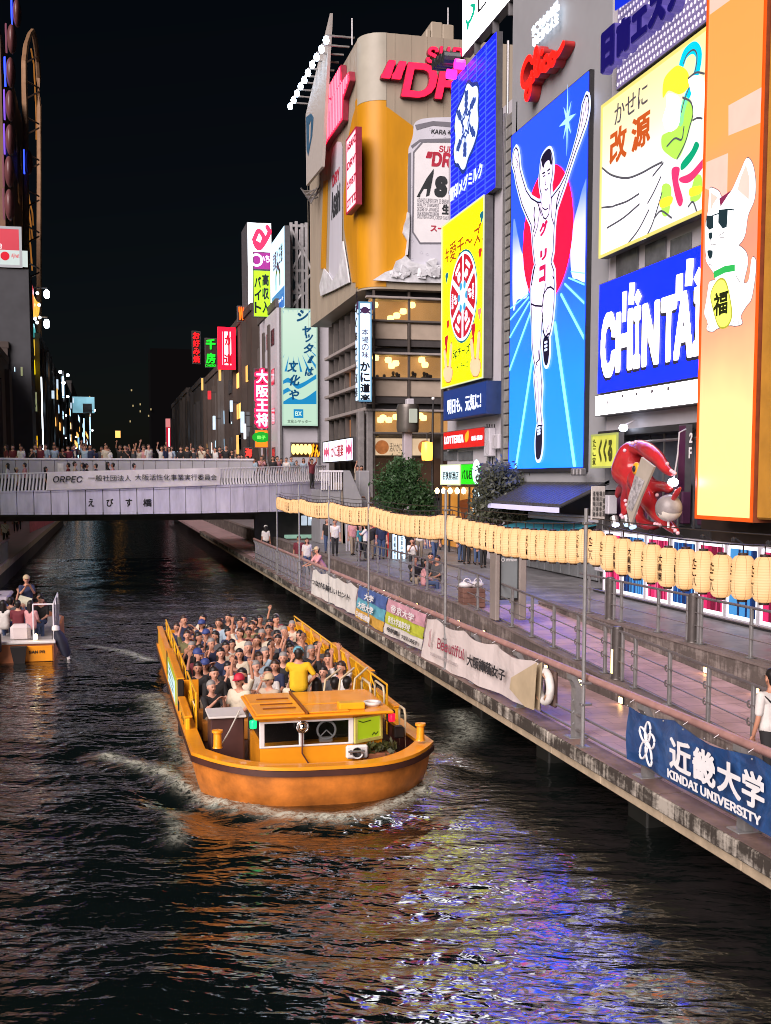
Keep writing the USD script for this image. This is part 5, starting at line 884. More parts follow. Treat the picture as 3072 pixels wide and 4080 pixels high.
art(t, 'wave_band', bl, P100, unary_union([poly(P100, [(1123, 1515)] + curve([(1123, 1520), (1150, 1505), (1180, 1530), (1215, 1520), (1262, 1490)], 4) + [(1262, 1610), (1123, 1610)]).difference(LineString(P100.pts(curve([(1123, 1590), (1160, 1570), (1200, 1580), (1262, 1540)], 5))).buffer(.25)).difference(LineString(P100.pts(curve([(1123, 1545), (1150, 1535), (1190, 1560), (1262, 1520)], 5))).buffer(.22))]))
for k, (ch, x, y, s) in enumerate((('シ', 1205, 1258, 46), ('ャ', 1222, 1318, 36), ('ッ', 1232, 1348, 32), ('タ', 1230, 1388, 40), ('ー', 1238, 1432, 30), ('は', 1232, 1480, 36), ('文', 1166, 1460, 44), ('化', 1175, 1515, 44), ('や', 1172, 1572, 40))):
    a, c = P100.uv(x - s / 2, y + s / 2), P100.uv(x + s / 2, y - s / 2); art(t, 'character', glow('burst_deep', (10, 85, 135), .6), P100, text((a[0], a[1], c[0], c[1]), 'l' if ch == 'ー' else ch, 3, skew=14), 0.02)
art(t, 'blue_square', bl, P100, R(P100.rect(1170, 1208, 1630, 1665)), 0.01); art(t, 'square_lettering', glow('sunburst_pale', (215, 245, 225), .9), P100, text(P100.rect(1176, 1202, 1639, 1657), 'BX', 2, 'latin'), 0.025); art(t, 'company_line', MATS['sign_ink'], P100, text(P100.rect(1145, 1240, 1672, 1686), '文化シヤッター', 1), 0.01)
# truss mast over it
tm = thing('truss_tower', 'grey lattice steel frame standing on the roof behind the sunburst sign', 'steel frame', (P100.uv(1200, 1)[0], bxY + 2, z100(1225)))
xs_ = [P100.uv(x, 1)[0] for x in (1160, 1182, 1205, 1222)]
for x in xs_:
    for y in (bxY + 1, bxY + 4): part(tm, 'column', mat('truss_pale', (.40, .40, .41), .5, metal=.3), lambda m: m.box((x - .12, y - .12, z100(1225)), (x + .12, y + .12, z100(868 + RNG.integers(0, 18)))))
for y0, y1, xa, xb in ((900, 990, 0, 2), (990, 1075, 2, 0), (1075, 1160, 0, 2), (1160, 1222, 2, 0)): part(tm, 'brace', MATS['truss_pale'], lambda m: m.tube([(xs_[xa], bxY + 1, z100(y0)), (xs_[xb], bxY + 1, z100(y1))], .13, 5))
for y in (895, 985, 1075, 1165): part(tm, 'beam', MATS['truss_pale'], lambda m: m.box((xs_[0], bxY + .9, z100(y)), (xs_[3], bxY + 1.1, z100(y) + .22)))
part(tm, 'back_stay', MATS['truss_pale'], lambda m: [m.tube([(xs_[2], bxY + 1, z100(980)), (P100.uv(1268, 1)[0], bxY + 1, z100(1120))], .14, 5), m.tube([(P100.uv(1250, 1)[0], bxY + 1, z100(1075)), (xs_[0], bxY + 1, z100(1165))], .12, 5)])
# the cluster of signs
def flat_sign(name, label, Y, x0, x1, y0, y1, face_, texts=(), frame=None, fw=.12, thick=.4):
    p = planeY(Y); t = board(name, label, 'sign', p, p.rect(x0, x1, y0, y1), face_, thick, frame, fw=fw)
    for s, xa, xb, ya, yb, m_, b, vert in texts: art(t, 'lettering', m_, p, text(p.rect(xa, xb, ya, yb), s, b, vertical=vert), 0.01)
    return t, p
t, p = flat_sign('white_tower_sign', 'tall blinding white lit sign tower with a red emblem at its top', 118, 984, 1082, 884, 1222, glow('tower_white', (245, 250, 255), 1.5), thick=5)
art(t, 'emblem', glow('emblem_pink', (245, 60, 110), 1.0), p, LineString(p.pts(curve([(1012, 955), (1030, 920), (1050, 945), (1040, 975), (1015, 965), (1035, 990), (1072, 930), (1065, 905)], 5))).buffer(.22), .02)
t, p = flat_sign('recruit_sign', 'lime lit sign with black vertical characters below a magenta panel', 108, 1008, 1078, 1075, 1262, glow('lime_face', (178, 222, 30), 1.0), [('高収入', 1044, 1071, 1088, 1250, MATS['sign_ink'], 3, True), ('バイト', 1013, 1040, 1098, 1250, MATS['sign_ink'], 3, True)])
t, p = flat_sign('magenta_sign', 'magenta lit panel with white lettering above the lime sign', 108, 1008, 1078, 1002, 1073, glow('magenta_face', (175, 40, 150), .9), [('いち', 1036, 1074, 1016, 1044, MATS['ink_white'], 2, False)])
art(t, 'ring', MATS['ink_white'], p, Point(*p.uv(1022, 1036)).buffer(.6).difference(Point(*p.uv(1022, 1036)).buffer(.4)), .01)
sp2 = planeX(15.2); r2 = sp2.rect(1082, 1133, 985, 1262); r2 = (r2[0], sp2.uv(1133, 1225)[1], r2[2], sp2.uv(1133, 897)[1])
t = board('blue_white_sign', 'white and blue lit board turned to the canal beside the steel frame', 'sign', sp2, r2, glow('pale_blue_face', (205, 235, 250), 1.0), 0.5)
art(t, 'blue_foot', glow('foot_blue', (30, 110, 200), .9), sp2, R((r2[0] + .1, r2[1] + .1, r2[2] - .1, r2[1] + (r2[3] - r2[1]) * .27)), .006); art(t, 'lettering', MATS['ink_white'], sp2, text((r2[0] + 1, r2[1] + .8, r2[2] - .8, r2[1] + (r2[3] - r2[1]) * .16), 'ガルフネット', 2), .02); art(t, 'headline', MATS['sign_ink'], sp2, text((r2[0] + 1, r2[3] - 2.8, r2[2] - 1, r2[3] - 1.2), '宮殿と王様', 1), .01)
art(t, 'face_shape', MATS['sign_ink'], sp2, LineString([(r2[0] + (r2[2] - r2[0]) * f, r2[1] + (r2[3] - r2[1]) * g) for f, g in ((.35, .35), (.35, .5), (.5, .62), (.65, .5), (.65, .36))]).buffer(.25), .01)
t, p = flat_sign('flame_neon', 'orange flame coloured neon letters on the dark brown roof edge', 122, 945, 1004, 1218, 1282, mat('neon_backing', (.03, .015, .01), .6))
art(t, 'lettering', glow('neon_orange', (255, 120, 25), 1.3), p, text(p.rect(950, 1001, 1222, 1276), 'W&8', 4), .05, .08)
t, p = flat_sign('red_framed_sign', 'upright lit sign with red frame and white stripes on the right bank', 128, 866, 938, 1302, 1472, glow('white_stripe_face', (250, 235, 240), 1.1), frame=glow('frame_red', (250, 20, 60), 1.1), fw=.5)
art(t, 'stripe', glow('frame_red', (250, 20, 60), 1.1), p, unary_union([R(p.rect(x, x + 7, 1318, 1458)) for x in (886, 908, 924)]), .01); art(t, 'lettering', glow('deep_red', (215, 10, 40), .9), p, unary_union([text(p.rect(895, 928, 1335, 1375), 'か', 3), text(p.rect(893, 930, 1410, 1450), '道', 3)]), .03)
t, p = flat_sign('red_neon_column', 'upright red neon characters left of the green neon', 170, 764, 798, 1318, 1450, mat('neon_backing', (.03, .015, .01), .6)); art(t, 'lettering', glow('neon_pure_red', (255, 30, 40), 1.2), p, text(p.rect(768, 795, 1322, 1446), 'お好み焼', 2, vertical=True), .05, .1)
t, p = flat_sign('green_neon', 'green neon characters beside the red framed sign', 160, 816, 862, 1346, 1464, mat('neon_backing', (.03, .015, .01), .6)); art(t, 'lettering', glow('neon_green', (30, 225, 50), 1.1), p, unary_union([text(p.rect(820, 858, 1350, 1392), '千', 3), text(p.rect(820, 858, 1406, 1448), '房', 2), text(p.rect(818, 860, 1452, 1461), 'CHIBO', 1, 'latin')]), .05, .1)
t, p = flat_sign('pink_neon_column', 'tall pink and white neon column with stacked characters', 106, 1012, 1076, 1466, 1704, mat('neon_backing_red', (.12, .01, .03), .6), thick=.6)
for k, (ch, y0, y1) in enumerate((('大', 1472, 1528), ('阪', 1532, 1584), ('王', 1588, 1640), ('将', 1644, 1700))):
    g = text(p.rect(1018, 1070, y0, y1), ch, 3); art(t, 'halo_letter', glow('neon_pink', (255, 40, 100), 1.2), p, g.buffer(.14), .06, .1); art(t, 'character', glow('neon_white_pink', (255, 225, 235), 1.4), p, g.buffer(-.03), .17, .05)
t, p = flat_sign('orange_shop_sign', 'orange lit shop sign with a green oval below the pink neon column', 106, 1014, 1068, 1712, 1784, glow('orange_face', (255, 140, 30), 1.0)); art(t, 'oval', glow('oval_green', (20, 170, 40), .9), p, affinity.scale(Point(*p.uv(1041, 1742)).buffer(1), .85, .5), .01); art(t, 'lettering', glow('oval_text', (150, 255, 120), 1.0), p, text(p.rect(1024, 1058, 1735, 1750), '餃子', 1), .03)
part(t, 'side_panel', glow('lime_dim', (110, 150, 60), .6), lambda m: m.flat(p, R(p.rect(1072, 1102, 1742, 1790)), -.2, .1))
t, p = flat_sign('gold_neon', 'golden neon lanterns and letters above the crowd beside the restaurant', 92, 1160, 1274, 1762, 1822, mat('neon_backing', (.03, .015, .01), .6))
for k, x in enumerate((1164, 1180, 1196, 1212, 1228)): art(t, 'lantern_light', glow('gold_white', (255, 225, 140), 1.5), p, affinity.scale(Point(*p.uv(x + 4, 1790)).buffer(1), .17, .42), .1, .2)
art(t, 'lettering', glow('gold_amber', (255, 180, 40), 1.2), p, text(p.rect(1230, 1272, 1768, 1820), 'がん', 2), .1, .1)
t, p = flat_sign('small_red_neon', 'small red neon sign low on the right bank above the crowd', 112, 972, 1006, 1782, 1826, mat('neon_backing', (.03, .015, .01), .6)); art(t, 'lettering', glow('neon_coral', (255, 70, 60), 1.1), p, text(p.rect(976, 1003, 1786, 1822), '海', 3), .1, .1)
t, p = flat_sign('red_light_tower', 'slim far tower with a pink lit head and red and white light strips', 330, 660, 680, 1668, 1790, glow('strip_red', (200, 15, 50), .7), thick=3); art(t, 'white_strip', MATS['tower_white'], p, R(p.rect(671, 675, 1706, 1788)), .02); art(t, 'pink_head', glow('head_pink', (215, 130, 130), .8), p, R(p.rect(660, 680, 1668, 1702)), .02)
for x, y0, y1, c, lab in ((771, 1628, 1700, 'window_cool', 'pale'), (776, 1710, 1790, 'lime_face', 'lime'), (802, 1590, 1612, 'window_cool', 'short pale'), (852, 1512, 1570, 'tower_white', 'white'), (868, 1650, 1700, 'poster_food', 'amber'), (918, 1610, 1690, 'window_cool', 'thin cool'), (980, 1640, 1740, 'wall_lit', 'plain grey')):
    f = MATS.get(c) or glow('wall_lit', (120, 122, 128), .5); flat_sign('wall_sign', f'{lab} upright lit strip sign on the far right bank blocks', {771: 190, 776: 190, 802: 170, 852: 150, 868: 150, 918: 135, 980: 118}[x], x, x + (14 if c != 'wall_lit' else 26), y0, y1, f)

# small projecting signs and lamps down both banks
rs_ = np.random.default_rng(77); small = [('white', (245, 248, 255)), ('warm', (255, 200, 110)), ('pale blue', (150, 215, 255)), ('red', (220, 50, 60)), ('cool white', (215, 235, 255))]
for k in range(24):
    side = 0 if k % 3 == 0 else 1; px = rs_.uniform(690, 985) if side == 0 else rs_.uniform(205, 405); lo = float(np.interp(px, [690, 985], [1640, 1360])) if side == 0 else float(np.interp(px, [205, 405], [1500, 1690])); py = rs_.uniform(lo, 1780)
    Xq = float(np.interp(px, [690, 985], [12.0, 14.0])) - .9 if side == 0 else -8.6
    q = PX(px, py, Xq); q[1] = min(q[1], 640); hgt = rs_.uniform(.8, 2.4); wd = rs_.uniform(.22, .45); nm, rgb = small[int(rs_.integers(0, len(small)))]
    t = thing('projecting_sign', f'small {nm} lit sign projecting from the far {"right" if side == 0 else "left"} bank houses', 'sign', q, f'small {nm} signs on the far {"right" if side == 0 else "left"} bank'); part(t, 'face', glow('small_sign_' + nm.replace(' ', '_'), rgb, .95, .2, 1.0), lambda m: m.rbox(q - (wd / 2, .12, hgt / 2), q + (wd / 2, .12, hgt / 2), .04)); part(t, 'bracket', black, lambda m: m.box(q + (wd / 2 if side == 0 else -wd / 2 - .6, -.05, hgt * .3), q + (wd / 2 + .6 if side == 0 else -wd / 2, .05, hgt * .3 + .1)))

# ================================================================ LEFT BANK
WX = planeX(-10.6)
big = house('arcade_block', 'tall dark block behind the great wheel on the left bank', -11.6, 150, 192, 60, mat('arcade_brown', (.15, .08, .048), .7, .35, .3), z0=1.0, depth=-22)
whl = thing('great_wheel', 'tall oval brown steel wheel frame rising over the left bank buildings', 'ferris wheel', (-10.6, 168, 4.3))
brown = mat('wheel_brown', (0.26, 0.15, 0.08), 0.5, 0.2, .6, metal=.2)
def path3(L, pl=WX): return [pl.at([pl.uv(x, y)])[0] for x, y in L]
Pn, Pf = [(104, 1900), (104, 1400), (104, 900), (103, 700), (101, 480), (97, 330), (96, 250), (104, 180), (118, 138), (130, 124)], [(157, 1900), (157, 1400), (156, 1000), (157, 700), (156, 430), (154, 312), (150, 240), (144, 190), (138, 150), (130, 124)]
part(whl, 'near_rail', brown, lambda m: m.tube(path3(Pn), 0.42, 6)); part(whl, 'far_rail', brown, lambda m: m.tube(path3(Pf), 0.42, 6))
gline = glow('rail_amber', (190, 120, 50), .55, .4, .2)
part(whl, 'amber_light_line', gline, lambda m: [m.tube([p + np.array([-.1, -.5, 0]) for p in path3(L)], .12, 4) for L in ([(127, 200), (138, 260), (146, 420), (148, 560)], [(110, 740), (120, 800), (132, 850), (136, 900)], [(112, 800), (124, 880), (134, 960)], [(118, 900), (126, 1000), (132, 1080)])])
for k in range(22):
    y = 250 + k * 72; part(whl, 'lattice_bar', mat('lattice_dark', (.14, .08, .05), .6), lambda m: m.tube(path3([(103, y), (155, y + (28 if k % 2 else -28))]), .16, 4))
for k, (x, y, c) in enumerate(((72, 75, 1), (52, 178, 0), (48, 310, 1), (46, 440, 2), (46, 575, 2), (43, 700, 0), (44, 830, 0), (118, 660, 3))):
    pl = planeX(-10.0); p = pl.at([pl.uv(x, y)])[0]
    part(whl, 'gondola', mat('gondola_plum', (0.11, 0.04, 0.042), .35, .2, .5), lambda m: m.mesh(trimesh.creation.icosphere(2, 1.0).apply_scale([.55, 1.3 if c != 3 else .7, 1.7]).apply_translation(p - np.array([0, 1.7, 0]))), True)
    part(whl, 'gondola_light', [glow('gond_dim', (150, 90, 110), .5), glow('gond_blue', (60, 90, 255), 1.6), glow('gond_violet', (140, 90, 230), .9), MATS.get('gond_blue') or glow('gond_blue', (60, 90, 255), 1.6)][c], lambda m: m.tube([p + np.array([-.62, -1.7 - .5 * math.cos(a), 1.8 * math.sin(a)]) for a in np.linspace(-1.2, 1.2, 8)], .11, 5))
for k in range(28):
    y, z = 152 + (k % 4) * 9 + RNG.uniform(0, 2), 12 + (k // 4) * 6.5; part(big, 'window', mat('window_dark2', (.03, .02, .02), .2), lambda m: m.box((-11.58, y, z), (-11.5, y + 3, z + 3)))
# painted figures and lamps on the block: plain coloured shapes
dec = thing('relief_panel', 'bright coloured relief panel with red, yellow and blue shapes under the wheel', 'sign', path3([(135, 1400)])[0])
for nm, col, L in (('red_shape', (200, 60, 70), [(112, 1140), (122, 1120), (134, 1160), (134, 1230), (122, 1290), (110, 1270)]), ('gold_shape', (215, 175, 70), [(126, 1170), (146, 1200), (158, 1210), (152, 1260), (130, 1250)]), ('teal_shape', (70, 160, 160), [(122, 1310), (135, 1290), (142, 1330), (132, 1345)]), ('blue_shape2', (50, 100, 150), [(112, 1345), (130, 1340), (130, 1400), (118, 1420)]), ('amber_shape2', (220, 190, 60), [(132, 1360), (158, 1350), (160, 1400), (140, 1420)]), ('yellow_shape2', (235, 215, 20), [(112, 1440), (130, 1430), (144, 1445), (142, 1490), (118, 1485)]), ('yellow_shape3', (225, 205, 30), [(146, 1460), (162, 1450), (164, 1500), (150, 1515)])):
    part(dec, 'painted_shape', glow('relief_' + nm, col, 1.2, .3, .4), lambda m: m.flat(planeX(-10.3), poly(planeX(-10.3), closed(L)), 0, .3))
[part(dec, 'light_spot', glow('spot_white', (240, 250, 255), 2.0), lambda m: m.mesh(trimesh.creation.icosphere(1, .25).apply_translation(path3([(x, y)], planeX(-9.8))[0]))) for x, y in ((149, 1168), (156, 1215), (140, 1270), (148, 1285), (158, 1265), (104, 1170))]
for k, y in enumerate((1172, 1290)):
    p = path3([(186, y)], planeX(-9.0))[0]; t = thing('street_floodlight', ('upper' if k == 0 else 'lower') + ' of the two glaring white floodlights on arms beyond the wheel', 'floodlight', p)
    part(t, 'lamp', glow('glare_white', (235, 245, 255), 6.0), lambda m: m.mesh(trimesh.creation.icosphere(2, .5).apply_scale([1, 1, 1.5]).apply_translation(p)), True); part(t, 'arm', steel, lambda m: m.box(p + np.array([-2.6, -.1, .9]), p + np.array([0.1, .1, 1.1])))
# shop fronts along the left bank whose lights lie on the water
for k in range(5):
    ya_ = 34 + 16 * k; t = house('left_shop_house', f'canal house with lit shop windows on the left bank, {["nearest", "second", "third", "fourth", "farthest"][k]} from the viewer', -11.3, ya_, ya_ + 15.4, 17 + 3 * (k % 3), gD, z0=1.0, depth=-12)
    for i in range(6):
        for j in range(4): part(t, 'window', [glow('shop_white', (235, 245, 235), 1.0), glow('shop_green', (150, 215, 150), 1.0), glow('shop_warm', (250, 200, 120), 1.0), wl_d, wl_d][int(RNG.integers(0, 5))], lambda m: m.box((-11.28, ya_ + .6 + 2.5 * i, 2.0 + 3.6 * j), (-11.2, ya_ + 2.4 + 2.5 * i, 4.2 + 3.6 * j)))
# red and white board, grey wall, near dark blocks
pb = planeY(142.0)
t = board('red_white_board', 'red over white advertising board high at the left edge', 'sign', pb, (pb.uv(-160, 900)[0], pb.uv(0, 1064)[1], pb.uv(85, 900)[0], pb.uv(0, 900)[1]), glow('board_red', (205, 65, 80), .9, .15, .15), .8, glow('board_pale', (190, 190, 195), .6), fw=.3)
art(t, 'white_half', glow('board_white', (200, 215, 212), .85), pb, R((pb.uv(-160, 1)[0], pb.uv(0, 1060)[1], pb.uv(83, 1)[0], pb.uv(0, 995)[1])), .01)
art(t, 'round_mark', MATS['deep_red'], pb, Point(*pb.uv(20, 1020)).buffer(.5), .03); art(t, 'lettering', MATS['deep_red'], pb, text(pb.rect(45, 76, 1010, 1030), 'Ajinat', 1, 'latin'), .03); art(t, 'white_lettering', glow('board_text', (245, 235, 235), .9), pb, text(pb.rect(-20, 8, 970, 990), 'ne', 1, 'latin'), .03)
part(t, 'support_wall', mat('billboard_back', (0.04, 0.043, 0.05), .6, .25, .3), lambda m: m.box((pb.uv(-220, 1)[0], 142.2, 1), (pb.uv(84, 1)[0], 149, pb.uv(0, 1068)[1])))
tower('left_block', 'dark stone fronted block at the far left above the bridge', -11.0, 42, -260, 1290, gB, [wl_d, wl_d, wl_w, wl_c], 26, seed=11, depth=14, sgn=-1, pipes=6)
tower('left_block', 'dark block with pale signs next to the wheel foot', -11.1, 84, 42, 1430, gB, [wl_d, wl_c, wl_w, wl_d], 22, seed=12, sgn=-1)
tower('left_block', 'grey ribbed block right behind the great wheel', -9.6, 196, 168, 1400, gC, [wl_d, wl_c, wl_w], 24, seed=13, sgn=-1, pipes=4)
tower('left_block', 'narrow block stepped below the grey ribbed block', -9.6, 214, 196, 1440, gA, [wl_c, wl_w, wl_d], 24, seed=14, sgn=-1, pipes=3)
tower('left_block', 'dark block with a lit mast on its roof', -9.6, 262, 214, 1520, gB, [wl_w, wl_w, wl_c, wl_d], 34, seed=15, sgn=-1, pipes=3)
tower('left_block', 'low dark block left of the blue lit block', -9.6, 290, 262, 1565, gD, [wl_w, wl_c, wl_d], 22, seed=16, sgn=-1, pipes=2)
tower('left_block', 'dark block whose top carries a pale blue light box', -9.6, 372, 290, 1650, gD, [wl_c, wl_w, wl_d], 34, seed=17, sgn=-1, pipes=2)
p = planeY(330); t = board('blue_light_box', 'pale blue lit box on the far left roofline', 'sign', p, p.rect(288, 376, 1580, 1645), glow('box_pale_blue', (140, 200, 220), .8, .3, .3), 3); art(t, 'dark_gap', MATS['window_dark'], p, R(p.rect(330, 366, 1608, 1645)), .05)
for k, (x0, x1, y0, y1, Y, c, lab) in enumerate(((160, 169, 1500, 1805, 170, 'tower_white', 'tall white upright light strip by the wheel foot'), (108, 148, 1560, 1640, 165, 'cream_dim', 'cream lettered board under the wheel'), (92, 100, 1715, 1800, 160, 'yellow_strip', 'yellow upright light strip left of the cream board'), (144, 151, 1735, 1800, 160, 'yellow_strip', 'yellow upright light strip right of the cream board'), (330, 337, 1665, 1780, 300, 'window_cool', 'cool upright light strip on the far dark block'), (355, 361, 1660, 1790, 310, 'window_cool', 'thin cool light strip near the far open sky'), (176, 182, 1550, 1700, 210, 'frame_dim', 'dim magenta upright strip beside the white strip'), (458, 480, 1716, 1745, 420, 'window_warm', 'small warm far light over the middle of the bridge'), (54, 62, 1460, 1482, 140, 'window_cool', 'small white neon mark on the dark left block'), (80, 92, 1460, 1500, 138, 'cream_dim', 'small pale square sign by the wheel post'))):
    f = MATS.get(c) or {'cream_dim': glow('cream_dim', (170, 175, 130), .6, .3, .8), 'yellow_strip': glow('yellow_strip', (235, 195, 20), 1.0), 'frame_dim': glow('frame_dim', (150, 30, 90), .6)}[c]
    t, p = flat_sign('far_light_sign', lab, Y, x0, x1, y0, y1, f, thick=.3)
    if k == 1: art(t, 'lettering', MATS['sign_ink_green'], p, text(p.rect(112, 144, 1585, 1622), 'うどん', 2), .03)
for k, (x, y, s) in enumerate(((240, 1482, 1.2), (270, 1495, 1.2), (253, 1525, 1.3), (270, 1580, 1.0), (190, 1545, .8), (178, 1575, .9), (175, 1630, .9), (197, 1630, .9), (172, 1700, .8), (195, 1698, .9), (263, 1655, .7), (303, 1741, .7), (368, 1715, .7), (378, 1635, .7), (220, 1790, .8), (200, 1792, .7), (302, 1785, .6), (262, 1745, .6))):
    p = PY(x, y, 225); t = thing('far_lamp', ['white lamp high', 'white lamp'][k > 2] + f' shining among the left bank blocks at {["the lit mast top", "the mast right arm", "the mast middle", "the mast foot"][k] if k < 4 else "street height"}', 'lamp', p, None if k < 4 else 'lamps among the far left blocks')
    part(t, 'lamp', glow('lamp_far', (245, 248, 255), 3.0), lambda m: m.mesh(trimesh.creation.icosphere(1, .27 * s).apply_translation(p))); part(t, 'bracket', black, lambda m: m.box(p - np.array([1.4, .05, .05]), p + np.array([0, .05, .05])))
mp = thing('roof_mast', 'dark roof mast holding white lamps on the left bank', 'mast', PY(253, 1520, 226)); part(mp, 'pole', steel, lambda m: m.tube([PY(253, 1600, 226), PY(250, 1478, 226)], .2, 5)); part(mp, 'light_tube', MATS['window_cool'], lambda m: m.tube([PY(252, 1585, 225.5), PY(251, 1500, 225.5)], .22, 5))
for k, (x, y) in enumerate(((524, 1556), (530, 1618), (531, 1608), (559, 1612), (559, 1640), (601, 1632), (592, 1658), (519, 1680), (602, 1650))):
    p = PY(x, y, 800); part(None, 'far_window_light', MATS['window_warm'], lambda m: m.rbox(p - .8, p + np.array([.8, .3, 1.2])), label='tiny far lit window in the dark high block at the end of the canal', cat='window', group='lit windows at the end of the canal') if k < 0 else None
ft_ = house('far_high_block', 'very dark high block closing the end of the canal with a few lit windows', 30, 810, 850, 95, mat('block_black', (.0012, .0012, .0016), .9, spec=.05), z0=1, depth=40)
for x, y in ((524, 1556), (530, 1618), (559, 1612), (559, 1640), (601, 1632), (592, 1658), (519, 1680)): p = PY(x, y, 809); part(ft_, 'window', glow('far_window', (190, 170, 120), .6), lambda m: m.box(p - .4, p + np.array([.4, .3, .8])))
part(None, 'quay_end', gD, lambda m: m.box((-60, 700, 0), (60, 708, 9)), kind='structure')
# left bank rail with a pink banner
lr = thing('left_railing', 'dark metal railing along the left bank walkway', 'railing', (XL - .15, 60, ZD))
for k in range(52): y0 = 34 + k * .62; part(lr, 'baluster', mat('rail_dark_left', (.16, .15, .15), .5, metal=.3), lambda m: m.box((XL - .18, y0, ZD), (XL - .12, y0 + .09, 2.22)))
part(lr, 'handrail', mat('handrail_wood', (.20, .13, .12), .5, .2, 3), lambda m: m.rbox((XL - .24, 33, 2.22), (XL - .06, 66.5, 2.31), .02))
pk = planeX(XL + .02)
def clothpanel(m, corners, nu=24, nv=8, amp=.05, seed=0, thick=.012):
    """A hanging cloth between four corners (top left, top right, bottom right, bottom left), with folds."""
    a, b, c, d = [np.array(q, float) for q in corners]; U, V = np.meshgrid(np.linspace(0, 1, nu), np.linspace(0, 1, nv)); u, v = U[..., None], V[..., None]
    P = (1 - v) * ((1 - u) * a + u * b) + v * ((1 - u) * d + u * c); n = np.cross(b - a, a - d); n /= np.linalg.norm(n); L = np.linalg.norm(b - a)
    W = amp * (meshkit.fbm(np.stack([U * L * 1.6 + seed * 17, V * 1.3, U * 0], -1), 3, seed) - .5) * 2 + amp * .5 * np.sin(U * L * 3.1 + V * 2 + seed) * (V)
    P = P + W[..., None] * n; P[..., 2] += (-.10 * np.abs(np.sin(U * L * 1.5 + seed)) * (1 - V) * (amp > .04)); i, j = np.meshgrid(np.arange(nv - 1), np.arange(nu - 1), indexing='ij'); q = i * nu + j
    F4 = np.stack([q, q + nu, q + nu + 1, q + 1], -1).reshape(-1, 4); v0 = P.reshape(-1, 3); m.add(v0, F4); m.add(v0 - n * thick, F4[:, ::-1]); return P
t = thing('left_banner', 'pink printed banner tied to the left bank railing near the bridge', 'banner', pk.at([pk.uv(170, 2080)])[0])
part(t, 'cloth', mat('banner_pink_left', (.55, .12, .14), .7, .35, 2.2), lambda m: clothpanel(m, [pk.at([pk.uv(*q)])[0] for q in ((118, 2070), (214, 2046), (217, 2078), (118, 2124))], amp=.03))
art(t, 'print', mat('banner_pink_print', (.65, .32, .30), .7, .4, 3), pk, unary_union([affinity.scale(Point(*pk.uv(x, y)).buffer(.3), 1, 1) for x, y in ((140, 2092), (165, 2076), (190, 2068), (205, 2062))]), .05)

# ================================================================ RIGHT PROMENADE: railings, poles, lanterns, banners
rail_m = mat('rail_steel', (0.22, 0.20, 0.20), 0.4, 0.2, 4.0, metal=.5); wood = mat('handrail_redbrown', (0.34, 0.19, 0.17), 0.45, 0.2, 4, coat=.2); grey_p = mat('post_grey', (.24, .24, .24), .45, .2, 5, metal=.4)
XR = 7.62
orl = thing('outer_railing', 'railing with brown handrail and curved grey posts along the walkway edge', 'railing', (XR, 20, ZD))
part(orl, 'handrail', wood, lambda m: m.tube([(XR, y, 2.33) for y in np.arange(6, 62.5, 1.5)], .062, 10), True)
part(orl, 'lower_rail', rail_m, lambda m: [m.tube([(XR, 6, z), (XR, 62, z)], .022, 6) for z in (1.36, 1.62)])
yposts = [17.75 + 2.65 * k for k in range(-3, 9)] + [40 + .95 * k for k in range(23)]
for y in yposts:
    w = .10 if y < 40 else .05
    def post(m):
        pr = [(0.10, 0), (0.10, .72), (.07, .92), (0.0, 1.06), (-.10, 1.10), (-.10, 1.02), (-.06, .97), (-.02, .86), (-.02, 0)]
        m.prism([(XR + a, ZD + b) for a, b in pr], 1, y - w, y + w); m.rbox((XR - .14, y - w - .05, ZD), (XR + .2, y + w + .05, ZD + .03), .01)
    pp_ = part(orl, 'post', grey_p, post)
    if y < 36: part(pp_, 'bolt', steel, lambda m: [m.lathe([(0, .03), (.025, .02), (.025, 0)], (XR - .03, y, ZD + z), axis=0, sides=6) for z in (.25, .45, .65)])
# walls railings
def railing(name, label, X, posts, base, h, y0, y1, rings=True):
    t = thing(name, label, 'railing', (X, (y0 + y1) / 2, base((y0 + y1) / 2)))
    for y in posts:
        pq_ = part(t, 'post', grey_p, lambda m: [m.rbox((X - .03, y - .04, base(y)), (X + .03, y + .04, base(y) + h), .01), m.rbox((X - .09, y - .09, base(y)), (X + .09, y + .09, base(y) + .025), .008)])
        if rings: part(pq_, 'ring_bracket', rail_m, lambda m: [m.mesh(trimesh.creation.torus(.055, .014, major_sections=12, minor_sections=5).apply_transform(trimesh.transformations.rotation_matrix(math.pi / 2, [0, 1, 0])).apply_translation((X - .02, y + .09, base(y) + z))) for z in (.38, .66)])
    ysn = np.linspace(y0, y1, 14); part(t, 'top_rail', rail_m, lambda m: m.tube([(X, y, base(y) + h) for y in ysn], .03, 7)); part(t, 'mid_rail', rail_m, lambda m: [m.tube([(X - .02, y, base(y) + z) for y in ysn], .014, 5) for z in (.38, .66)])
    part(t, 'base_rail', rail_m, lambda m: m.tube([(X, y, base(y) + .05) for y in ysn], .016, 5)); return t
bw = lambda y: wall_z(y) + .062
railing('ramp_railing', 'thin steel railing with ring brackets on the first low wall', XW + .13, [15.8 + 1.38 * k for k in range(11)] + [31.3 + 1.7 * k for k in range(9)], bw, .98, 15.4, 45.5)
railing('terrace_railing', 'thin steel railing on the second low wall below the striped panels', XW2 + .16, [16.0 + 1.95 * k for k in range(7)], lambda y: ZT + .112, 1.0, 13, 28.3, False)
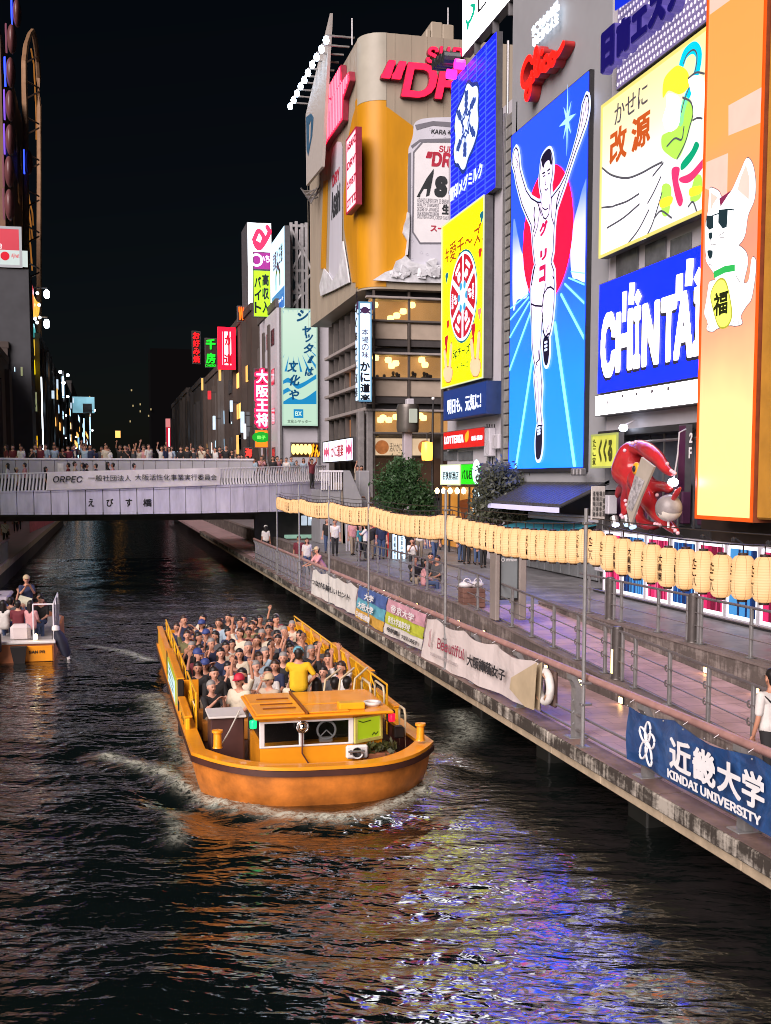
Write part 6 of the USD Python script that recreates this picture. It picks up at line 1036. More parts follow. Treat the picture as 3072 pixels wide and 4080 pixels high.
for k, (X, y, b, lit) in enumerate(((XW + .13, 20.75, bw(20.75), True), (XW2 + .16, 26.4, ZT + .11, False), (XW2 + .16, 22.2, ZT + .11, False))):
    t = thing('bollard_light', ['bollard with a lit warm slit on the first low wall', 'dark round bollard on the second wall near the ramp start', 'dark round bollard on the second wall nearer the white shirted man'][k], 'bollard', (X, y, b))
    part(t, 'body', mat('bollard_bronze', (.10, .09, .085), .4, .2, 4, metal=.4), lambda m: m.lathe([(.01, 0), (.13, 0), (.115, .03), (.11, 1.02), (.08, 1.06), (.01, 1.07)], (X, y, b), sides=16), 40)
    if lit: part(t, 'slit_lamp', glow('slit_warm', (255, 226, 160), 2.5), lambda m: m.box((X - .125, y - .028, b + .12), (X - .105, y + .028, b + .60)))
    part(t, 'side_post', grey_p, lambda m: [m.rbox((X - .03, y + s - .035, b), (X + .03, y + s + .035, b + .98), .01) for s in (-.24, .24)])
wl = glow('wall_lamp', (255, 215, 150), 7.0)
for k, (px, py) in enumerate(((1532, 2358), (1594, 2385), (1664, 2413), (1742, 2446), (1830, 2481), (1931, 2522), (2178, 2661), (2315, 2720), (2476, 2790))):
    p = PX(px, py, XW - .02); p[2] = min(p[2], wall_z(p[1]) - .1)
    t = thing('wall_lamp', f'small warm square lamp on the first low wall, {["farthest from", "second farthest from", "third farthest from", "fourth farthest from", "fifth nearest to", "fourth nearest to", "third nearest to", "second nearest to", "nearest to"][k]} the blue banner', 'lamp', p)
    part(t, 'lens', wl, lambda m: m.rbox((XW - .05, p[1] - .07, p[2] - .06), (XW - .03, p[1] + .07, p[2] + .06), .008)); part(t, 'bezel', black, lambda m: m.box((XW - .032, p[1] - .09, p[2] - .08), (XW - .003, p[1] + .09, p[2] + .08)))
for k, (px, py) in enumerate(((2815, 2669), (3019, 2752))):
    p = PX(px, py, XW2 - .02); p[2] = min(p[2], ZT - .02); t = thing('wall_lamp', f'small warm square lamp on the second low wall, {["far", "near"][k]} one', 'lamp', p); part(t, 'lens', wl, lambda m: m.rbox((XW2 - .05, p[1] - .07, p[2] - .06), (XW2 - .03, p[1] + .07, p[2] + .06), .008)); part(t, 'bezel', black, lambda m: m.box((XW2 - .032, p[1] - .09, p[2] - .08), (XW2 + .003, p[1] + .09, p[2] + .08)))
# lantern poles and string
XLn = 7.56
def y_at(px): return float(PX(px, 2300, XLn)[1])
poles = [y_at(x) for x in (2352, 1790, 1481, 1322, 1202, 1113)]
ends = [y_at(3400)] + poles
for k, y in enumerate(poles):
    t = thing('lantern_pole', f'thin grey pole carrying the lantern string, {["nearest", "second nearest", "third nearest", "fourth nearest", "second farthest", "farthest"][k]} one', 'pole', (XLn - .09, y, ZD))
    part(t, 'pole', grey_p, lambda m: m.tube([(XLn - .09, y, ZD), (XLn - .09, y, 5.12 if k == 0 else 5.35)], .034, 8)); [part(t, 'clamp', steel, lambda m: m.rbox((XLn - .14, y - .05, z), (XLn + .05, y + .05, z + .04), .01)) for z in (1.9, 2.25, 4.86)]
    part(t, 'base_plate', steel, lambda m: m.rbox((XLn - .18, y - .1, ZD + .008), (XLn + .02, y + .1, ZD + .03), .005))
    if k == 0:
        pc = planeY(y - .06); part(t, 'placard', mat('placard_pale', (.42, .40, .38), .6, .2, 6), lambda m: m.rbox(*(lambda r_: ((r_[0], y - .05, r_[1]), (r_[2], y - .02, r_[3])))(pc.rect(2358, 2414, 1937, 2072)), .01))
        part(t, 'placard_lettering', mat('placard_ink', (.05, .05, .05), .7), lambda m: [m.flat(pc, text(pc.rect(2362 + 13 * i, 2372 + 13 * i, 1956, 2058), '道頓堀川遊歩道'[i:i + 5], 1, vertical=True), .002, .004) for i in range(4)])
yl, lat = [], []
gapless = np.arange(ends[0], poles[-1] - .2, .465)
lant_m = usdkit.material(stage, '/World/Looks/lantern_paper', {'tc': ('texture_coordinate', {}), 'n': ('noise_texture', {'scale': 3.0, 'detail': 3.0}), 'sx': ('separate_xyz', {}),
    'rb': ('math', {'math_type': 'multiply', 'value2': 190.0}), 'sn': ('math', {'math_type': 'sine'}), 'bp': ('bump', {'strength': .5, 'distance': .004}),
    'lw': ('layer_weight', {'blend': .45}), 'r': ('rgb_ramp', {'ramp': [(0.25, lin((255, 186, 108))), (.75, lin((253, 206, 150)))]}), 'p': ('principled_bsdf', {'base_color': (.34, .22, .12), 'roughness': .7, 'emission_strength': 0.74 * EK})},
    [('tc.object', 'n.vector'), ('tc.object', 'sx.vector'), ('sx.z', 'rb.value1'), ('rb.value', 'sn.value1'), ('sn.value', 'bp.height'), ('bp.normal', 'p.normal'), ('n.fac', 'r.fac'), ('r.color', 'p.emission_color')], surface='p.BSDF')
cap_m = mat('lantern_cap', (.03, .015, .012), .5); lt_ink = mat('lantern_ink', (.05, .02, .015), .7)
LPROF = [(.055, -.275), (.095, -.262), (.125, -.225), (.140, -.15), (.146, 0), (.140, .15), (.125, .225), (.095, .262), (.055, .275)]
def wrap(g, r0=.148):
    out = MB()
    for q in getattr(g, 'geoms', [g]):
        if q.area < 1e-5: continue
        mm = trimesh.creation.triangulate_polygon(q.segmentize(.04), engine='earcut'); v, f = np.array(mm[0]), np.array(mm[1])
        z = v[:, 1]; rr = np.interp(z, [p[1] for p in LPROF], [p[0] for p in LPROF]) + .004; a = v[:, 0] / .146
        out.add(np.stack([-np.cos(a) * rr, np.sin(a) * rr * -1, z], -1), f[:, ::-1]); out.add(np.stack([-np.cos(a) * rr, np.sin(a) * rr * -1, z], -1), f)
    return out
def lantern_proto(i, s1, s2):
    c = f'/World/lantern_class_{i}'; stage.CreateClassPrim(c); ORIGIN[c] = np.zeros(3)
    part(c, 'paper', lant_m, lambda m: m.lathe(LPROF, (0, 0, 0), sides=18), True)
    part(c, 'top_ring', cap_m, lambda m: m.lathe([(.01, .305), (.06, .30), (.062, .268), (.05, .262)], (0, 0, 0), sides=12)); part(c, 'bottom_ring', cap_m, lambda m: m.lathe([(.05, -.262), (.062, -.268), (.06, -.30), (.01, -.305)], (0, 0, 0), sides=12))
    g = [text((-.01, -.19, .075, .19), s1, 2, vertical=True)]
    if s2: g.append(text((-.085, -.17, -.025, .17), s2, 1, vertical=True))
    mb = wrap(unary_union(g)); mb.build('lettering', c, lt_ink)
    part(c, 'rib_line', mat('lantern_rib', (.30, .17, .08), .7), lambda m: [m.tube([(math.cos(a) * (r_ + .002), math.sin(a) * (r_ + .002), z) for r_, z in LPROF], .0022, 3) for a in (math.pi + .9, math.pi - .9, 0, math.pi / 2, -math.pi / 2 + .3)])
    part(c, 'hook', cap_m, lambda m: m.tube([(0, 0, .30), (0, 0, .40)], .008, 4)); return c
protos = [lantern_proto(0, 'くれおーる', ''), lantern_proto(1, 'はり重', ''), lantern_proto(2, '松竹座道頓', 'さとう'), lantern_proto(3, '大黒屋', '道頓堀'), lantern_proto(4, 'たこ八', '')]
def string_z(y):
    for a, b in zip(ends[:-1], ends[1:]):
        if a <= y <= b: t_ = (y - a) / (b - a); return 4.90 - .13 * 4 * t_ * (1 - t_) * (.7 if b - a < 6.5 else 1)
    return 4.9
lys = []
for a, b in zip(ends[:-1], ends[1:]): n = int(round((b - a) / .465)); lys += [a + (i + .5) * (b - a) / n for i in range(n)]
lys.sort(); near = [y for y in lys if y < poles[0]]; WORDS = ['first', 'second', 'third', 'fourth', 'fifth', 'sixth', 'seventh', 'eighth', 'ninth', 'tenth', 'eleventh', 'twelfth', 'thirteenth', 'fourteenth', 'fifteenth', 'sixteenth', 'seventeenth', 'eighteenth', 'nineteenth', 'twentieth']
for i, y in enumerate(lys):
    kind_ = (4, 4, 3, 3, 4, 3, 3, 4, 4, 4)[(len(near) - 1 - i) % 10] if y < poles[0] else (0 if y < y_at(2150) else 1 if y < y_at(1950) else int(RNG.integers(0, 4)))
    d = i - len(near)
    if y < y_at(3110): continue
    if d < 0: lab, gr = f'cream paper lantern, {WORDS[min(-d - 1, 19)]} to the right of the nearest tall pole', 'paper lanterns strung over the walkway'
    elif y < poles[1]: lab, gr = f'cream paper lantern, {WORDS[min(d, 19)]} to the left of the nearest tall pole', 'paper lanterns strung over the walkway'
    else: lab, gr = 'cream paper lantern in the tightly overlapping far part of the string', 'paper lanterns far along the string'
    s = RNG.uniform(.97, 1.03)
    copy(protos[kind_], 'paper_lantern', (XLn + RNG.normal(0, .008), y, string_z(y) - .40 + RNG.normal(0, .006)), lab, 'lantern', gr, rot=RNG.normal(-18, 12))
st = thing('lantern_cable', 'thin dark cable from which the paper lanterns hang', 'cable', (XLn, 30, 4.9)); part(st, 'cable', black, lambda m: m.tube([(XLn, y, string_z(y)) for y in np.arange(ends[0], poles[-1], .4)], .012, 5)); part(st, 'upper_cable', black, lambda m: m.tube([(XLn, y, string_z(y) * .3 + 4.95 * .7 + .03) for y in np.arange(ends[0], poles[-1], .8)], .008, 4))
# banners on the outer railing
BX_ = planeX(XR - .16)
def rail_banner(name, label, corners, material, seed, stripes=()):
    t = thing(name, label, 'banner', BX_.at([BX_.uv(*corners[3])])[0]); C = [BX_.at([BX_.uv(*q)])[0] for q in corners]
    P = [None]
    if not stripes:
        def f(m): P[0] = clothpanel(m, C, 40, 12, .055, seed)
        part(t, 'cloth', material, f)
    else:
        v0 = 0
        for mt, v1 in stripes:
            lerp = lambda a, b, f: a + (b - a) * f
            q = [lerp(C[0], C[3], v0), lerp(C[1], C[2], v0), lerp(C[1], C[2], v1), lerp(C[0], C[3], v1)]
            part(t, 'colour_band', mt, lambda m: clothpanel(m, q, 24, 5, .035, 3)); v0 = v1
    part(t, 'tie', rail_white, lambda m: [m.tube([C[0] + (C[1] - C[0]) * f, C[0] + (C[1] - C[0]) * f + np.array([.07, 0, .04])], .004, 4) for f in np.linspace(.02, .98, 7)]); return t, C
def btxt(t, C, u0, u1, v0, v1, s, material, b=2, font='cjk', name='lettering', off=.075):
    """Lettering on a banner: u, v from 0 to 1 across it, v downwards."""
    a, b_, c, d = C; W = np.linalg.norm(b_ - a)
    g = text((u0, -v1, u1, -v0), s, b, font); mb = MB(); n = np.array([-1.0, 0, 0])
    for q in getattr(g, 'geoms', [g]):
        mm = trimesh.creation.extrude_polygon(q, .004, engine='earcut'); u, v = mm.vertices[:, :1], -mm.vertices[:, 1:2]
        mb.add((1 - v) * ((1 - u) * a + u * b_) + v * ((1 - u) * d + u * c) + n * (off + mm.vertices[:, 2:3]), mm.faces)
    mb.build(name, t, material)
bw_m = mat('banner_white', (.58, .56, .53), .75, .08, 1.5, .006); navy_b = usdkit.material(stage, '/World/Looks/banner_navy', {'tc': ('texture_coordinate', {}), 'n': ('noise_texture', {'scale': 2.2, 'detail': 4.0, 'distortion': 1.2}), 'r': ('rgb_ramp', {'ramp': [(.35, (.012, .045, .14)), (.65, (.025, .085, .24))]}), 'b': ('bump', {'strength': .55, 'distance': .05}), 'p': ('principled_bsdf', {'roughness': .32})}, [('tc.object', 'n.vector'), ('n.fac', 'r.fac'), ('r.color', 'p.base_color'), ('n.fac', 'b.height'), ('b.normal', 'p.normal')], surface='p.BSDF'); lw = mat('banner_letter_white', (.72, .73, .74), .5, .05)
bk = mat('banner_letter_black', (.03, .03, .035), .6)
t, C = rail_banner('university_banner', 'large blue vinyl banner with white characters and looped flower mark at lower right', [(2498, 2794), (3330, 3145), (3330, 3470), (2504, 3024)], navy_b, 1)
q0, q1, q2, q3 = C
Lw = np.linalg.norm(q1 - q0); un = lambda x: (float(PX(x, 3000, XR - .16)[1]) - q0[1]) / (q1[1] - q0[1])
for ch, x0, x1, va, vb in (('近', 2682, 2768, .22, .72), ('畿', 2776, 2868, .20, .72), ('大', 2876, 2972, .22, .70), ('学', 2977, 3068, .20, .70), ('', 0, 0, 0, 0)):
    if ch: btxt(t, C, un(x0), un(x1), va, vb, ch, lw, 2, name='character')
btxt(t, C, un(2672), un(3054), .76, .90, 'KINDAI UNIVERSITY', lw, 3, 'latin')
mk = MB()
for a, L, wd in ((0.15, .30, .10), (1.25, .24, .13), (2.75, .34, .10), (3.75, .32, .11), (5.35, .27, .09)):
    pts = [(L * (1 + math.cos(p)) / 2 * math.sin(a) + wd * math.sin(p) * math.cos(a) * .8, L * (1 + math.cos(p)) / 2 * math.cos(a) - wd * math.sin(p) * math.sin(a) * .8) for p in np.linspace(-math.pi, math.pi, 22)]
    cen = q0 + (q1 - q0) * un(2592) + (q3 - q0) * .50; mk.tube([cen + np.array([-.085, -x * 1.0, z]) for x, z in pts], .016, 5)
mk.build('flower_mark', t, lw)
for k in range(9): part(t, 'eyelet', steel, lambda m: m.mesh(trimesh.creation.icosphere(1, .014).apply_translation(q0 + (q1 - q0) * (k + .3) / 9 + np.array([-.07, 0, -.03]))))
t, C = rail_banner('slogan_banner', 'crumpled white cloth banner with black slogan, farthest on the outer railing', [(1246, 2262), (1427, 2332), (1411, 2448), (1240, 2365)], bw_m, 2); btxt(t, C, .05, .92, .38, .60, 'つながる新しいヒント', bk, 2)
b3 = [mat('band_blue', (.06, .11, .30), .7), mat('band_teal', (.10, .33, .42), .7), mat('band_ochre', (.52, .30, .05), .7), mat('band_pink', (.52, .28, .34), .7), mat('band_lime', (.40, .44, .04), .7), bw_m]
t, C = rail_banner('tricolour_banner', 'blue, teal and ochre banded banner with white characters', [(1429, 2333), (1543, 2381), (1524, 2519), (1413, 2456)], None, 3, [(b3[0], .36), (b3[1], .70), (b3[2], 1.0)])
btxt(t, C, .34, .66, .10, .30, '大学', lw, 2); btxt(t, C, .14, .70, .42, .64, '大明大学', lw, 2); btxt(t, C, .12, .62, .74, .92, '日本国幼稚園', lw, 2)
t, C = rail_banner('pink_lime_banner', 'pink, lime and white banded banner beside the tricolour one', [(1545, 2384), (1697, 2450), (1680, 2590), (1526, 2521)], None, 4, [(b3[3], .36), (b3[4], .70), (b3[5], 1.0)])
btxt(t, C, .2, .8, .08, .30, '帝京大学', lw, 1); btxt(t, C, .16, .74, .42, .62, '帝京大学高等学校', lw, 1); btxt(t, C, .16, .46, .74, .88, '帝学園', bk, 2); btxt(t, C, .56, .95, .78, .90, '学校法人時任学', bk, 1)
t, C = rail_banner('womens_university_banner', 'long pale pink and cream cloth banner with red lettering and torn folded end', [(1699, 2450), (2142, 2640), (2142, 2835), (1682, 2628)], mat('banner_cream_pink', (.58, .52, .50), .75, .10, .8, .006), 5)
un2 = lambda x: (float(PX(x, 2600, XR - .16)[1]) - C[0][1]) / (C[1][1] - C[0][1])
btxt(t, C, un2(1762), un2(1868), .34, .58, 'Beautiful', mat('letter_maroon', (.28, .05, .08), .6), 1, 'latin'); btxt(t, C, un2(1880), un2(2030), .40, .66, '大阪樟蔭女子', bk, 2); btxt(t, C, un2(1738), un2(1842), .72, .79, "OSAKA SHOIN WOMEN'S UNIV.", mat('letter_faint', (.35, .30, .30), .6), 0, 'latin')
mb = MB(); o = C[0] + (C[1] - C[0]) * un2(1728) + (C[3] - C[0]) * .42
for y0, l in ((0, .30), (.10, .36)): mb.add(np.array([o + (-.09, -y0, -.22), o + (-.09, -y0 - .05, -.20), o + (-.09, -y0 - .16, l - .12), o + (-.09, -y0 - .12, l - .13)]), [(0, 1, 2, 3)]); 
mb.build('slash_mark', t, MATS['letter_maroon'])
def fold(m):
    P = [PX(*q, XR - .30) for q in ((2036, 2700), (2140, 2638), (2128, 2830), (2090, 2815), (2030, 2745))]; Q = [p + np.array([.1, 0, 0]) for p in P]
    m.add(np.vstack([P, Q]), [(0, 1, 4), (1, 2, 3), (1, 3, 4), (5, 9, 6), (6, 8, 7), (6, 9, 8)] )
part(t, 'folded_flap', mat('banner_back_tan', (.42, .34, .22), .75, .15, 1.5), fold)
# life ring
lp_ = PX(2170, 2735, XR - .12); t = thing('life_ring', 'white life ring hung on the outer railing beside the torn banner end', 'life ring', lp_)
tor = trimesh.creation.torus(.27, .075, major_sections=28, minor_sections=10); tor.apply_transform(trimesh.transformations.rotation_matrix(math.pi / 2, [0, 1, 0])); tor.apply_translation(lp_)
part(t, 'ring', mat('ring_white', (.62, .60, .56), .5, .2, 5), lambda m: m.mesh(tor), True)
for a in (.6, 2.2, 3.7, 5.3): part(t, 'band', mat('ring_rope', (.35, .20, .12), .8), lambda m: m.mesh(trimesh.creation.torus(.085, .02, major_sections=12, minor_sections=5).apply_transform(trimesh.transformations.rotation_matrix(a, [1, 0, 0])).apply_translation(lp_ + .27 * np.array([0, math.sin(-a), math.cos(a)]))))
part(t, 'case', mat('ring_case_dark', (.08, .05, .04), .6), lambda m: m.rbox(lp_ + (.08, -.25, -.35), lp_ + (.16, .25, .3), .03))
# information pillar, planter, street furniture
def pxbox(m, X, x0, x1, yt, yb, d, r=.03):
    a, b = PX(x0, yb, X), PX(x1, yt, X); m.rbox((X, a[1], a[2]), (X + d, b[1], b[2]), r)
yI = PZ(2040, 2470, ZT)[1]; pi_ = planeY(yI)
rI = pi_.rect(1972, 2094, 2200, 2484); rI = (rI[0], ZT, rI[2], rI[3])
t = thing('information_pillar', 'grey information pillar with a glazed panel standing behind the railing', 'information board', (rI[0], yI, ZT)); pm_ = mat('pillar_taupe', (.26, .23, .21), .5, .1, 2)
part(t, 'right_jamb', pm_, lambda m: m.rbox((rI[2] - .19, yI - .1, ZT), (rI[2], yI + .5, rI[3]), .02)); part(t, 'left_jamb', pm_, lambda m: m.rbox((rI[0], yI - .08, ZT), (rI[0] + .12, yI + .4, rI[3]), .02)); part(t, 'panel', mat('panel_slate', (.20, .23, .24), .15, .1, 1), lambda m: m.rbox((rI[0] + .14, yI, ZT + .55), (rI[2] - .2, yI + .1, rI[3] - .05), .01))
part(t, 'head', pm_, lambda m: m.rbox((rI[0], yI - .02, rI[3] - .04), (rI[2], yI + .45, rI[3] + .04), .015)); pI2 = planeY(yI - .003); part(t, 'lettering', lw, lambda m: m.flat(pI2, text((rI[0] + .30, rI[3] - .24, rI[2] - .24, rI[3] - .16), 'information', 1, 'latin').union(Point(rI[0] + .22, rI[3] - .2).buffer(.05).difference(Point(rI[0] + .22, rI[3] - .2).buffer(.035))), .001, .004)); part(t, 'panel_frame', black, lambda m: m.flat(pI2, R((rI[0] + .13, ZT + .53, rI[2] - .19, rI[3] - .06)).difference(R((rI[0] + .16, ZT + .57, rI[2] - .22, rI[3] - .1))), .0, .02))
pp = PZ(1882, 2420, ZT); t = thing('planter_box', 'brown wooden box with white bags on top behind the railing', 'planter', pp)
for k in range(4): part(t, 'plank', mat('plank_brown', (.16, .085, .065), .6, .3, 3), lambda m: m.rbox((pp[0] - .3, pp[1] - .12, ZT + .14 * k), (pp[0] + .35, pp[1] + .4, ZT + .135 + .14 * k), .01))
part(t, 'bag', mat('bag_white', (.6, .6, .62), .5, .1), lambda m: [m.mesh(trimesh.creation.icosphere(2, 1).apply_scale([.22, .16, .10]).apply_translation(pp + (s, .1, .64))) for s in (-.15, .15)], True); part(t, 'handle', rail_white, lambda m: [m.tube([pp + (.03 + s + .12 * math.cos(a), .1, .68 + .14 * math.sin(a)) for a in np.linspace(0, math.pi, 8)], .015, 5) for s in (-.16, .16)])
# lit striped panels at the terrace back
S_ = planeX(15.2); pz0, pz1 = 2.06, 3.98
xsP = [2405, 2478, 2574, 2674, 2780, 2896, 3030, 3180]
for k in range(7):
    a, b = S_.uv(xsP[k], 2300)[0], S_.uv(xsP[k + 1], 2300)[0]
    t = board('striped_light_box', f'lit panel of {"pink" if k % 2 == 0 else "blue"} upright stripes in a white frame, {WORDS[k]} from the left', 'light panel', S_, (a + .03, pz0, b - .03, pz1), glow('panel_white', (240, 240, 248), 1.1), .18, wall_lav, group='striped light panels along the terrace', fw=.04)
    pal_ = [(225, 40, 105), (170, 15, 70), (240, 90, 140), (120, 10, 50)] if k % 2 == 0 else [(20, 105, 185), (10, 60, 130), (70, 150, 215), (8, 40, 90)]
    u = a + .16; r_ = np.random.default_rng(40 + k)
    while u < b - .18:
        w = r_.uniform(.03, .12); c = int(r_.integers(0, 4)); w = min(w, b - .16 - u); part(t, 'stripe', glow(f'stripe_{k % 2}_{c}', pal_[c], .9), lambda m: m.flat(S_, R((u, pz0 + .13, u + w - .004, pz1 - .13)), .006, .01)); u += w
    part(t, 'top_lamp', black, lambda m: [m.tube([S_.at([((a + b) / 2, pz1)], .0)[0], S_.at([((a + b) / 2, pz1 + .16)], .25)[0]], .025, 5), m.lathe([(.01, .05), (.06, .0), (.05, -.06)], S_.at([((a + b) / 2, pz1 + .14)], .3)[0], sides=8)])
part(None, 'panel_plinth', black, lambda m: m.box((15.21, S_.at([(S_.uv(3180, 1)[0], 0)])[0][1], ZT), (15.5, S_.at([(S_.uv(2400, 1)[0], 0)])[0][1], 2.05)), label='dark plinth under the row of striped panels', cat='plinth')
# takoyaki front: dark bay, lettered board, red octopus
ob_y0, ob_y1 = yD - .2, yC - .1
tk = thing('octopus_shop', 'dark blue-grey shop bay behind the red octopus with pipes and lamps', 'shop', (XF + .3, (ob_y0 + ob_y1) / 2, ZT))
part(tk, 'back_wall', mat('bay_blue_grey', (.14, .16, .20), .5, .3, .8), lambda m: m.box((XF + 1.0, ob_y0, 4.1), (XF + 1.2, ob_y1, 7.2))); part(tk, 'lower_wall', wall_dark, lambda m: m.box((XF + .2, ob_y0, ZT), (XF + 1.2, ob_y1, 4.1))); part(tk, 'soffit', black, lambda m: m.box((XF - .2, ob_y0, 7.0), (XF + 1.2, ob_y1, 7.19)))
part(tk, 'pipe', steel, lambda m: [m.tube([(XF + .5, y, 4.1), (XF + .5, y, 7.0)], .04, 6) for y in np.linspace(ob_y0 + .5, ob_y1 - .5, 7)] + [m.tube([(XF - .1, ob_y0 + .3, 6.75), (XF - .1, ob_y1 - .2, 6.75)], .05, 6)])
for k in range(5): y = ob_y0 + 1 + k * 1.4; part(tk, 'side_panel', mat('panel_violet', (.12, .04, .10), .4, .3, 2), lambda m: m.rbox((XF + .6, y, 4.2), (XF + .9, y + .5, 5.2 + .3 * (k % 2)), .03))
for nm, x, y in (('ceiling_lamp', 2484, 1705), ('octopus_lamp', 2682, 1922)):
    p = PX(x, y, XF - .4 if nm == 'ceiling_lamp' else XF - 1.5); t = thing('spot_lamp', {'ceiling_lamp': 'white lamp under the white strip board left above the octopus', 'octopus_lamp': 'glaring white lamp on a bent arm in front of the octopus'}[nm], 'lamp', p)
    part(t, 'lamp', glow('spot_cold', (235, 240, 255), 5.0), lambda m: m.mesh(trimesh.creation.icosphere(2, .14).apply_scale([1, 1.2, .9]).apply_translation(p)), True)
    part(t, 'arm', wall_lav, lambda m: m.tube([p, p + (.05, -.12, .7), p + (.1, -.1, 1.35), p + (.4, .1, 1.45)] if nm == 'octopus_lamp' else [p, p + (.05, .0, .1), p + (.4, 0, .25)], .022, 6))
r2f = planeX(16.0); t = board('floor_sign', 'dark plum upright sign reading 2F left of the orange screen', 'sign', r2f, (r2f.uv(2742, 1)[0], r2f.uv(2742, 1960)[1], r2f.uv(2772, 1)[0], r2f.uv(2742, 1690)[1]), mat('plum_board', (.06, .015, .05), .4), .2)
art(t, 'lettering', lw, r2f, unary_union([text(r2f.rect(2749, 2760, 1725, 1765), '2', 3, 'latin'), text(r2f.rect(2747, 2758, 1782, 1826), 'F', 3, 'latin')]))
ys_ = A.off(.6); ry = ys_.rect(2359, 2464, 1732, 1866); t = board('brush_sign', 'small yellow-green lit sign with bold black brush strokes left of the octopus', 'sign', ys_, ry, glow('sign_lime_pale', (222, 222, 90), .85, .15), .2, glow('lime_frame', (200, 210, 120), .5))
art(t, 'characters', mat('brush_olive', (.06, .07, .01), .6), ys_, text(ys_.rect(2387, 2442, 1752, 1842), 'くくる', 5)); art(t, 'side_lettering', MATS['brush_olive'], ys_, text(ys_.rect(2364, 2376, 1748, 1856), 'たこ家', 1, vertical=True))
# octopus: chains of swept spheres in one skin
def chain(pts, rad, seg=14):
    hs = []
    for a, b, r0, r1 in zip(pts[:-1], pts[1:], rad[:-1], rad[1:]):
        s0 = m3.Manifold.sphere(r0, seg).translate(tuple(map(float, a))); s1 = m3.Manifold.sphere(r1, seg).translate(tuple(map(float, b))); hs.append(m3.Manifold.batch_hull([s0, s1]))
    return hs
XO = XF - .9; so = F / 36.0
def O3(pts, dx=0): return [PX(*ZO([(x, y)])[0], XO + (d if not np.isscalar(d) else d)) for (x, y), d in zip(pts, dx if not np.isscalar(dx) else [dx] * len(pts))]
oc = thing('octopus_figure', 'big red octopus figure clutching a grey board above the striped panels', 'figure', O3([(320, 1100)])[0])
sc = 36.0 / 4530 / 2.479
rr_ = lambda z: z * sc * 1.0
hs = chain(O3([(290, 420), (250, 560), (330, 640)]), [rr_(150), rr_(165), rr_(130)], 22) + chain(O3([(300, 340), (380, 320), (470, 370), (560, 440), (620, 540), (690, 590)], [0, -.3, -.5, -.6, -.6, -.6]), [rr_(60), rr_(70), rr_(75), rr_(62), rr_(48), rr_(28)])
hs += chain(O3([(300, 640), (260, 760), (215, 860), (230, 960), (200, 1010)], -.1), [rr_(110), rr_(60), rr_(48), rr_(40), rr_(26)]) + chain(O3([(360, 640), (430, 820), (520, 960), (640, 1080), (740, 1165)], [-.2, -.5, -.6, -.6, -.6]), [rr_(120), rr_(85), rr_(75), rr_(58), rr_(30)])
hs += chain(O3([(400, 650), (510, 720), (600, 715), (670, 740)], [0, -.2, -.5, -.7]), [rr_(90), rr_(65), rr_(48), rr_(40)]) + chain(O3([(340, 700), (330, 900), (360, 1060), (470, 1110), (570, 1095)], -.1), [rr_(100), rr_(80), rr_(62), rr_(50), rr_(26)]) + chain(O3([(230, 700), (160, 760), (150, 810)], 0), [rr_(60), rr_(42), rr_(30)]) + chain(O3([(680, 880), (720, 800), (770, 730)], -.9), [rr_(12), rr_(30), rr_(16)])
OM = m3.Manifold.batch_boolean(hs, m3.OpType.Add).refine_to_length(.12); om = OM.to_mesh(); tm_ = trimesh.Trimesh(om.vert_properties[:, :3], om.tri_verts, process=True); tm_ = relax(tm_, 6)
part(oc, 'body', mat('octopus_red', (.40, .022, .026), .28, .22, 1.6, .01, coat=.5), lambda m: m.mesh(tm_), True)
suck = mat('sucker_pink', (.70, .42, .48), .4)
for k, (x, y) in enumerate(((300, 290), (330, 275), (220, 360), (228, 855), (238, 895), (270, 940), (185, 1000), (200, 1020), (680, 560), (700, 575), (715, 585), (700, 1120), (720, 1150), (745, 1175), (520, 1085), (545, 1090), (570, 1098), (730, 760), (715, 790), (735, 800), (640, 490), (540, 800))):
    p = O3([(x, y)], -.85)[0]; part(oc, 'sucker', suck, lambda m: m.mesh(trimesh.creation.icosphere(1, .055).apply_translation(p)), True)
e = O3([(335, 540)], -1.22)[0]; part(oc, 'eye', mat('eye_amber', (.75, .33, .02), .3), lambda m: m.mesh(trimesh.creation.icosphere(2, .19).apply_scale([.5, 1, 1]).apply_translation(e)), True); part(oc, 'pupil', black, lambda m: m.mesh(trimesh.creation.icosphere(2, .09).apply_scale([.5, 1, 1]).apply_translation(e - (.08, .03, 0))), True)
bp = planeX(XO - 1.35); t = thing('held_board', 'tapering grey board with a busy lower picture held by the octopus', 'board', bp.at([bp.uv(*ZO([(290, 1080)])[0])])[0])
gb = poly(bp, ZO([(405, 425), (530, 520), (395, 830), (300, 1090), (255, 930), (280, 800)])); art(t, 'board', mat('board_taupe', (.40, .36, .30), .6, .1, 1.5), bp, gb, 0, .06)
art(t, 'picture', mat('busy_print', (.34, .33, .34), .6, .75, 7), bp, poly(bp, ZO([(345, 600), (440, 660), (375, 820), (315, 960), (275, 930), (285, 830)])), .065, .01)
bs = O3([(655, 925)], -.9)[0]; t = thing('ball_figure', 'round dark ball with white dripping top held by an octopus arm', 'figure', bs)
part(t, 'ball', mat('ball_grey', (.24, .22, .22), .35, .3, 2), lambda m: m.mesh(trimesh.creation.icosphere(3, rr_(112)).apply_translation(bs)), True)
def drip(m):
    s = trimesh.creation.icosphere(3, rr_(116)); v = s.vertices; a = np.arctan2(v[:, 2], v[:, 1]); keep = v[:, 2] < -.06 + .18 * np.sin(a * 9); f = s.faces[keep[s.faces].all(1)]; m.add(v + bs, f)
part(t, 'white_coat', mat('coat_white', (.72, .68, .60), .4), drip, True); part(t, 'stick', rail_white, lambda m: m.tube([bs - (0, 0, rr_(110)), bs - (0, 0, rr_(170))], .035, 6))
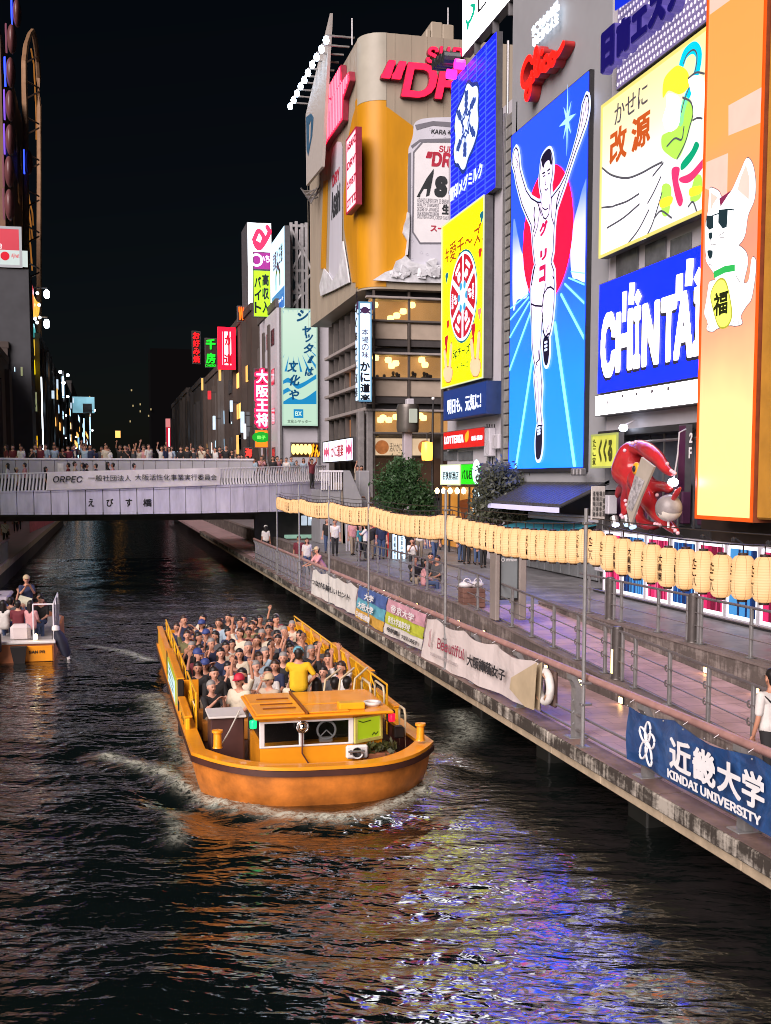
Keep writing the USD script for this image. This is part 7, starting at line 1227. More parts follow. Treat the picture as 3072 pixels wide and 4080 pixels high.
tp = thing('octopus_lamps', 'cluster of small spot lamps at the foot of the octopus', 'spot lamps', O3([(220, 1100)], -.6)[0])
for x, y in ((130, 1090), (250, 1085), (300, 1110)): p = O3([(x, y)], -.6)[0]; part(tp, 'lamp_housing', steel, lambda m: m.tube([p, p + (.0, .12, .22)], .13, 10)); part(tp, 'lens', MATS['spot_cold'] if x == 130 else pale if False else glow('lens_pale', (190, 210, 235), 1.2), lambda m: m.tube([p - (.0, .005, .01), p - (0, .02, .035)], .11, 10))
# air conditioners, pipes and cables on the walls
for k, (px, py, X) in enumerate(((1965, 1735, XF + .35), (1968, 1790, XF + .35), (2440, 2010, XF + .2), (2425, 2240, XF + .2), (2000, 1760, XF + .35))):
    q = PX(px, py, X); t = thing('wall_air_conditioner', f'pale air conditioner box on the wall, {WORDS[k]} from the left', 'air conditioner', q); part(t, 'casing', wall_lav, lambda m: m.rbox(q - (.34, .42, .32), q + (-.01, .42, .32), .03)); part(t, 'fan_grille', black, lambda m: m.lathe([(.02, .01), (.24, .01), (.25, 0)], q - (.345, .08, 0), axis=0, sides=14)); part(t, 'pipe', steel, lambda m: m.tube([q + (-.1, .5, .1), q + (-.06, .6, .1), q + (-.06, .62, -1.3)], .03, 6))
for k in range(4):
    t = thing('wall_cable', f'thin dark cable down the pale corner wall, {WORDS[k]} from the left', 'cable', PX(1940 + 10 * k, 1700, XF + .35)); part(t, 'cable', black, lambda m: m.tube([PX(1940 + 10 * k, 1690, XF + .32), PX(1944 + 9 * k, 1760, XF + .31), PX(1940 + 11 * k, 1850, XF + .32)], .022, 5))
# trees
leafm = lambda n, c: (MATS.get(n) or MATS.setdefault(n, usdkit.material(stage, '/World/Looks/' + n, {'g': ('geometry', {}), 'r': ('rgb_ramp', {'ramp': [(0, tuple(np.array(c) * .55)), (1, tuple(np.array(c) * 1.5))]}), 'd': ('principled_bsdf', {'roughness': .5}), 't': ('translucent_bsdf', {'color': tuple(np.array(c) * 1.1)}), 'm': ('mix_closure', {'fac': .3})}, [('g.random_per_island', 'r.fac'), ('r.color', 'd.base_color'), ('d.BSDF', 'm.closure1'), ('t.BSDF', 'm.closure2')], surface='m.closure')))
def tree(name, label, base, top, lobes, leaf, n, seed):
    t = thing(name, label, 'tree', base); r = np.random.default_rng(seed); base = np.array(base)
    part(t, 'trunk', mat('bark', (.06, .045, .035), .85, .3, 6, .02), lambda m: m.tube([base, base + (top - base) * .35 + (.05, 0, 0), base + (top - base) * .65], [.16, .12, .06], 8), True)
    cs = [np.array(c) for c, _ in lobes]
    part(t, 'limb', MATS['bark'], lambda m: [m.tube([base + (top - base) * .4, (base + (top - base) * .4 + c) / 2 + (0, 0, .1), c], [.07, .045, .015], 5) for c in cs])
    V, Fc = [], []
    per = n // len(lobes)
    for (c, s) in lobes:
        cl_ = r.normal(0, 1, (max(per // 14, 4), 3)); cl_ /= np.linalg.norm(cl_, axis=1, keepdims=True); cl_ *= r.uniform(.25, 1.32, (len(cl_), 1))
        ctr = np.array(c) + cl_ * np.array(s); p = np.repeat(ctr, 14, 0) + r.normal(0, .17, (len(ctr) * 14, 3)); k = len(p)
        a = r.normal(0, 1, (k, 3)); a /= np.linalg.norm(a, axis=1, keepdims=True); b = np.cross(a, r.normal(0, 1, (k, 3))); b /= np.linalg.norm(b, axis=1, keepdims=True); L = r.uniform(.07, .15, (k, 1))
        V.append(np.stack([p - a * L, p + b * L * .42, p + a * L, p - b * L * .42], 1).reshape(-1, 3))
    V = np.vstack(V); q = np.arange(len(V)).reshape(-1, 4)
    part(t, 'crown', leaf, lambda m: m.add(V, q)); return t
D1 = PX(1592, 2040, 13.2); yT = D1[1]
def lobe(x, y, w, h, Y): c = PY(x, y, Y); s = F / (Y * .97 + c[0] * .236); return (c, (w / s, .8 * w / s, h / s))
YT1 = 57.0; tree('street_tree', 'dense dark green tree below the restaurant front', (PY(1590, 2040, YT1)[0], YT1, ZT), PY(1590, 1850, YT1), [lobe(1560, 1920, 48, 62, YT1), lobe(1620, 1890, 50, 58, YT1), lobe(1655, 1970, 48, 60, YT1), lobe(1560, 1985, 50, 45, YT1), lobe(1610, 1960, 70, 60, YT1), lobe(1690, 2010, 28, 28, YT1)], leafm('leaf_dark_green', (.07, .17, .06)), 9500, 1)
YT2 = 44.0; tree('street_tree', 'loose grey-green tree left of the teal awning', (PY(1985, 2080, YT2)[0], YT2, ZT), PY(1980, 1880, YT2), [lobe(1945, 1930, 40, 50, YT2), lobe(1990, 1900, 48, 42, YT2), lobe(2040, 1950, 45, 48, YT2), lobe(1960, 2010, 55, 50, YT2), lobe(2040, 2030, 50, 45, YT2), lobe(2085, 2060, 34, 30, YT2), lobe(1930, 2060, 35, 28, YT2)], leafm('leaf_grey_green', (.15, .165, .10)), 6500, 2)
# pillar lamp by the bridge end
pY = 66.5; pq = planeY(pY); t = thing('drum_lamp_pillar', 'tall pale pillar with a round drum lamp near its top by the bridge end', 'pillar', PY(1628, 1860, pY))
part(t, 'shaft', mat('shaft_lavender', (.42, .38, .42), .5, .08, 1), lambda m: m.rbox((pq.uv(1609, 1)[0], pY - .3, 3.6), (pq.uv(1642, 1)[0], pY + .3, pq.uv(1, 1640)[1]), .04)); part(t, 'drum', mat('drum_bronze', (.12, .11, .10), .35, .1, metal=.5), lambda m: m.lathe([(.01, -.85), (.62, -.85), (.68, -.6), (.68, .6), (.62, .8), (.01, .8)], (pq.uv(1626, 1)[0], pY - .1, pq.uv(1, 1645)[1]), sides=20), 40)
part(t, 'drum_light', glow('drum_pale', (200, 205, 190), .6), lambda m: m.rbox((pq.uv(1619, 1)[0], pY - .85, pq.uv(1, 1668)[1]), (pq.uv(1652, 1)[0], pY - .6, pq.uv(1, 1608)[1]), .03)); part(t, 'cap', wall_lav, lambda m: m.rbox((pq.uv(1619, 1)[0], pY - .4, pq.uv(1, 1608)[1]), (pq.uv(1648, 1)[0], pY + .2, pq.uv(1, 1562)[1]), .05))
t = thing('thin_lamp_post', 'thin dark lamp post with twisted neck right of the drum pillar', 'lamp post', PY(1722, 1900, 64)); part(t, 'post', black, lambda m: m.tube([(PY(1722, 1900, 64)[0], 64, 3.6), PY(1724, 1700, 64), PY(1726, 1596, 64)], [.09, .07, .05], 8)); part(t, 'finial', lw, lambda m: m.mesh(trimesh.creation.icosphere(1, .1).apply_translation(PY(1726, 1588, 64))))
p = PY(1702, 1798, 63); t = thing('street_lantern', 'warm glowing cylinder street lantern in front of the restaurant', 'lantern', p); part(t, 'shade', glow('amber_lantern', (255, 190, 80), 2.2), lambda m: m.lathe([(.02, .55), (.3, .5), (.34, 0), (.3, -.5), (.02, -.55)], p, sides=14), True); part(t, 'hook', black, lambda m: m.tube([p + (0, 0, .5), p + (0, .1, 1.0), p + (.25, .1, 1.1)], .03, 5))
# stairs from the bridge end to the terrace
sY = 62.5; sq = planeY(sY); t = thing('bridge_stairs', 'concrete stairs with sloping parapet coming down from the bridge end', 'stairs', PY(1340, 2000, sY))
x0s, x1s = sq.uv(1362, 1)[0], sq.uv(1436, 1)[0]
part(t, 'parapet', mat('parapet_concrete', (.27, .27, .29), .6, .1, 1), lambda m: m.prism([(x0s, sq.uv(1, 1872)[1]), (x0s + .35, sq.uv(1, 1872)[1]), (x1s, sq.uv(1, 1995)[1]), (x1s, ZT), (x1s - .9, ZT), (x0s, sq.uv(1, 1960)[1])], 1, sY - .12, sY + .12))
for k in range(14): part(t, 'step', conc2, lambda m: m.rbox((x0s + (x1s - x0s) * k / 14 - .1, sY + .15, ZT), (x0s + (x1s - x0s) * (k + 1) / 14, sY + 2.4, sq.uv(1, 1905)[1] - (sq.uv(1, 1905)[1] - ZT) * (k + 1) / 15), .01))
part(t, 'landing', MATS['parapet_concrete'], lambda m: m.rbox((sq.uv(1268, 1)[0], sY + .1, ZT), (x0s - .12, sY + 3, sq.uv(1, 1955)[1]), .03)); part(t, 'landing_rail', rail_white, lambda m: m.rbox((sq.uv(1262, 1)[0], sY - .05, sq.uv(1, 1880)[1]), (x0s, sY + .08, sq.uv(1, 1872)[1]), .02))
for k in range(9): x = sq.uv(1270 + 10 * k, 1)[0]; part(t, 'baluster', rail_white, lambda m: m.box((x, sY - .03, sq.uv(1, 1955)[1]), (x + .06, sY + .05, sq.uv(1, 1880)[1])))
t = thing('stone_bench', 'dark grey stone block beside the stairs top', 'stone block', PY(1460, 1900, 64)); part(t, 'block', MATS['parapet_concrete'], lambda m: m.rbox((sq.uv(1442, 1)[0], 63.5, 3.4), (sq.uv(1490, 1)[0], 64.5, sq.uv(1, 1872)[1]), .06)); part(t, 'plinth', conc, lambda m: m.rbox((sq.uv(1438, 1)[0], 63.4, ZT), (sq.uv(1760, 1)[0], 64.8, 3.4), .04))
t = thing('plaza_fence', 'dark upright bar fence behind the dark green tree', 'fence', PY(1700, 1990, 63)); part(t, 'rail', black, lambda m: [m.box((sq.uv(1640, 1)[0], 63, z), (sq.uv(1762, 1)[0], 63.08, z + .07)) for z in (3.5, 4.6)])
for k in range(14): x = sq.uv(1642 + 9 * k, 1)[0]; part(t, 'bar', black, lambda m: m.box((x, 63, 3.4), (x + .06, 63.06, 4.7)))
# shops under the bridge's right end
t = thing('food_counter', 'lit food counter with glowing boards under the right end of the bridge', 'food stall', PY(1230, 2240, 67)); q7 = planeY(67.0)
part(t, 'back_wall', mat('stall_dark', (.05, .05, .05), .7, .4, 1), lambda m: m.box((8.6, 69, ZD), (22, 69.3, 4.2))); part(t, 'counter', mat('counter_brown', (.10, .06, .05), .5, .3, 2), lambda m: m.rbox((q7.uv(1120, 1)[0], 66.4, ZD), (q7.uv(1262, 1)[0], 67.2, q7.uv(1, 2158)[1]), .04)); part(t, 'counter_top', glow('counter_mint', (150, 190, 170), .7, .3, 1), lambda m: m.rbox((q7.uv(1118, 1)[0], 66.3, q7.uv(1, 2158)[1]), (q7.uv(1264, 1)[0], 67.25, q7.uv(1, 2145)[1]), .02))
for k in range(3): part(t, 'menu_board', glow('menu_pale', (185, 200, 215), .8, .3, 2), lambda m: m.rbox((q7.uv(1186 + 28 * k, 1)[0], 66.9, q7.uv(1, 2105)[1]), (q7.uv(1210 + 28 * k, 1)[0], 67, q7.uv(1, 2064)[1]), .02))
part(t, 'strip_lamp', glow('strip_cold', (240, 248, 255), 2.2), lambda m: [m.rbox((q7.uv(a, 1)[0], 66.6, q7.uv(1, 2078)[1]), (q7.uv(b, 1)[0], 66.8, q7.uv(1, 2062)[1]), .02) for a, b in ((1224, 1246), (1250, 1272))])
t = board('white_double_sign', 'pair of white lit upright signs beside the seated group', 'sign', planeY(50), planeY(50).rect(1562, 1584, 2124, 2244), glow('double_white', (215, 235, 250), 1.0, .15, 2), .2); part(t, 'second_face', MATS['double_white'], lambda m: m.flat(planeY(50), R(planeY(50).rect(1588, 1614, 2126, 2240)), 0, .05)); part(t, 'lettering', MATS['ink_navy'], lambda m: [m.flat(planeY(49.9), text(planeY(49.9).rect(x, x + 9, 2135, 2232), s, 1, vertical=True), 0, .02) for x, s in ((1568, '道頓堀川'), (1596, '営業中酒場'))])
t = board('red_lantern_sign', 'string of small red lit lanterns beside the white signs', 'sign', planeY(51), planeY(51).rect(1541, 1552, 2120, 2230), glow('lantern_red', (200, 40, 25), .7, .4, 3), .2)
t = thing('striped_parasol', 'blue and white striped folded cloth behind the standing group', 'cloth', PY(1690, 2140, 52)); part(t, 'cloth', mat('cloth_stripe_white', (.5, .5, .52), .7), lambda m: clothpanel(m, [PY(x, y, 52) for x, y in ((1660, 2130), (1715, 2128), (1712, 2185), (1672, 2190))], amp=.06)); part(t, 'stripe', mat('cloth_stripe_blue', (.03, .05, .18), .7), lambda m: [m.flat(planeY(51.9), poly(planeY(51.9), [(1662 + 14 * k, 2132), (1667 + 14 * k, 2132), (1678 + 11 * k, 2186), (1673 + 11 * k, 2186)]), .03, .01) for k in range(4)])
t = thing('parking_machine', 'small pale grey ticket post on the terrace', 'ticket post', PY(1380, 2215, 56)); part(t, 'post', wall_lav, lambda m: [m.rbox((PY(1372, 1, 56)[0], 56, ZT), (PY(1377, 1, 56)[0], 56.1, 3.6), .01), m.rbox((PY(1384, 1, 56)[0], 56, ZT), (PY(1389, 1, 56)[0], 56.1, 3.6), .01)]); part(t, 'head', steel, lambda m: m.rbox((PY(1370, 1, 56)[0], 55.9, 3.5), (PY(1392, 1, 56)[0], 56.15, 4.0), .03))

# ================================================================ BOATS
orange = mat('boat_orange', (0.80, 0.30, 0.012), 0.35, 0.12, 1.2, coat=.3); yellow = mat('boat_yellow', (0.80, 0.41, 0.012), 0.38, 0.12, 1.5, coat=.2); rust = mat('hull_orange_worn', (0.46, 0.145, 0.018), 0.55, 0.45, 1.8, .006)
dkb = mat('boat_black', (.012, .01, .01), .45); dkred = mat('deck_maroon', (.10, .03, .025), .6, .2, 2); chrome = mat('chrome', (.75, .74, .72), .12, .05, metal=1.0); whitep = mat('boat_white', (.66, .64, .62), .4, .06)
bt = thing('tour_boat', 'big orange open tour boat packed with passengers, bow towards the viewer', 'boat', (3.46, 27, 0))
nose = np.linspace(BX0, BX1, 31); ftop = [(BX0, BYS), (BX0, 30), (BX0, 25), (BX0, 22.5)] + [(x, float(hull_front(x))) for x in nose] + [(BX1, 22.5), (BX1, 25), (BX1, 30), (BX1, BYS)]
ftop = np.array(ftop); ctr = np.array([3.46, 27.5])
def zg(y): return np.interp(y, [18.6, 20.0, 21.2, 24, 35], [.70, .76, .74, .62, .60])
def inset(P, s, b):
    Q = P.copy(); Q[:, 0] = 3.46 + (P[:, 0] - 3.46) * (1 - s / 2.1); f = np.clip((23.0 - P[:, 1]) / 4.0, 0, 1); Q[:, 1] += b * f; Q[:, 1] -= s * (P[:, 1] > 34.9); return Q
def hull_shell(m):
    L = [(ftop, zg(ftop[:, 1]) - .10), (inset(ftop, .02, .0), .50 + 0 * ftop[:, 1]), (inset(ftop, .06, .04), .22 + 0 * ftop[:, 1]), (inset(ftop, .14, .14), -.04 + 0 * ftop[:, 1]), (inset(ftop, .3, .5), -.35 + 0 * ftop[:, 1])]
    n = len(ftop); V = np.vstack([np.c_[p, z] for p, z in L])
    i, j = np.meshgrid(np.arange(len(L) - 1), np.arange(n - 1), indexing='ij'); q = i * n + j; m.add(V, np.stack([q, q + n, q + n + 1, q + 1], -1).reshape(-1, 4))
    i = np.arange(len(L) - 1); q = i * n; m.add(V, np.stack([q, q + n - 1, q + 2 * n - 1, q + n], -1))
part(bt, 'hull', rust, hull_shell, True)
def band(m, w0, w1, z0, z1):
    a, b = inset(ftop, -w1, -w1), inset(ftop, -w0, -w0); z = zg(ftop[:, 1]); n = len(ftop)
    V = np.vstack([np.c_[a, z + z0], np.c_[a, z + z1], np.c_[b, z + z1], np.c_[b, z + z0]]); j = np.arange(n - 1)
    for k in range(4): k2 = (k + 1) % 4; m.add(V, np.stack([k * n + j, k * n + j + 1, k2 * n + j + 1, k2 * n + j], -1))
part(bt, 'rub_rail', mat('rub_dark', (.055, .018, .012), .5, .2, 3), lambda m: band(m, -.02, .055, -.16, -.055), 40); part(bt, 'gunwale', orange, lambda m: band(m, -.22, .045, -.05, .01), 40)
inn = inset(ftop, .16, .16)
part(bt, 'bulwark', dkred, lambda m: (lambda n: m.add(np.vstack([np.c_[inn, zg(ftop[:, 1]) - .05], np.c_[inn, 0 * inn[:, 0] + .26]]), np.vstack([np.stack([np.arange(n - 1), np.arange(n - 1) + 1, np.arange(n - 1) + n + 1, np.arange(n - 1) + n], -1)])))(len(inn)))
part(bt, 'floor', mat('deck_dark', (.06, .03, .025), .6, .3, 2), lambda m: m.prism([tuple(p) for p in inn], 2, .20, .30))
part(bt, 'transom', orange, lambda m: m.box((BX0 + .1, BYS - .12, -.2), (BX1 - .1, BYS - .02, 1.0)))
# side walls: three lengths a side, with black gaps, a lit notice, guard rails
for s, X in ((0, BX0), (1, BX1)):
    o = -1 if s == 0 else 1; x0, x1 = sorted((X, X - o * .09))
    for y0, y1, z1 in ((22.2, 24.3, 1.02), (24.6, 29.1, 1.26), (29.45, 34.8, 1.10)):
        part(bt, 'side_wall', yellow, lambda m: m.rbox((x0, y0, .50), (x1, y1, z1 if y0 > 22.5 else .92), .02)); part(bt, 'wall_cap', orange, lambda m: m.rbox((x0 - .03, y0, (z1 if y0 > 22.5 else .92) + .002), (x1 + .05, y1, (z1 if y0 > 22.5 else .92) + .05), .02))
        part(bt, 'wall_end', orange, lambda m: m.rbox((min(x0, x0 + o * -.02) - (.0 if s else .0), y0 - .004, .5), (x1 + (.35 if s == 0 else 0), y0 + .05, (z1 if y0 > 22.5 else .9)), .01) if y0 > 22.5 else None)
    for y, z1 in ((24.43, 1.30), (29.27, 1.22), (34.9, 1.14)): part(bt, 'gap_post', dkb, lambda m: m.rbox((x0 - .02, y - .11, .1), (x1 + .02, y + .11, z1), .02))
    xr = X - o * .22
    for y0 in np.arange(22.4, 34.4, 1.5):
        part(bt, 'guard_rail', yellow, lambda m: [m.tube([(xr, y0, .35), (xr, y0, 1.38)], .022, 6), m.tube([(xr, y0, 1.38), (xr, y0 + 1.5, 1.38)], .022, 6), m.tube([(xr, y0, .65), (xr, y0 + 1.5, 1.30)], .016, 5), m.tube([(xr, y0, 1.05), (xr, y0 + 1.5, 1.05)], .016, 5)])
nb = planeX(BX0 - .012); rN = (nb.uv(687, 2700)[0], .50, nb.uv(733, 2800)[0], 1.12); rN = (-28.3, .52, -25.1, 1.14)
nbp = part(bt, 'notice_board', glow('notice_white', (205, 235, 235), .95, .1, 1.5), lambda m: m.flat(nb, R(rN), .0, .02)); part(nbp, 'notice_frame', glow('notice_lime', (205, 215, 60), .5), lambda m: m.flat(nb, R(rN).buffer(.06).difference(R(rN)), .0, .03)); part(nbp, 'notice_lettering', mat('notice_ink', (.05, .10, .12), .6), lambda m: [m.flat(nb, text((-28.0, 1.0 - .14 * k, -26.0 + .2 * (k % 2), 1.07 - .14 * k), s, 0), .021, .003) for k, s in enumerate(('とんぼりリバークルーズ', '運航時間十一時より', 'およそ二十分間', '毎時零分三十分'))])
part(bt, 'boat_name', mat('name_brown', (.14, .06, .01), .6), lambda m: m.flat(planeX(BX0 - .002), text((-23.6, .58, -22.7, .80), 'さくら', 2), .002, .004))
# cabin
cy0, cy1, cxl, cxm, cxr, zr = 19.62, 21.45, 2.50, 4.16, 4.78, 1.42
foot = [(cxl, cy0), (cxm, cy0), (cxr, cy0 + .30), (cxr, cy1), (cxl, cy1)]
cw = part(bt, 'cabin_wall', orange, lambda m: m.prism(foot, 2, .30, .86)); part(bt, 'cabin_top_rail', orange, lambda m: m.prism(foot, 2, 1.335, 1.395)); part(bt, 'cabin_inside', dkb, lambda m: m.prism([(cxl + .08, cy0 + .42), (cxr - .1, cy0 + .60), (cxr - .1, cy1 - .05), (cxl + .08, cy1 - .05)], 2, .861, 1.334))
for x in (cxl + .04, 3.24, cxm - .02): part(cw, 'window_post', whitep, lambda m: m.rbox((x - .045, cy0 - .012, .861), (x + .045, cy0 + .06, 1.334), .01))
part(cw, 'window_sill', whitep, lambda m: m.rbox((cxl, cy0 - .016, .862), (cxm, cy0 + .03, .895), .008)); part(cw, 'window_head', whitep, lambda m: m.rbox((cxl, cy0 - .016, 1.30), (cxm, cy0 + .03, 1.334), .008))
for a, b in ((cxl + .085, 3.195), (3.285, cxm - .065)): part(cw, 'front_window', glass, lambda m: m.box((a, cy0 + .012, .896), (b, cy0 + .018, 1.299)))
e0, e1 = np.array([cxm + .03, cy0 + .0]), np.array([cxr - .02, cy0 + .29]); ed = (e1 - e0) / np.linalg.norm(e1 - e0); en = np.array([ed[1], -ed[0]])
sidep = Plane((e0[0], e0[1], 0), (ed[0], ed[1], 0), (en[0], en[1], 0)); sl_ = float(np.linalg.norm(e1 - e0))
part(cw, 'side_window', glow('lime_reflection', (168, 190, 30), .8, .12, 2), lambda m: m.flat(sidep, R((.05, .91, sl_ - .04, 1.31)), .0, .012)); part(cw, 'side_window_frame', mat('frame_lime', (.55, .50, .12), .4), lambda m: m.flat(sidep, R((0, .865, sl_, 1.334)).difference(R((.055, .92, sl_ - .045, 1.30))), .0, .04))  # side pane glows to imitate the yellow-green reflection in its glass
part(cw, 'window_scrawl', mat('scrawl_dark', (.03, .06, .01), .6), lambda m: m.flat(sidep, LineString([(.10, 1.26), (.2, 1.22), (.38, 1.235)]).buffer(.009).union(LineString([(.42, .96), (.46, 1.0), (.5, .96), (.55, 1.0)]).buffer(.01)), .013, .003))
cr_ = part(bt, 'cabin_roof', orange, lambda m: m.rbox((cxl - .12, cy0 - .16, 1.398), (cxr + .12, cy1 + .12, zr + .035), .03))
for x0, x1, y0, y1 in ((cxl - .06, 3.30, cy0 + .95, cy1 + .06), (3.36, cxr + .04, cy0 + .7, cy1 + .06), (cxl - .06, 3.30, cy0 - .06, cy0 + .9), (3.36, 4.1, cy0 - .06, cy0 + .62)): part(cr_, 'roof_hatch', mat('roof_orange_light', (.82, .32, .02), .38, .12, 1.5, coat=.2), lambda m: m.rbox((x0, y0, zr + .036), (x1, y1, zr + .062), .012))
part(cr_, 'hatch_slat', mat('slat_brown', (.20, .06, .01), .5), lambda m: [m.rbox((2.6, y, zr + .063), (3.2, y + .04, zr + .085), .008) for y in (cy0 + .35, cy0 + .75, cy0 + 1.25)] + [m.rbox((3.31, cy0 - .1, zr + .036), (3.35, cy1 + .1, zr + .09), .008)])
part(bt, 'roof_box', yellow, lambda m: m.rbox((3.95, cy0 + .1, zr + .037), (4.42, cy0 + .35, zr + .16), .015)); part(bt, 'roof_ring', MATS['ring_white'], lambda m: m.mesh(trimesh.creation.torus(.14, .035, major_sections=20, minor_sections=8).apply_translation((4.62, cy0 + .42, zr + .08))), True)
part(bt, 'steering_wheel', whitep, lambda m: [m.mesh(trimesh.creation.torus(.165, .02, major_sections=24, minor_sections=8).apply_transform(trimesh.transformations.rotation_matrix(math.pi / 2, [1, 0, 0])).apply_translation((3.72, cy0 + .16, 1.10)))] + [m.tube([(3.72, cy0 + .16, 1.10), (3.72 + .16 * math.sin(a), cy0 + .16, 1.10 + .16 * math.cos(a))], .012, 5) for a in (2.35, 3.93)], True)
part(bt, 'wheel_stand', whitep, lambda m: m.rbox((3.60, cy0 + .18, .862), (3.84, cy0 + .3, .96), .02))
sl2 = part(bt, 'search_light', chrome, lambda m: [m.mesh(trimesh.creation.icosphere(2, .085).apply_translation((3.24, cy0 - .12, 1.24))), m.mesh(trimesh.creation.torus(.10, .018, major_sections=18, minor_sections=6).apply_transform(trimesh.transformations.rotation_matrix(math.pi / 2, [1, 0, 0])).apply_translation((3.24, cy0 - .13, 1.24)))], True); part(sl2, 'light_cable', dkred, lambda m: m.tube([(3.24, cy0 - .08, 1.16), (3.24, cy0 - .05, .75), (3.36, cy0 - .05, .55), (3.5, cy0 - .05, .47)], .014, 5))
hs_ = part(bt, 'horn_speaker', whitep, lambda m: [m.rbox((4.02, cy0 - .16, .62), (4.42, cy0 - .06, .86), .03), m.lathe([(.03, 0), (.06, -.03), (.11, -.10), (.10, -.10), (.05, -.02)], (4.2, cy0 - .15, .75), axis=1, sides=16)]); part(hs_, 'horn_throat', dkb, lambda m: m.lathe([(.01, -.06), (.085, -.085)], (4.2, cy0 - .15, .75), axis=1, sides=14))
def plants(m):
    r = np.random.default_rng(5)
    for k in range(160):
        c = np.array([r.uniform(4.45, 4.95), r.uniform(cy0 - .1, cy0 + .22), r.uniform(.66, .84)]); a, b = r.normal(0, .03, 3), r.normal(0, .03, 3); m.add([c - a, c + b, c + a, c - b], [(0, 1, 2, 3)])
part(bt, 'plant_box', mat('box_rust', (.2, .07, .03), .7), lambda m: m.rbox((4.42, cy0 - .1, .5), (4.98, cy0 + .2, .68), .02)); part(bt, 'plants', leafm('leaf_olive', (.10, .11, .03)), plants, kind='stuff')
for nm, x, rgb in (('green_light', 2.40, (20, 210, 130)), ('red_light', 4.92, (225, 20, 60))): part(bt, nm, glow(nm, rgb, 1.5), lambda m: m.lathe([(.01, -.085), (.06, -.07), (.065, .06), (.01, .08)], (x, cy0 + .12, 1.28), sides=12), True); part(bt, nm + '_cage', dkb, lambda m: m.rbox((x - .08, cy0 + .17, 1.18), (x + .08, cy0 + .25, 1.40), .02))
part(bt, 'table_top', mat('table_white', (.60, .58, .56), .5, .06), lambda m: m.rbox((1.72, 20.9, 1.16), (2.42, 21.75, 1.20), .01)); part(bt, 'locker', mat('locker_maroon', (.06, .025, .022), .5, .3, 1.5), lambda m: m.rbox((1.76, 20.95, .31), (2.38, 21.7, 1.159), .02)); part(bt, 'rope', mat('rope_white', (.6, .58, .52), .8), lambda m: m.tube([(2.3, 21.0, 1.28), (2.05, 20.5, 1.0), (1.85, 20.1, .82)], .014, 6))
for x, y in ((1.80, 20.05), (5.46, 19.75)): part(bt, 'bollard', orange, lambda m: [m.lathe([(.09, 0), (.075, .04), (.07, .26), (.10, .28), (.10, .32), (.01, .33)], (x, y, .82), sides=14)], 40)
part(bt, 'bow_cleat', steel, lambda m: [m.rbox((3.95, 18.95, .86), (4.25, 19.0, .89), .01), m.tube([(4.0, 18.98, .82), (4.0, 18.98, .9)], .02, 6), m.tube([(4.2, 18.98, .82), (4.2, 18.98, .9)], .02, 6)])
part(bt, 'bow_fitting', dkb, lambda m: m.rbox((5.05, 20.05, .80), (5.25, 20.25, 1.02), .03))
def hoop(m, x, y0, y1, z): m.tube([(x, y0, .5), (x, y0, z - .1), (x, y0 + .08, z), (x, y1 - .08, z), (x, y1, z - .1), (x, y1, .5)], .024, 7)
for x, y0, y1, z in ((4.95, 21.6, 22.4, 1.55), (5.2, 21.5, 22.3, 1.50), (5.32, 20.3, 20.75, 1.28)): part(bt, 'hand_hoop', mat('hoop_cream', (.60, .50, .32), .35, .05), lambda m: hoop(m, x, y0, y1, z), True)
part(bt, 'stair_rail', MATS['hoop_cream'], lambda m: [m.tube([(4.0 + .3 * k, 21.7, 1.15), (4.1 + .3 * k, 21.9, 1.62), (4.55 + .28 * k, 22.6, 1.72)], .022, 6) for k in range(3)], True)
for k in range(11): part(bt, 'bench', mat('bench_orange', (.40, .15, .02), .5), lambda m: [m.rbox((1.75, 22.75 + 1.05 * k, .30), (5.2, 23.10 + 1.05 * k, .72), .03)])

# the second boat, going away
SY = 36.0; sb = thing('small_boat', 'smaller orange boat at the left edge, stern to the viewer, with people aboard', 'boat', (-3.4, SY + 3, 0)); sxl, sxr = -4.9, -1.72
part(sb, 'hull', mat('hull_brown_orange', (.36, .12, .045), .5, .25, 1.5), lambda m: m.prism([(sxl, SY), (sxr, SY), (sxr + .05, SY + 7), (sxr - .9, SY + 10), (sxl + .9, SY + 10), (sxl, SY + 7)], 2, -.3, .56), 20)
stp = planeY(SY - .02); part(sb, 'transom_panel', orange, lambda m: m.rbox((-2.62, SY - .04, .02), (sxr - .04, SY - .002, .50), .01)); part(sb, 'boat_name', dkb, lambda m: m.flat(planeY(SY - .045), text((-2.45, .27, -1.98, .36), 'SAN PR', 3, 'latin'), .002, .004))
part(sb, 'rim', whitep, lambda m: m.rbox((sxl, SY - .06, .562), (sxr + .06, SY + .3, .65), .02)); part(sb, 'deck', mat('deck_pale', (.36, .34, .33), .5), lambda m: m.box((sxl + .1, SY + .31, .50), (sxr - .05, SY + 7, .575)))
om_ = part(sb, 'outboard_motor', dkb, lambda m: [m.rbox((-3.75, SY - .55, .30), (-3.22, SY - .1, 1.02), .12), m.rbox((-3.6, SY - .4, -.4), (-3.38, SY - .15, .3), .04)]); part(om_, 'motor_mark', whitep, lambda m: m.flat(planeY(SY - .555), text((-3.62, .62, -3.36, .74), '115', 3, 'latin'), .001, .004))
part(sb, 'small_motor', dkb, lambda m: m.prism([(-2.98, .52), (-2.5, .52), (-2.58, -.1), (-2.86, -.1)], 1, SY - .3, SY - .06))
part(sb, 'curtain_frame', rail_white, lambda m: [m.tube([(x, y, .6), (x, y, 1.75)], .022, 6) for x, y in ((sxr, SY + .2), (sxr, SY + 1.8), (sxr - .6, SY + .25), (sxr, SY + 3.4))] + [m.tube([(sxr - .6, SY + .25, 1.75), (sxr, SY + .2, 1.75), (sxr, SY + 3.4, 1.78)], .022, 6)])
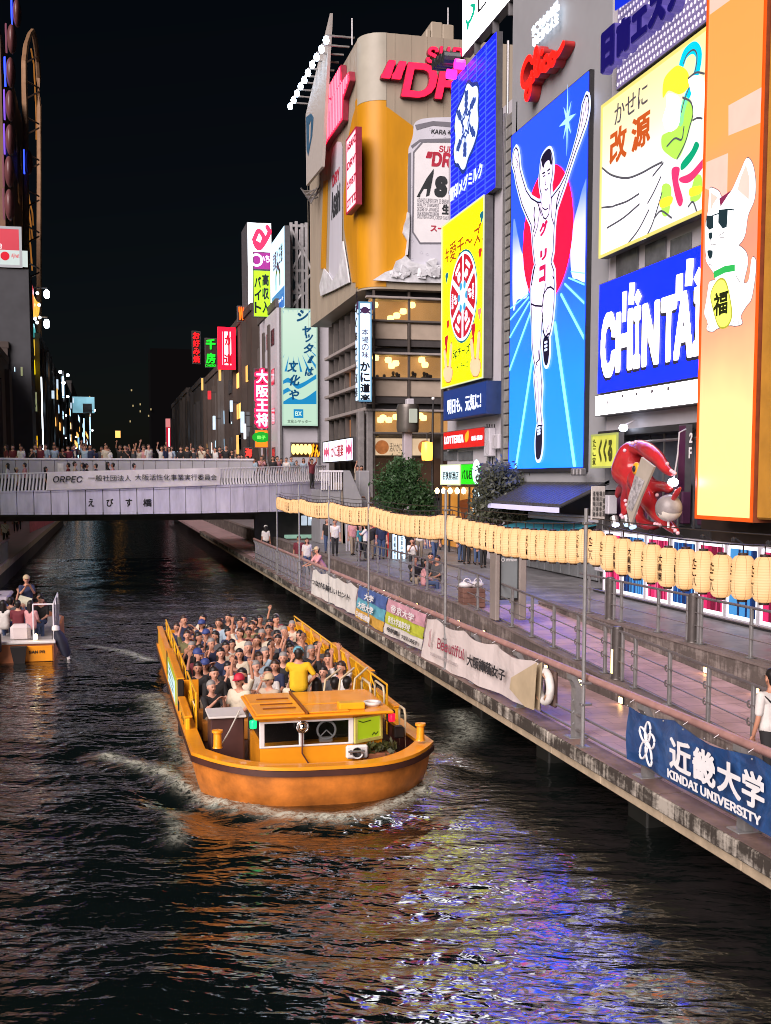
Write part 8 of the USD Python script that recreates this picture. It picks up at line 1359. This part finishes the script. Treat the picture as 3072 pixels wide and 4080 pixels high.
cur = usdkit.material(stage, '/World/Looks/clear_curtain', {'t': ('transparent_bsdf', {'color': (.8, .8, .82)}), 'g': ('glossy_bsdf', {'color': (.8, .78, .82), 'roughness': .12}), 'd': ('diffuse_bsdf', {'color': (.5, .48, .5)}), 'a': ('mix_closure', {'fac': .35}), 'm': ('mix_closure', {'fac': .45})}, [('g.BSDF', 'a.closure1'), ('d.BSDF', 'a.closure2'), ('t.BSDF', 'm.closure1'), ('a.closure', 'm.closure2')], surface='m.closure')
part(sb, 'curtain', cur, lambda m: clothpanel(m, [(sxr + .02, SY + 3.3, 1.75), (sxr + .02, SY + .2, 1.72), (sxr + .02, SY + .2, .62), (sxr + .02, SY + 3.3, .62)], 40, 10, .12, 8)); part(sb, 'stern_lamp', glow('stern_lamp', (255, 240, 200), 4.0), lambda m: m.lathe([(.01, .16), (.05, .12), (.06, 0), (.01, -.04)], (-2.24, SY - .02, .72), sides=10), True)
part(sb, 'seat_cushion', mat('cushion_pale', (.62, .55, .55), .7, .06), lambda m: m.rbox((-3.02, SY + .35, .58), (-2.42, SY + .75, 1.12), .10)); part(sb, 'amber_screen', glow('amber_screen', (230, 120, 50), .8, .5, 4), lambda m: m.rbox((-4.05, SY + 3, 1.15), (-3.5, SY + 3.05, 1.5), .01)); part(sb, 'console', whitep, lambda m: m.rbox((-4.3, SY + 2.4, .58), (-3.4, SY + 2.95, 1.10), .05)); part(sb, 'roof', mat('roof_lavender', (.42, .38, .45), .5), lambda m: m.rbox((-4.9, SY + 2.6, 1.62), (-3.25, SY + 5, 1.75), .04)); part(sb, 'roof_post', rail_white, lambda m: [m.tube([(x, y, .6), (x, y, 1.62)], .025, 6) for x in (-3.35, -4.4) for y in (SY + 2.7, SY + 4.8)])
fe = thing('boat_fender', 'dark blue fender with white cap hanging from the smaller boat', 'fender', (sxr + .28, SY + .25, .1)); fpts = [(sxr + .08, SY + .2, .92), (sxr + .14, SY + .2, .78), (sxr + .36, SY + .2, .20)]
part(fe, 'body', mat('fender_navy', (.012, .014, .03), .5), lambda m: m.tube([fpts[0], fpts[1], (sxr + .25, SY + .2, .5), fpts[2], (sxr + .40, SY + .2, .10)], [.10, .17, .18, .15, .06], 12), True); part(fe, 'cap', whitep, lambda m: m.lathe([(.01, .12), (.11, .08), (.12, -.04)], np.array(fpts[0]) + (-.02, 0, .06), sides=12), True); part(fe, 'tip', whitep, lambda m: m.tube([(sxr + .40, SY + .2, .12), (sxr + .43, SY + .2, .02)], .05, 8))

# ================================================================ PEOPLE
SKINS = [mat('skin_a', (.48, .235, .15), .5, .06), mat('skin_b', (.37, .175, .11), .5, .06), mat('skin_c', (.53, .275, .19), .5, .06)]
HAIRS = [mat('hair_black', (.012, .010, .010), .45), mat('hair_dark_brown', (.035, .018, .012), .45), mat('hair_grey', (.22, .21, .20), .6)]
SHIRTS = {'white': (.62, .60, .57), 'cream': (.56, .50, .38), 'black': (.018, .017, .018), 'dark grey': (.06, .06, .065), 'navy': (.02, .028, .07), 'pale blue': (.30, .40, .48), 'beige': (.42, .34, .25), 'maroon': (.14, .02, .03), 'olive': (.15, .14, .06), 'pink': (.52, .25, .26), 'grey': (.26, .25, .25), 'teal': (.04, .22, .25), 'red': (.45, .03, .04), 'yellow': (.68, .42, .01), 'lime': (.40, .46, .05)}
SH = {k: mat('shirt_' + k.replace(' ', '_'), v, .8, .10, 8, .004) for k, v in SHIRTS.items()}
TR = [mat('trousers_black', (.02, .02, .022), .8), mat('trousers_denim', (.05, .08, .16), .8, .2, 8), mat('trousers_khaki', (.25, .20, .14), .8)]
face_ink = mat('face_features', (.05, .02, .018), .5)
def caps(a, b, r0, r1, seg=12):
    return m3.Manifold.batch_hull([m3.Manifold.sphere(r0, seg).translate(tuple(map(float, a))), m3.Manifold.sphere(r1, seg).translate(tuple(map(float, b)))])
def hand_man(w, d, side):
    """A hand at wrist w reaching along d: palm, four unequal bent fingers, thumb from the side."""
    d = np.array(d, float); d /= np.linalg.norm(d); up = np.array([0, 0, 1.0]) if abs(d[2]) < .8 else np.array([0, 1.0, 0]); s = np.cross(d, up); s /= np.linalg.norm(s); n = np.cross(s, d); w = np.array(w, float)
    L = [m3.Manifold.batch_hull([m3.Manifold.sphere(.017, 8).translate(tuple(w + d * a + s * b)) for a, b in ((.01, -.018), (.01, .018), (.085, -.032), (.085, .032))])]
    for k, (o, l) in enumerate(((-.032, .058), (-.011, .072), (.011, .076), (.032, .066))):
        p0 = w + d * .085 + s * o; p1 = p0 + d * l * .55 + s * o * .15; p2 = p1 + d * l * .38 + n * l * .22 * -1; L += [caps(p0, p1, .0095, .0085, 6), caps(p1, p2, .0085, .007, 6)]
    p0 = w + d * .03 - s * .026 * side; p1 = p0 + d * .035 - s * .034 * side; L += [caps(p0, p1, .012, .0105, 6), caps(p1, p1 + d * .034 - s * .004 * side, .0105, .008, 6)]
    return L
ARMS = {'down': ((.235, -.02, -.30), (.25, .06, -.56)), 'up': ((.30, .08, .20), (.25, .14, .46)), 'high': ((.24, .06, .24), (.17, .10, .50)), 'phone': ((.21, .20, -.20), (.08, .40, .02)), 'rail': ((.24, .20, -.25), (.16, .46, -.33)), 'lap': ((.23, .08, -.27), (.12, .30, -.36)), 'hips': ((.33, -.02, -.22), (.22, .12, -.38)), 'face': ((.22, .22, -.14), (.12, .24, .10))}
def figure(cls, seated, left, right, female=False, skirt=False, lean=0.0, step=0.0):
    stage.CreateClassPrim(cls); ORIGIN[cls] = np.zeros(3)
    hz = .50 if seated else .93; sh = hz + .47; ly = lean * .47
    nb = np.array([0, ly, sh + .04]); hc = nb + (0, .02 + lean * .1, .165); w = .165 if female else .185
    B = [caps((0, ly, sh - .02), hc - (0, .01, .07), .058, .052), caps(hc + (0, -.012, .03), hc + (0, .022, -.055), .098, .068, 16), caps(hc + (0, .09, -.015), hc + (0, .108, -.03), .013, .016, 8)] + [caps(hc + (s * .092, -.01, -.005), hc + (s * .095, -.015, -.035), .02, .014, 8) for s in (-1, 1)]
    body, hands = list(B), []; T = [m3.Manifold.batch_hull([m3.Manifold.sphere(r, 12).translate((x, y, z)) for x, y, z, r in ((-w, ly, sh - .03, .062), (w, ly, sh - .03, .062), (0, ly + .03, sh - .16, .125), (-.075, ly + .01, sh - .12, .11), (.075, ly + .01, sh - .12, .11))]), m3.Manifold.batch_hull([m3.Manifold.sphere(r, 12).translate((x, y, z)) for x, y, z, r in ((-.07, ly + .01, sh - .15, .115), (.07, ly + .01, sh - .15, .115), (-.075, .0, hz + .04, .112), (.075, .0, hz + .04, .112))])]
    sleeves = []
    for s, kind in ((-1, left), (1, right)):
        (ex, ey, ez), (wx, wy, wz) = ARMS[kind]; k = w / .185; S = np.array([s * w, ly, sh - .03]); E = np.array([s * ex * k, ly + ey, sh - .03 + ez]); Wp = np.array([s * wx, ly + wy, sh - .03 + wz])
        body += [caps(S, E, .046, .038), caps(E, Wp, .037, .027)]; hands += hand_man(Wp, Wp - E + (0, .02, 0), s); sleeves.append(caps(S, S + (E - S) * .75, .068, .056))
    legs, shoes = [], []
    for s in (-1, 1):
        hp = np.array([s * .085, 0, hz]); st = step * s
        K = np.array([s * .115, .42, hz + .02]) if seated else np.array([s * .09, .03 + st, .49]); A = np.array([s * .115, .44, .09]) if seated else np.array([s * .09, -.01 + st * 1.3, .09])
        body += [caps(hp, K, .078, .055), caps(K, A, .055, .036)]; legs += [caps(hp, K, .098, .070), caps(K, A + (0, 0, .04), .070, .052)]; shoes.append(m3.Manifold.batch_hull([m3.Manifold.sphere(r, 10).translate(tuple(A + np.array(o))) for o, r in (((0, -.03, -.045), .042), ((0, .10, -.058), .032), ((s * .01, .15, -.062), .026))]))
    if skirt: legs = [m3.Manifold.batch_hull([m3.Manifold.sphere(.10, 12).translate((x, 0, hz + .03)) for x in (-.06, .06)] + [m3.Manifold.sphere(.07, 12).translate((x, y, hz - .42)) for x in (-.13, .13) for y in (-.06, .08)])] if not seated else legs
    pel = m3.Manifold.batch_hull([m3.Manifold.sphere(.105, 12).translate((x, 0, hz + .03)) for x in (-.075, .075)]); body += [pel.scale((.9, .9, .9)).translate((0, 0, hz * .1)), T[0].translate((0, 0, 0)).scale((.93, .9, .97)).translate((0, 0, sh * .03)), T[1].scale((.92, .9, .97)).translate((0, 0, sh * .028))]; legs.append(pel)
    U = m3.Manifold.batch_boolean(body, m3.OpType.Add).refine_to_length(.07); um = U.to_mesh(); tm = trimesh.Trimesh(um.vert_properties[:, :3], um.tri_verts); tm = relax(tm, 2)
    HM = m3.Manifold.batch_boolean(hands, m3.OpType.Add)
    part(cls, 'body', SKINS[0], lambda m: m.mesh(tm).man(HM), True)
    part(cls, 'shirt', SH['white'], lambda m: m.man(m3.Manifold.batch_boolean(T + sleeves + ([T[1].translate((0, 0, -.05))]), m3.OpType.Add)), 50)
    part(cls, 'trousers', TR[0], lambda m: m.man(m3.Manifold.batch_boolean(legs, m3.OpType.Add)), 50); part(cls, 'shoes', MATS['boat_black'], lambda m: m.man(m3.Manifold.batch_boolean(shoes, m3.OpType.Add)), 50)
    hr = [caps(hc + (0, -.045, .04), hc + (0, -.026, .060), .097, .094, 14), caps(hc + (0, -.05, .02), hc + (0, -.055, -.05), .085, .07, 12)]
    if female: hr += [caps(hc + (s * .06, -.045, 0), hc + (s * .075, -.04, -.20), .05, .035, 10) for s in (-1, 1)] + [caps(hc + (0, -.06, 0), hc + (0, -.075, -.23), .075, .05, 12)]
    part(cls, 'hair', HAIRS[0], lambda m: m.man(m3.Manifold.batch_boolean(hr, m3.OpType.Add)), True)
    part(cls, 'face_features', face_ink, lambda m: [m.mesh(trimesh.creation.icosphere(1, 1).apply_scale([.013, .006, .008]).apply_translation(hc + (s * .035, .0865, .004))) for s in (-1, 1)] + [m.mesh(trimesh.creation.icosphere(1, 1).apply_scale([.026, .006, .006]).apply_translation(hc + (0, .083, -.058)))] + [m.mesh(trimesh.creation.icosphere(1, 1).apply_scale([.02, .006, .004]).apply_translation(hc + (s * .036, .088, .026))) for s in (-1, 1)])
    return cls, hc, hz, sh
POSES = {}
for nm, a in (('sit_lap', (1, 'lap', 'lap')), ('sit_up', (1, 'up', 'high')), ('sit_one', (1, 'lap', 'high')), ('sit_other', (1, 'up', 'lap')), ('sit_phone', (1, 'phone', 'phone')), ('sit_face', (1, 'lap', 'face')), ('stand', (0, 'down', 'down')), ('stand_up', (0, 'up', 'up')), ('stand_phone', (0, 'phone', 'phone')), ('stand_one', (0, 'down', 'high')), ('guide', (0, 'face', 'hips'))):
    for f in ((False, True) if nm not in ('guide',) else (False,)): POSES[nm + ('_w' if f else '')] = figure(f'/World/figure_{nm}' + ('_b' if f else ''), bool(a[0]), a[1], a[2], f)
POSES['rail'] = figure('/World/figure_rail', False, 'rail', 'rail', lean=.45); POSES['walk'] = figure('/World/figure_walk', False, 'down', 'down', step=.10); POSES['walk_w'] = figure('/World/figure_walk_b', False, 'down', 'down', True, step=.10); POSES['skirt_w'] = figure('/World/figure_skirt', False, 'phone', 'down', True, True)
def person(pose, loc, face, shirt, label, group=None, skin=0, hair=0, trous=0, cap=None, scale=1.0, bag=None):
    """face: the compass direction looked at, degrees from +y towards +x."""
    cls, hc, hz, sh = POSES[pose]; p = numbered('/World', 'person'); x = UsdGeom.Xform.Define(stage, p); x.AddTranslateOp().Set(Gf.Vec3d(*map(float, loc))); x.AddRotateZOp().Set(-float(face)); x.AddScaleOp().Set(Gf.Vec3f(scale, scale, scale))
    x.GetPrim().GetReferences().AddInternalReference(cls); tag(x.GetPrim(), label, 'person', group); ORIGIN[p] = np.zeros(3)
    for ch, mt in (('body', SKINS[skin]), ('shirt', SH[shirt]), ('trousers', TR[trous]), ('hair', HAIRS[hair])): UsdShade.MaterialBindingAPI.Apply(stage.OverridePrim(f'{p}/{ch}')).Bind(mt)
    if cap is not None:
        cp = m3.Manifold.sphere(.112, 14).translate(tuple(hc + (0, -.012, .05))).trim_by_plane((0, 0, 1), float(hc[2] + .03)); br_ = m3.Manifold.cylinder(.012, .075, .075, 14).scale((1, 1.2, 1)).translate(tuple(hc + (0, .10, .03)))
        part(p, 'cap', cap, lambda m: m.man(cp + br_), 40)
    if bag is not None: part(p, 'strap', bag, lambda m: m.tube([(-.19, .04, sh), (-.05, .15, sh - .2), (.2, .06, hz)], .014, 5)); part(p, 'strap', bag, lambda m: m.tube([(-.19, -.04, sh), (0, -.14, sh - .2), (.2, -.04, hz)], .014, 5)); part(p, 'bag', bag, lambda m: m.rbox((.14, -.16, hz - .22), (.26, .08, hz + .02), .03))
    return p
ORD = WORDS + [f'{n}th' for n in range(21, 99)]
rp = np.random.default_rng(21); pal_s = ['white', 'cream', 'black', 'black', 'dark grey', 'navy', 'pale blue', 'beige', 'maroon', 'olive', 'black', 'white', 'black', 'cream', 'black', 'navy', 'dark grey']
PH = {'sit_lap': 'hands in lap', 'sit_up': 'arms raised', 'sit_one': 'hand high', 'sit_other': 'one arm raised', 'sit_phone': 'hands held out', 'sit_face': 'hand to the face'}
cap_c = {'red': mat('cap_red', (.45, .015, .04), .6), 'blue': mat('cap_blue', (.03, .05, .18), .6), 'sky': mat('cap_sky', (.12, .32, .40), .7), 'white': mat('cap_white', (.6, .6, .58), .6), 'straw': mat('cap_straw', (.45, .36, .22), .7)}
for rrow in range(12):
    y = 23.2 + .97 * rrow; n = 6
    for sct in range(n):
        x = 1.70 + (sct + .5) * 3.4 / n + (.14 if rrow % 2 else -.05) + rp.normal(0, .07)
        ps = str(rp.choice(['sit_lap', 'sit_lap', 'sit_lap', 'sit_one', 'sit_phone', 'sit_phone', 'sit_face', 'sit_up', 'sit_face', 'sit_lap', 'sit_phone'])); f = rp.random() < .42; sc_ = float(rp.uniform(.96, 1.06)); c = str(rp.choice(pal_s)); cp = None
        if rp.random() < .06: cp = str(rp.choice(['white', 'blue', 'straw']))
        if (rrow, sct) == (0, 1): cp, c, ps, f = 'red', 'cream', 'sit_lap', False
        if rrow == 0 and sct >= 4: continue
        lab = f'passenger, {c} {cp + " cap" if cp else "top" if f else "shirt"}, {PH[ps]}, {ORD[rrow]} row from bow, {ORD[sct]} from left'
        person(ps + ('_w' if f else ''), (x, y - .10 + rp.normal(0, .04), .22 + rp.uniform(-.03, .07)), 180 + rp.normal(6, 26), c, lab, 'passengers on the tour boat', int(rp.integers(0, 3)), int(rp.choice([0, 0, 0, 0, 0, 1, 1, 2])), int(rp.integers(0, 3)), cap_c[cp] if cp else None, sc_)
gx = PY(1190, 2700, 22.0)[0]; person('guide', (gx, 22.0, .58), 8, 'yellow', 'boat guide in yellow shirt and sky blue cap standing with his back to the viewer', None, 0, 0, 0, cap_c['sky'], .98)
for k, (px, c) in enumerate(((1262, 'yellow'), (1335, 'yellow'), (1385, 'lime'))): person('sit_lap_w' if k == 0 else 'sit_lap', (PY(px, 2700, 22.25)[0], 22.25, .30), 10 + 20 * k, c, f'crew member in {c} vest sitting behind the cabin, {["nearest the guide", "middle one", "nearest the hand hoops"][k]}', 'crew behind the cabin', k, 0)
# bridge
upose = {432: 'stand_one', 508: 'stand_phone', 532: 'stand_up', 552: 'stand_one', 645: 'stand_up'}
ranges = sorted([18, 45, 75, 92, 132, 160, 188, 208, 222, 246, 268, 285, 300, 318, 338, 360, 384, 402, 432, 470, 498, 508, 532, 552, 580, 610, 645, 668, 690, 722, 745, 766, 790, 812, 835, 858, 880, 902, 925, 950, 972, 996, 1020, 1046, 1072, 1098, 1122, 1150, 1175, 1200, 1226, 1250])
PHS = {'stand': 'standing', 'stand_up': 'with both arms raised', 'stand_phone': 'holding hands up', 'stand_one': 'with one arm raised'}
ranges = sorted([int(p + rp.integers(-9, 10)) if p not in upose else p for p in ranges] + [int(x) for x in rp.choice(range(60, 900), 16, False) if x not in (432, 508, 532, 552, 645)])
for k, px in enumerate(ranges):
    Yp = 67.7 + (rp.uniform(0, .5) if k % 3 else rp.uniform(.9, 2.2)); p = PY(px, 1800, Yp + (max(px - 950, 0) * .006)); ps = upose.get(px, str(rp.choice(['stand', 'stand', 'stand_phone', 'stand_one', 'stand']))); c = str(rp.choice(['black', 'maroon', 'white', 'pale blue', 'pink', 'dark grey', 'navy', 'cream', 'black'])) if px not in (432, 645) else 'white'
    f = rp.random() < .45; person(ps + ('_w' if f else ''), (p[0], p[1] + (max(px - 930, 0) * .012), 5.78 if px < 930 else 5.22), 180 + rp.normal(15, 35), c, f'person in {c} {"top" if f else "shirt"} {PHS[ps]} at the bridge parapet, {ORD[k]} from left', 'people along the bridge parapet', int(rp.integers(0, 3)), int(rp.choice([0, 0, 1])), 0, scale=float(rp.uniform(.88, 1.05)))
for k, (px, c, hat) in enumerate(((30, 'white', None), (64, 'cream', 'straw'), (98, 'pink', None), (182, 'black', None), (272, 'maroon', None), (298, 'beige', None), (330, 'grey', None), (345, 'black', None), (382, 'navy', None), (430, 'black', None), (450, 'pink', None), (535, 'pink', None))):
    p = PY(px, 1870, 65.6); a = ARC.R; person('walk' if k % 3 else 'walk_w', (p[0], 65.75, 4.72 - (.25 if px in (182, 64) else 0)), 90 if k % 2 else -80, c, f'person in {c} shirt walking on the lower bridge path, {ORD[k]} from the left', 'people on the lower bridge path', k % 3, 0, 0, cap_c[hat] if hat else None, float(rp.uniform(.97, 1.04)))
# walkway and terrace
def atz(px, py, z): return PZ(px, py, z)
person('walk', (*atz(1192, 2284, ZD)[:2], ZD), 185, 'maroon', 'man in dark maroon shirt walking on the walkway beside a woman in white', None, 1, 0, 2)
person('walk_w', (*atz(1224, 2290, ZD)[:2], ZD), 180, 'white', 'woman in white top and blue jeans walking on the walkway', None, 2, 1, 1, scale=.97)
yl_ = float(PX(1290, 2300, 8.15)[1]); person('rail', (8.12, yl_, ZD), 255, 'pink', 'man in pale pink shirt and straw cap leaning on the walkway handrail', None, 0, 0, 1, cap_c['straw'])
person('skirt_w', (*atz(1432, 2236, ZT)[:2], ZT), 120, 'teal', 'woman in teal shirt and black skirt standing on the terrace', None, 2, 0, 0, scale=.96)
for k, (px, py, ps, c, fc, lab) in enumerate(((1456, 2236, 'stand_phone_w', 'white', -80, 'woman in white top facing the teal shirted woman'), (1478, 2228, 'stand', 'black', 200, 'man in black shirt right of the teal shirted woman'), (1500, 2215, 'stand', 'red', 170, 'person in red shirt behind the terrace railing'), (1642, 2235, 'sit_phone_w', 'white', 190, 'person in white top with black dress sitting above the seated group'), (1652, 2330, 'sit_face', 'black', 170, 'person in black shirt sitting at the left of the ground group'), (1690, 2345, 'sit_lap_w', 'pink', 100, 'person in pink top sitting low with legs stretched on the terrace'), (1716, 2315, 'sit_phone', 'black', 200, 'person in black shirt bending over the pink seated person'), (1742, 2330, 'sit_lap', 'dark grey', 240, 'person in dark grey shirt at the right of the ground group'), (1836, 2240, 'stand', 'dark grey', 160, 'person in dark grey shirt, leftmost of the group under the lanterns'), (1858, 2248, 'stand_phone_w', 'cream', 180, 'person in cream top in the group under the lanterns'), (1880, 2244, 'stand', 'black', 200, 'person in black shirt and khaki trousers under the lanterns'), (1902, 2250, 'stand_w', 'grey', 190, 'person in grey top, rightmost of the group under the lanterns'), (1060, 2215, 'walk_w', 'white', 0, 'person in white top with round hat by the far railing'), (1265, 2190, 'stand', 'grey', 160, 'person in grey shirt bending at the lit food counter'), (1305, 2205, 'stand_w', 'black', 200, 'person in black top right of the lit food counter'), (1335, 2215, 'walk', 'white', 190, 'person in white shirt walking between the counter and the ticket post'), (1405, 2212, 'walk_w', 'pink', 170, 'person in pink top just right of the ticket post'), (1520, 2228, 'stand', 'navy', 185, 'person in navy shirt between the red shirted person and white signs'), (1622, 2226, 'stand_phone', 'black', 180, 'person in black shirt just right of the white lit signs'), (1672, 2232, 'stand_w', 'white', 200, 'person in white top in front of the striped cloth'), (1730, 2240, 'walk', 'beige', 170, 'person in beige shirt walking right of the striped cloth'), (1925, 2262, 'walk_w', 'black', 190, 'person in black top walking left of the information pillar'))):
    z = ZT if px > 1300 else ZD; q = atz(px, py, z); person(ps, (q[0], q[1], z - (.30 if ps.startswith('sit') else 0)), fc, c, lab, None, k % 3, 0, (0, 2, 1)[k % 3], cap_c['white'] if px == 1060 else None)
for k, (px, py, z, ps, c, fc, lab) in enumerate(((1447, 1990, 3.1, 'stand_phone', 'white', 190, 'man in white shirt looking down on the bridge stairs'), (1476, 1992, 3.1, 'stand_w', 'cream', 170, 'person in pale dress beside the white shirted man on the stairs'), (1436, 1860, 4.6, 'stand_one', 'beige', 150, 'person in beige shirt with shopping bag at the head of the stairs'), (1458, 1858, 4.6, 'stand_w', 'maroon', 200, 'person in maroon top at the head of the stairs'), (1262, 1850, 5.0, 'stand_up', 'maroon', 150, 'person in maroon shirt with arms raised beside the crab sign'), (1705, 1900, 3.9, 'stand', 'red', 180, 'person in red shirt behind the dark green tree'), (1690, 1905, 3.9, 'stand_w', 'pink', 180, 'person in pink top behind the dark green tree'))):
    q = PY(px, py, 63.9); person(ps, (q[0], 63.9 + .4 * k, z), fc, c, lab, None, k % 3, 0, 0)
part(None, 'raised_pavement', conc, lambda m: m.box((11.6, 63.85, ZT + .002), (30, 66.2, 3.1)), kind='structure')
person('walk', (8.90, 13.88, ZD), -8, 'white', 'man in white shirt with a shoulder bag cut by the right edge', None, 0, 0, 0, None, 1.02, black)
pL = PZ(22, 2190, ZD); person('walk', (-6.6, float(PX(22, 2150, -6.6)[1]), ZD), 10, 'white', 'person in white shirt with dark strap walking on the left bank', None, 0, 0, 0, bag=black)
for k, px in enumerate((64, 78)): person('walk_w' if k else 'walk', (-7.4, float(PX(px, 2150, -7.4)[1]), ZD), 180, ('cream', 'dark grey')[k], f'dim person in {("cream", "dark grey")[k]} top on the left bank under the bridge', None, 1, 0, 0)
# aboard the smaller boat
for k, (x, y, z, ps, c, fc, lab, cp) in enumerate(((-2.62, SY + 2.2, .75, 'stand_phone', 'navy', 170, 'person in navy shirt and pale hat standing on the smaller boat', 'straw'), (-2.45, SY + 1.3, .45, 'sit_lap_w', 'pink', 30, 'person in pink top sitting behind the white cushion on the smaller boat', None), (-2.85, SY + 1.5, .45, 'sit_face', 'maroon', 10, 'person in dark maroon shirt on the smaller boat left of the pink one', None), (-3.15, SY + 2.6, .45, 'sit_lap', 'dark grey', 20, 'person in dark grey shirt by the console of the smaller boat', None), (-3.3, SY + 1.6, .45, 'sit_phone_w', 'white', 10, 'person in white top at the left of the smaller boat', None), (-2.75, SY + 2.9, .45, 'sit_one', 'black', 185, 'person in black shirt with hand up on the smaller boat', None), (-3.55, SY + 3.4, .45, 'sit_lap', 'pale blue', 170, 'person in pale blue shirt under the roof of the smaller boat', None), (-2.3, SY + 3.6, .45, 'sit_lap_w', 'maroon', 190, 'person in maroon top farther forward behind the clear curtain', None), (-2.2, SY + 2.6, .45, 'sit_lap', 'black', 200, 'person in black shirt behind the clear curtain of the smaller boat', None))):
    person(ps, (x, y, z), fc, c, lab, 'people on the smaller boat', k % 3, 0, 1, cap_c[cp] if cp else None)
t = thing('held_sheet', 'pale paper sheet held up on the smaller boat', 'sheet', (-2.7, SY + 1.8, 1.7)); part(t, 'sheet', mat('sheet_pale', (.55, .55, .42), .7), lambda m: m.flat(planeY(SY + 1.75), Polygon([(-2.92, 1.60), (-2.80, 1.90), (-2.42, 1.78), (-2.55, 1.50)]), 0, .012))
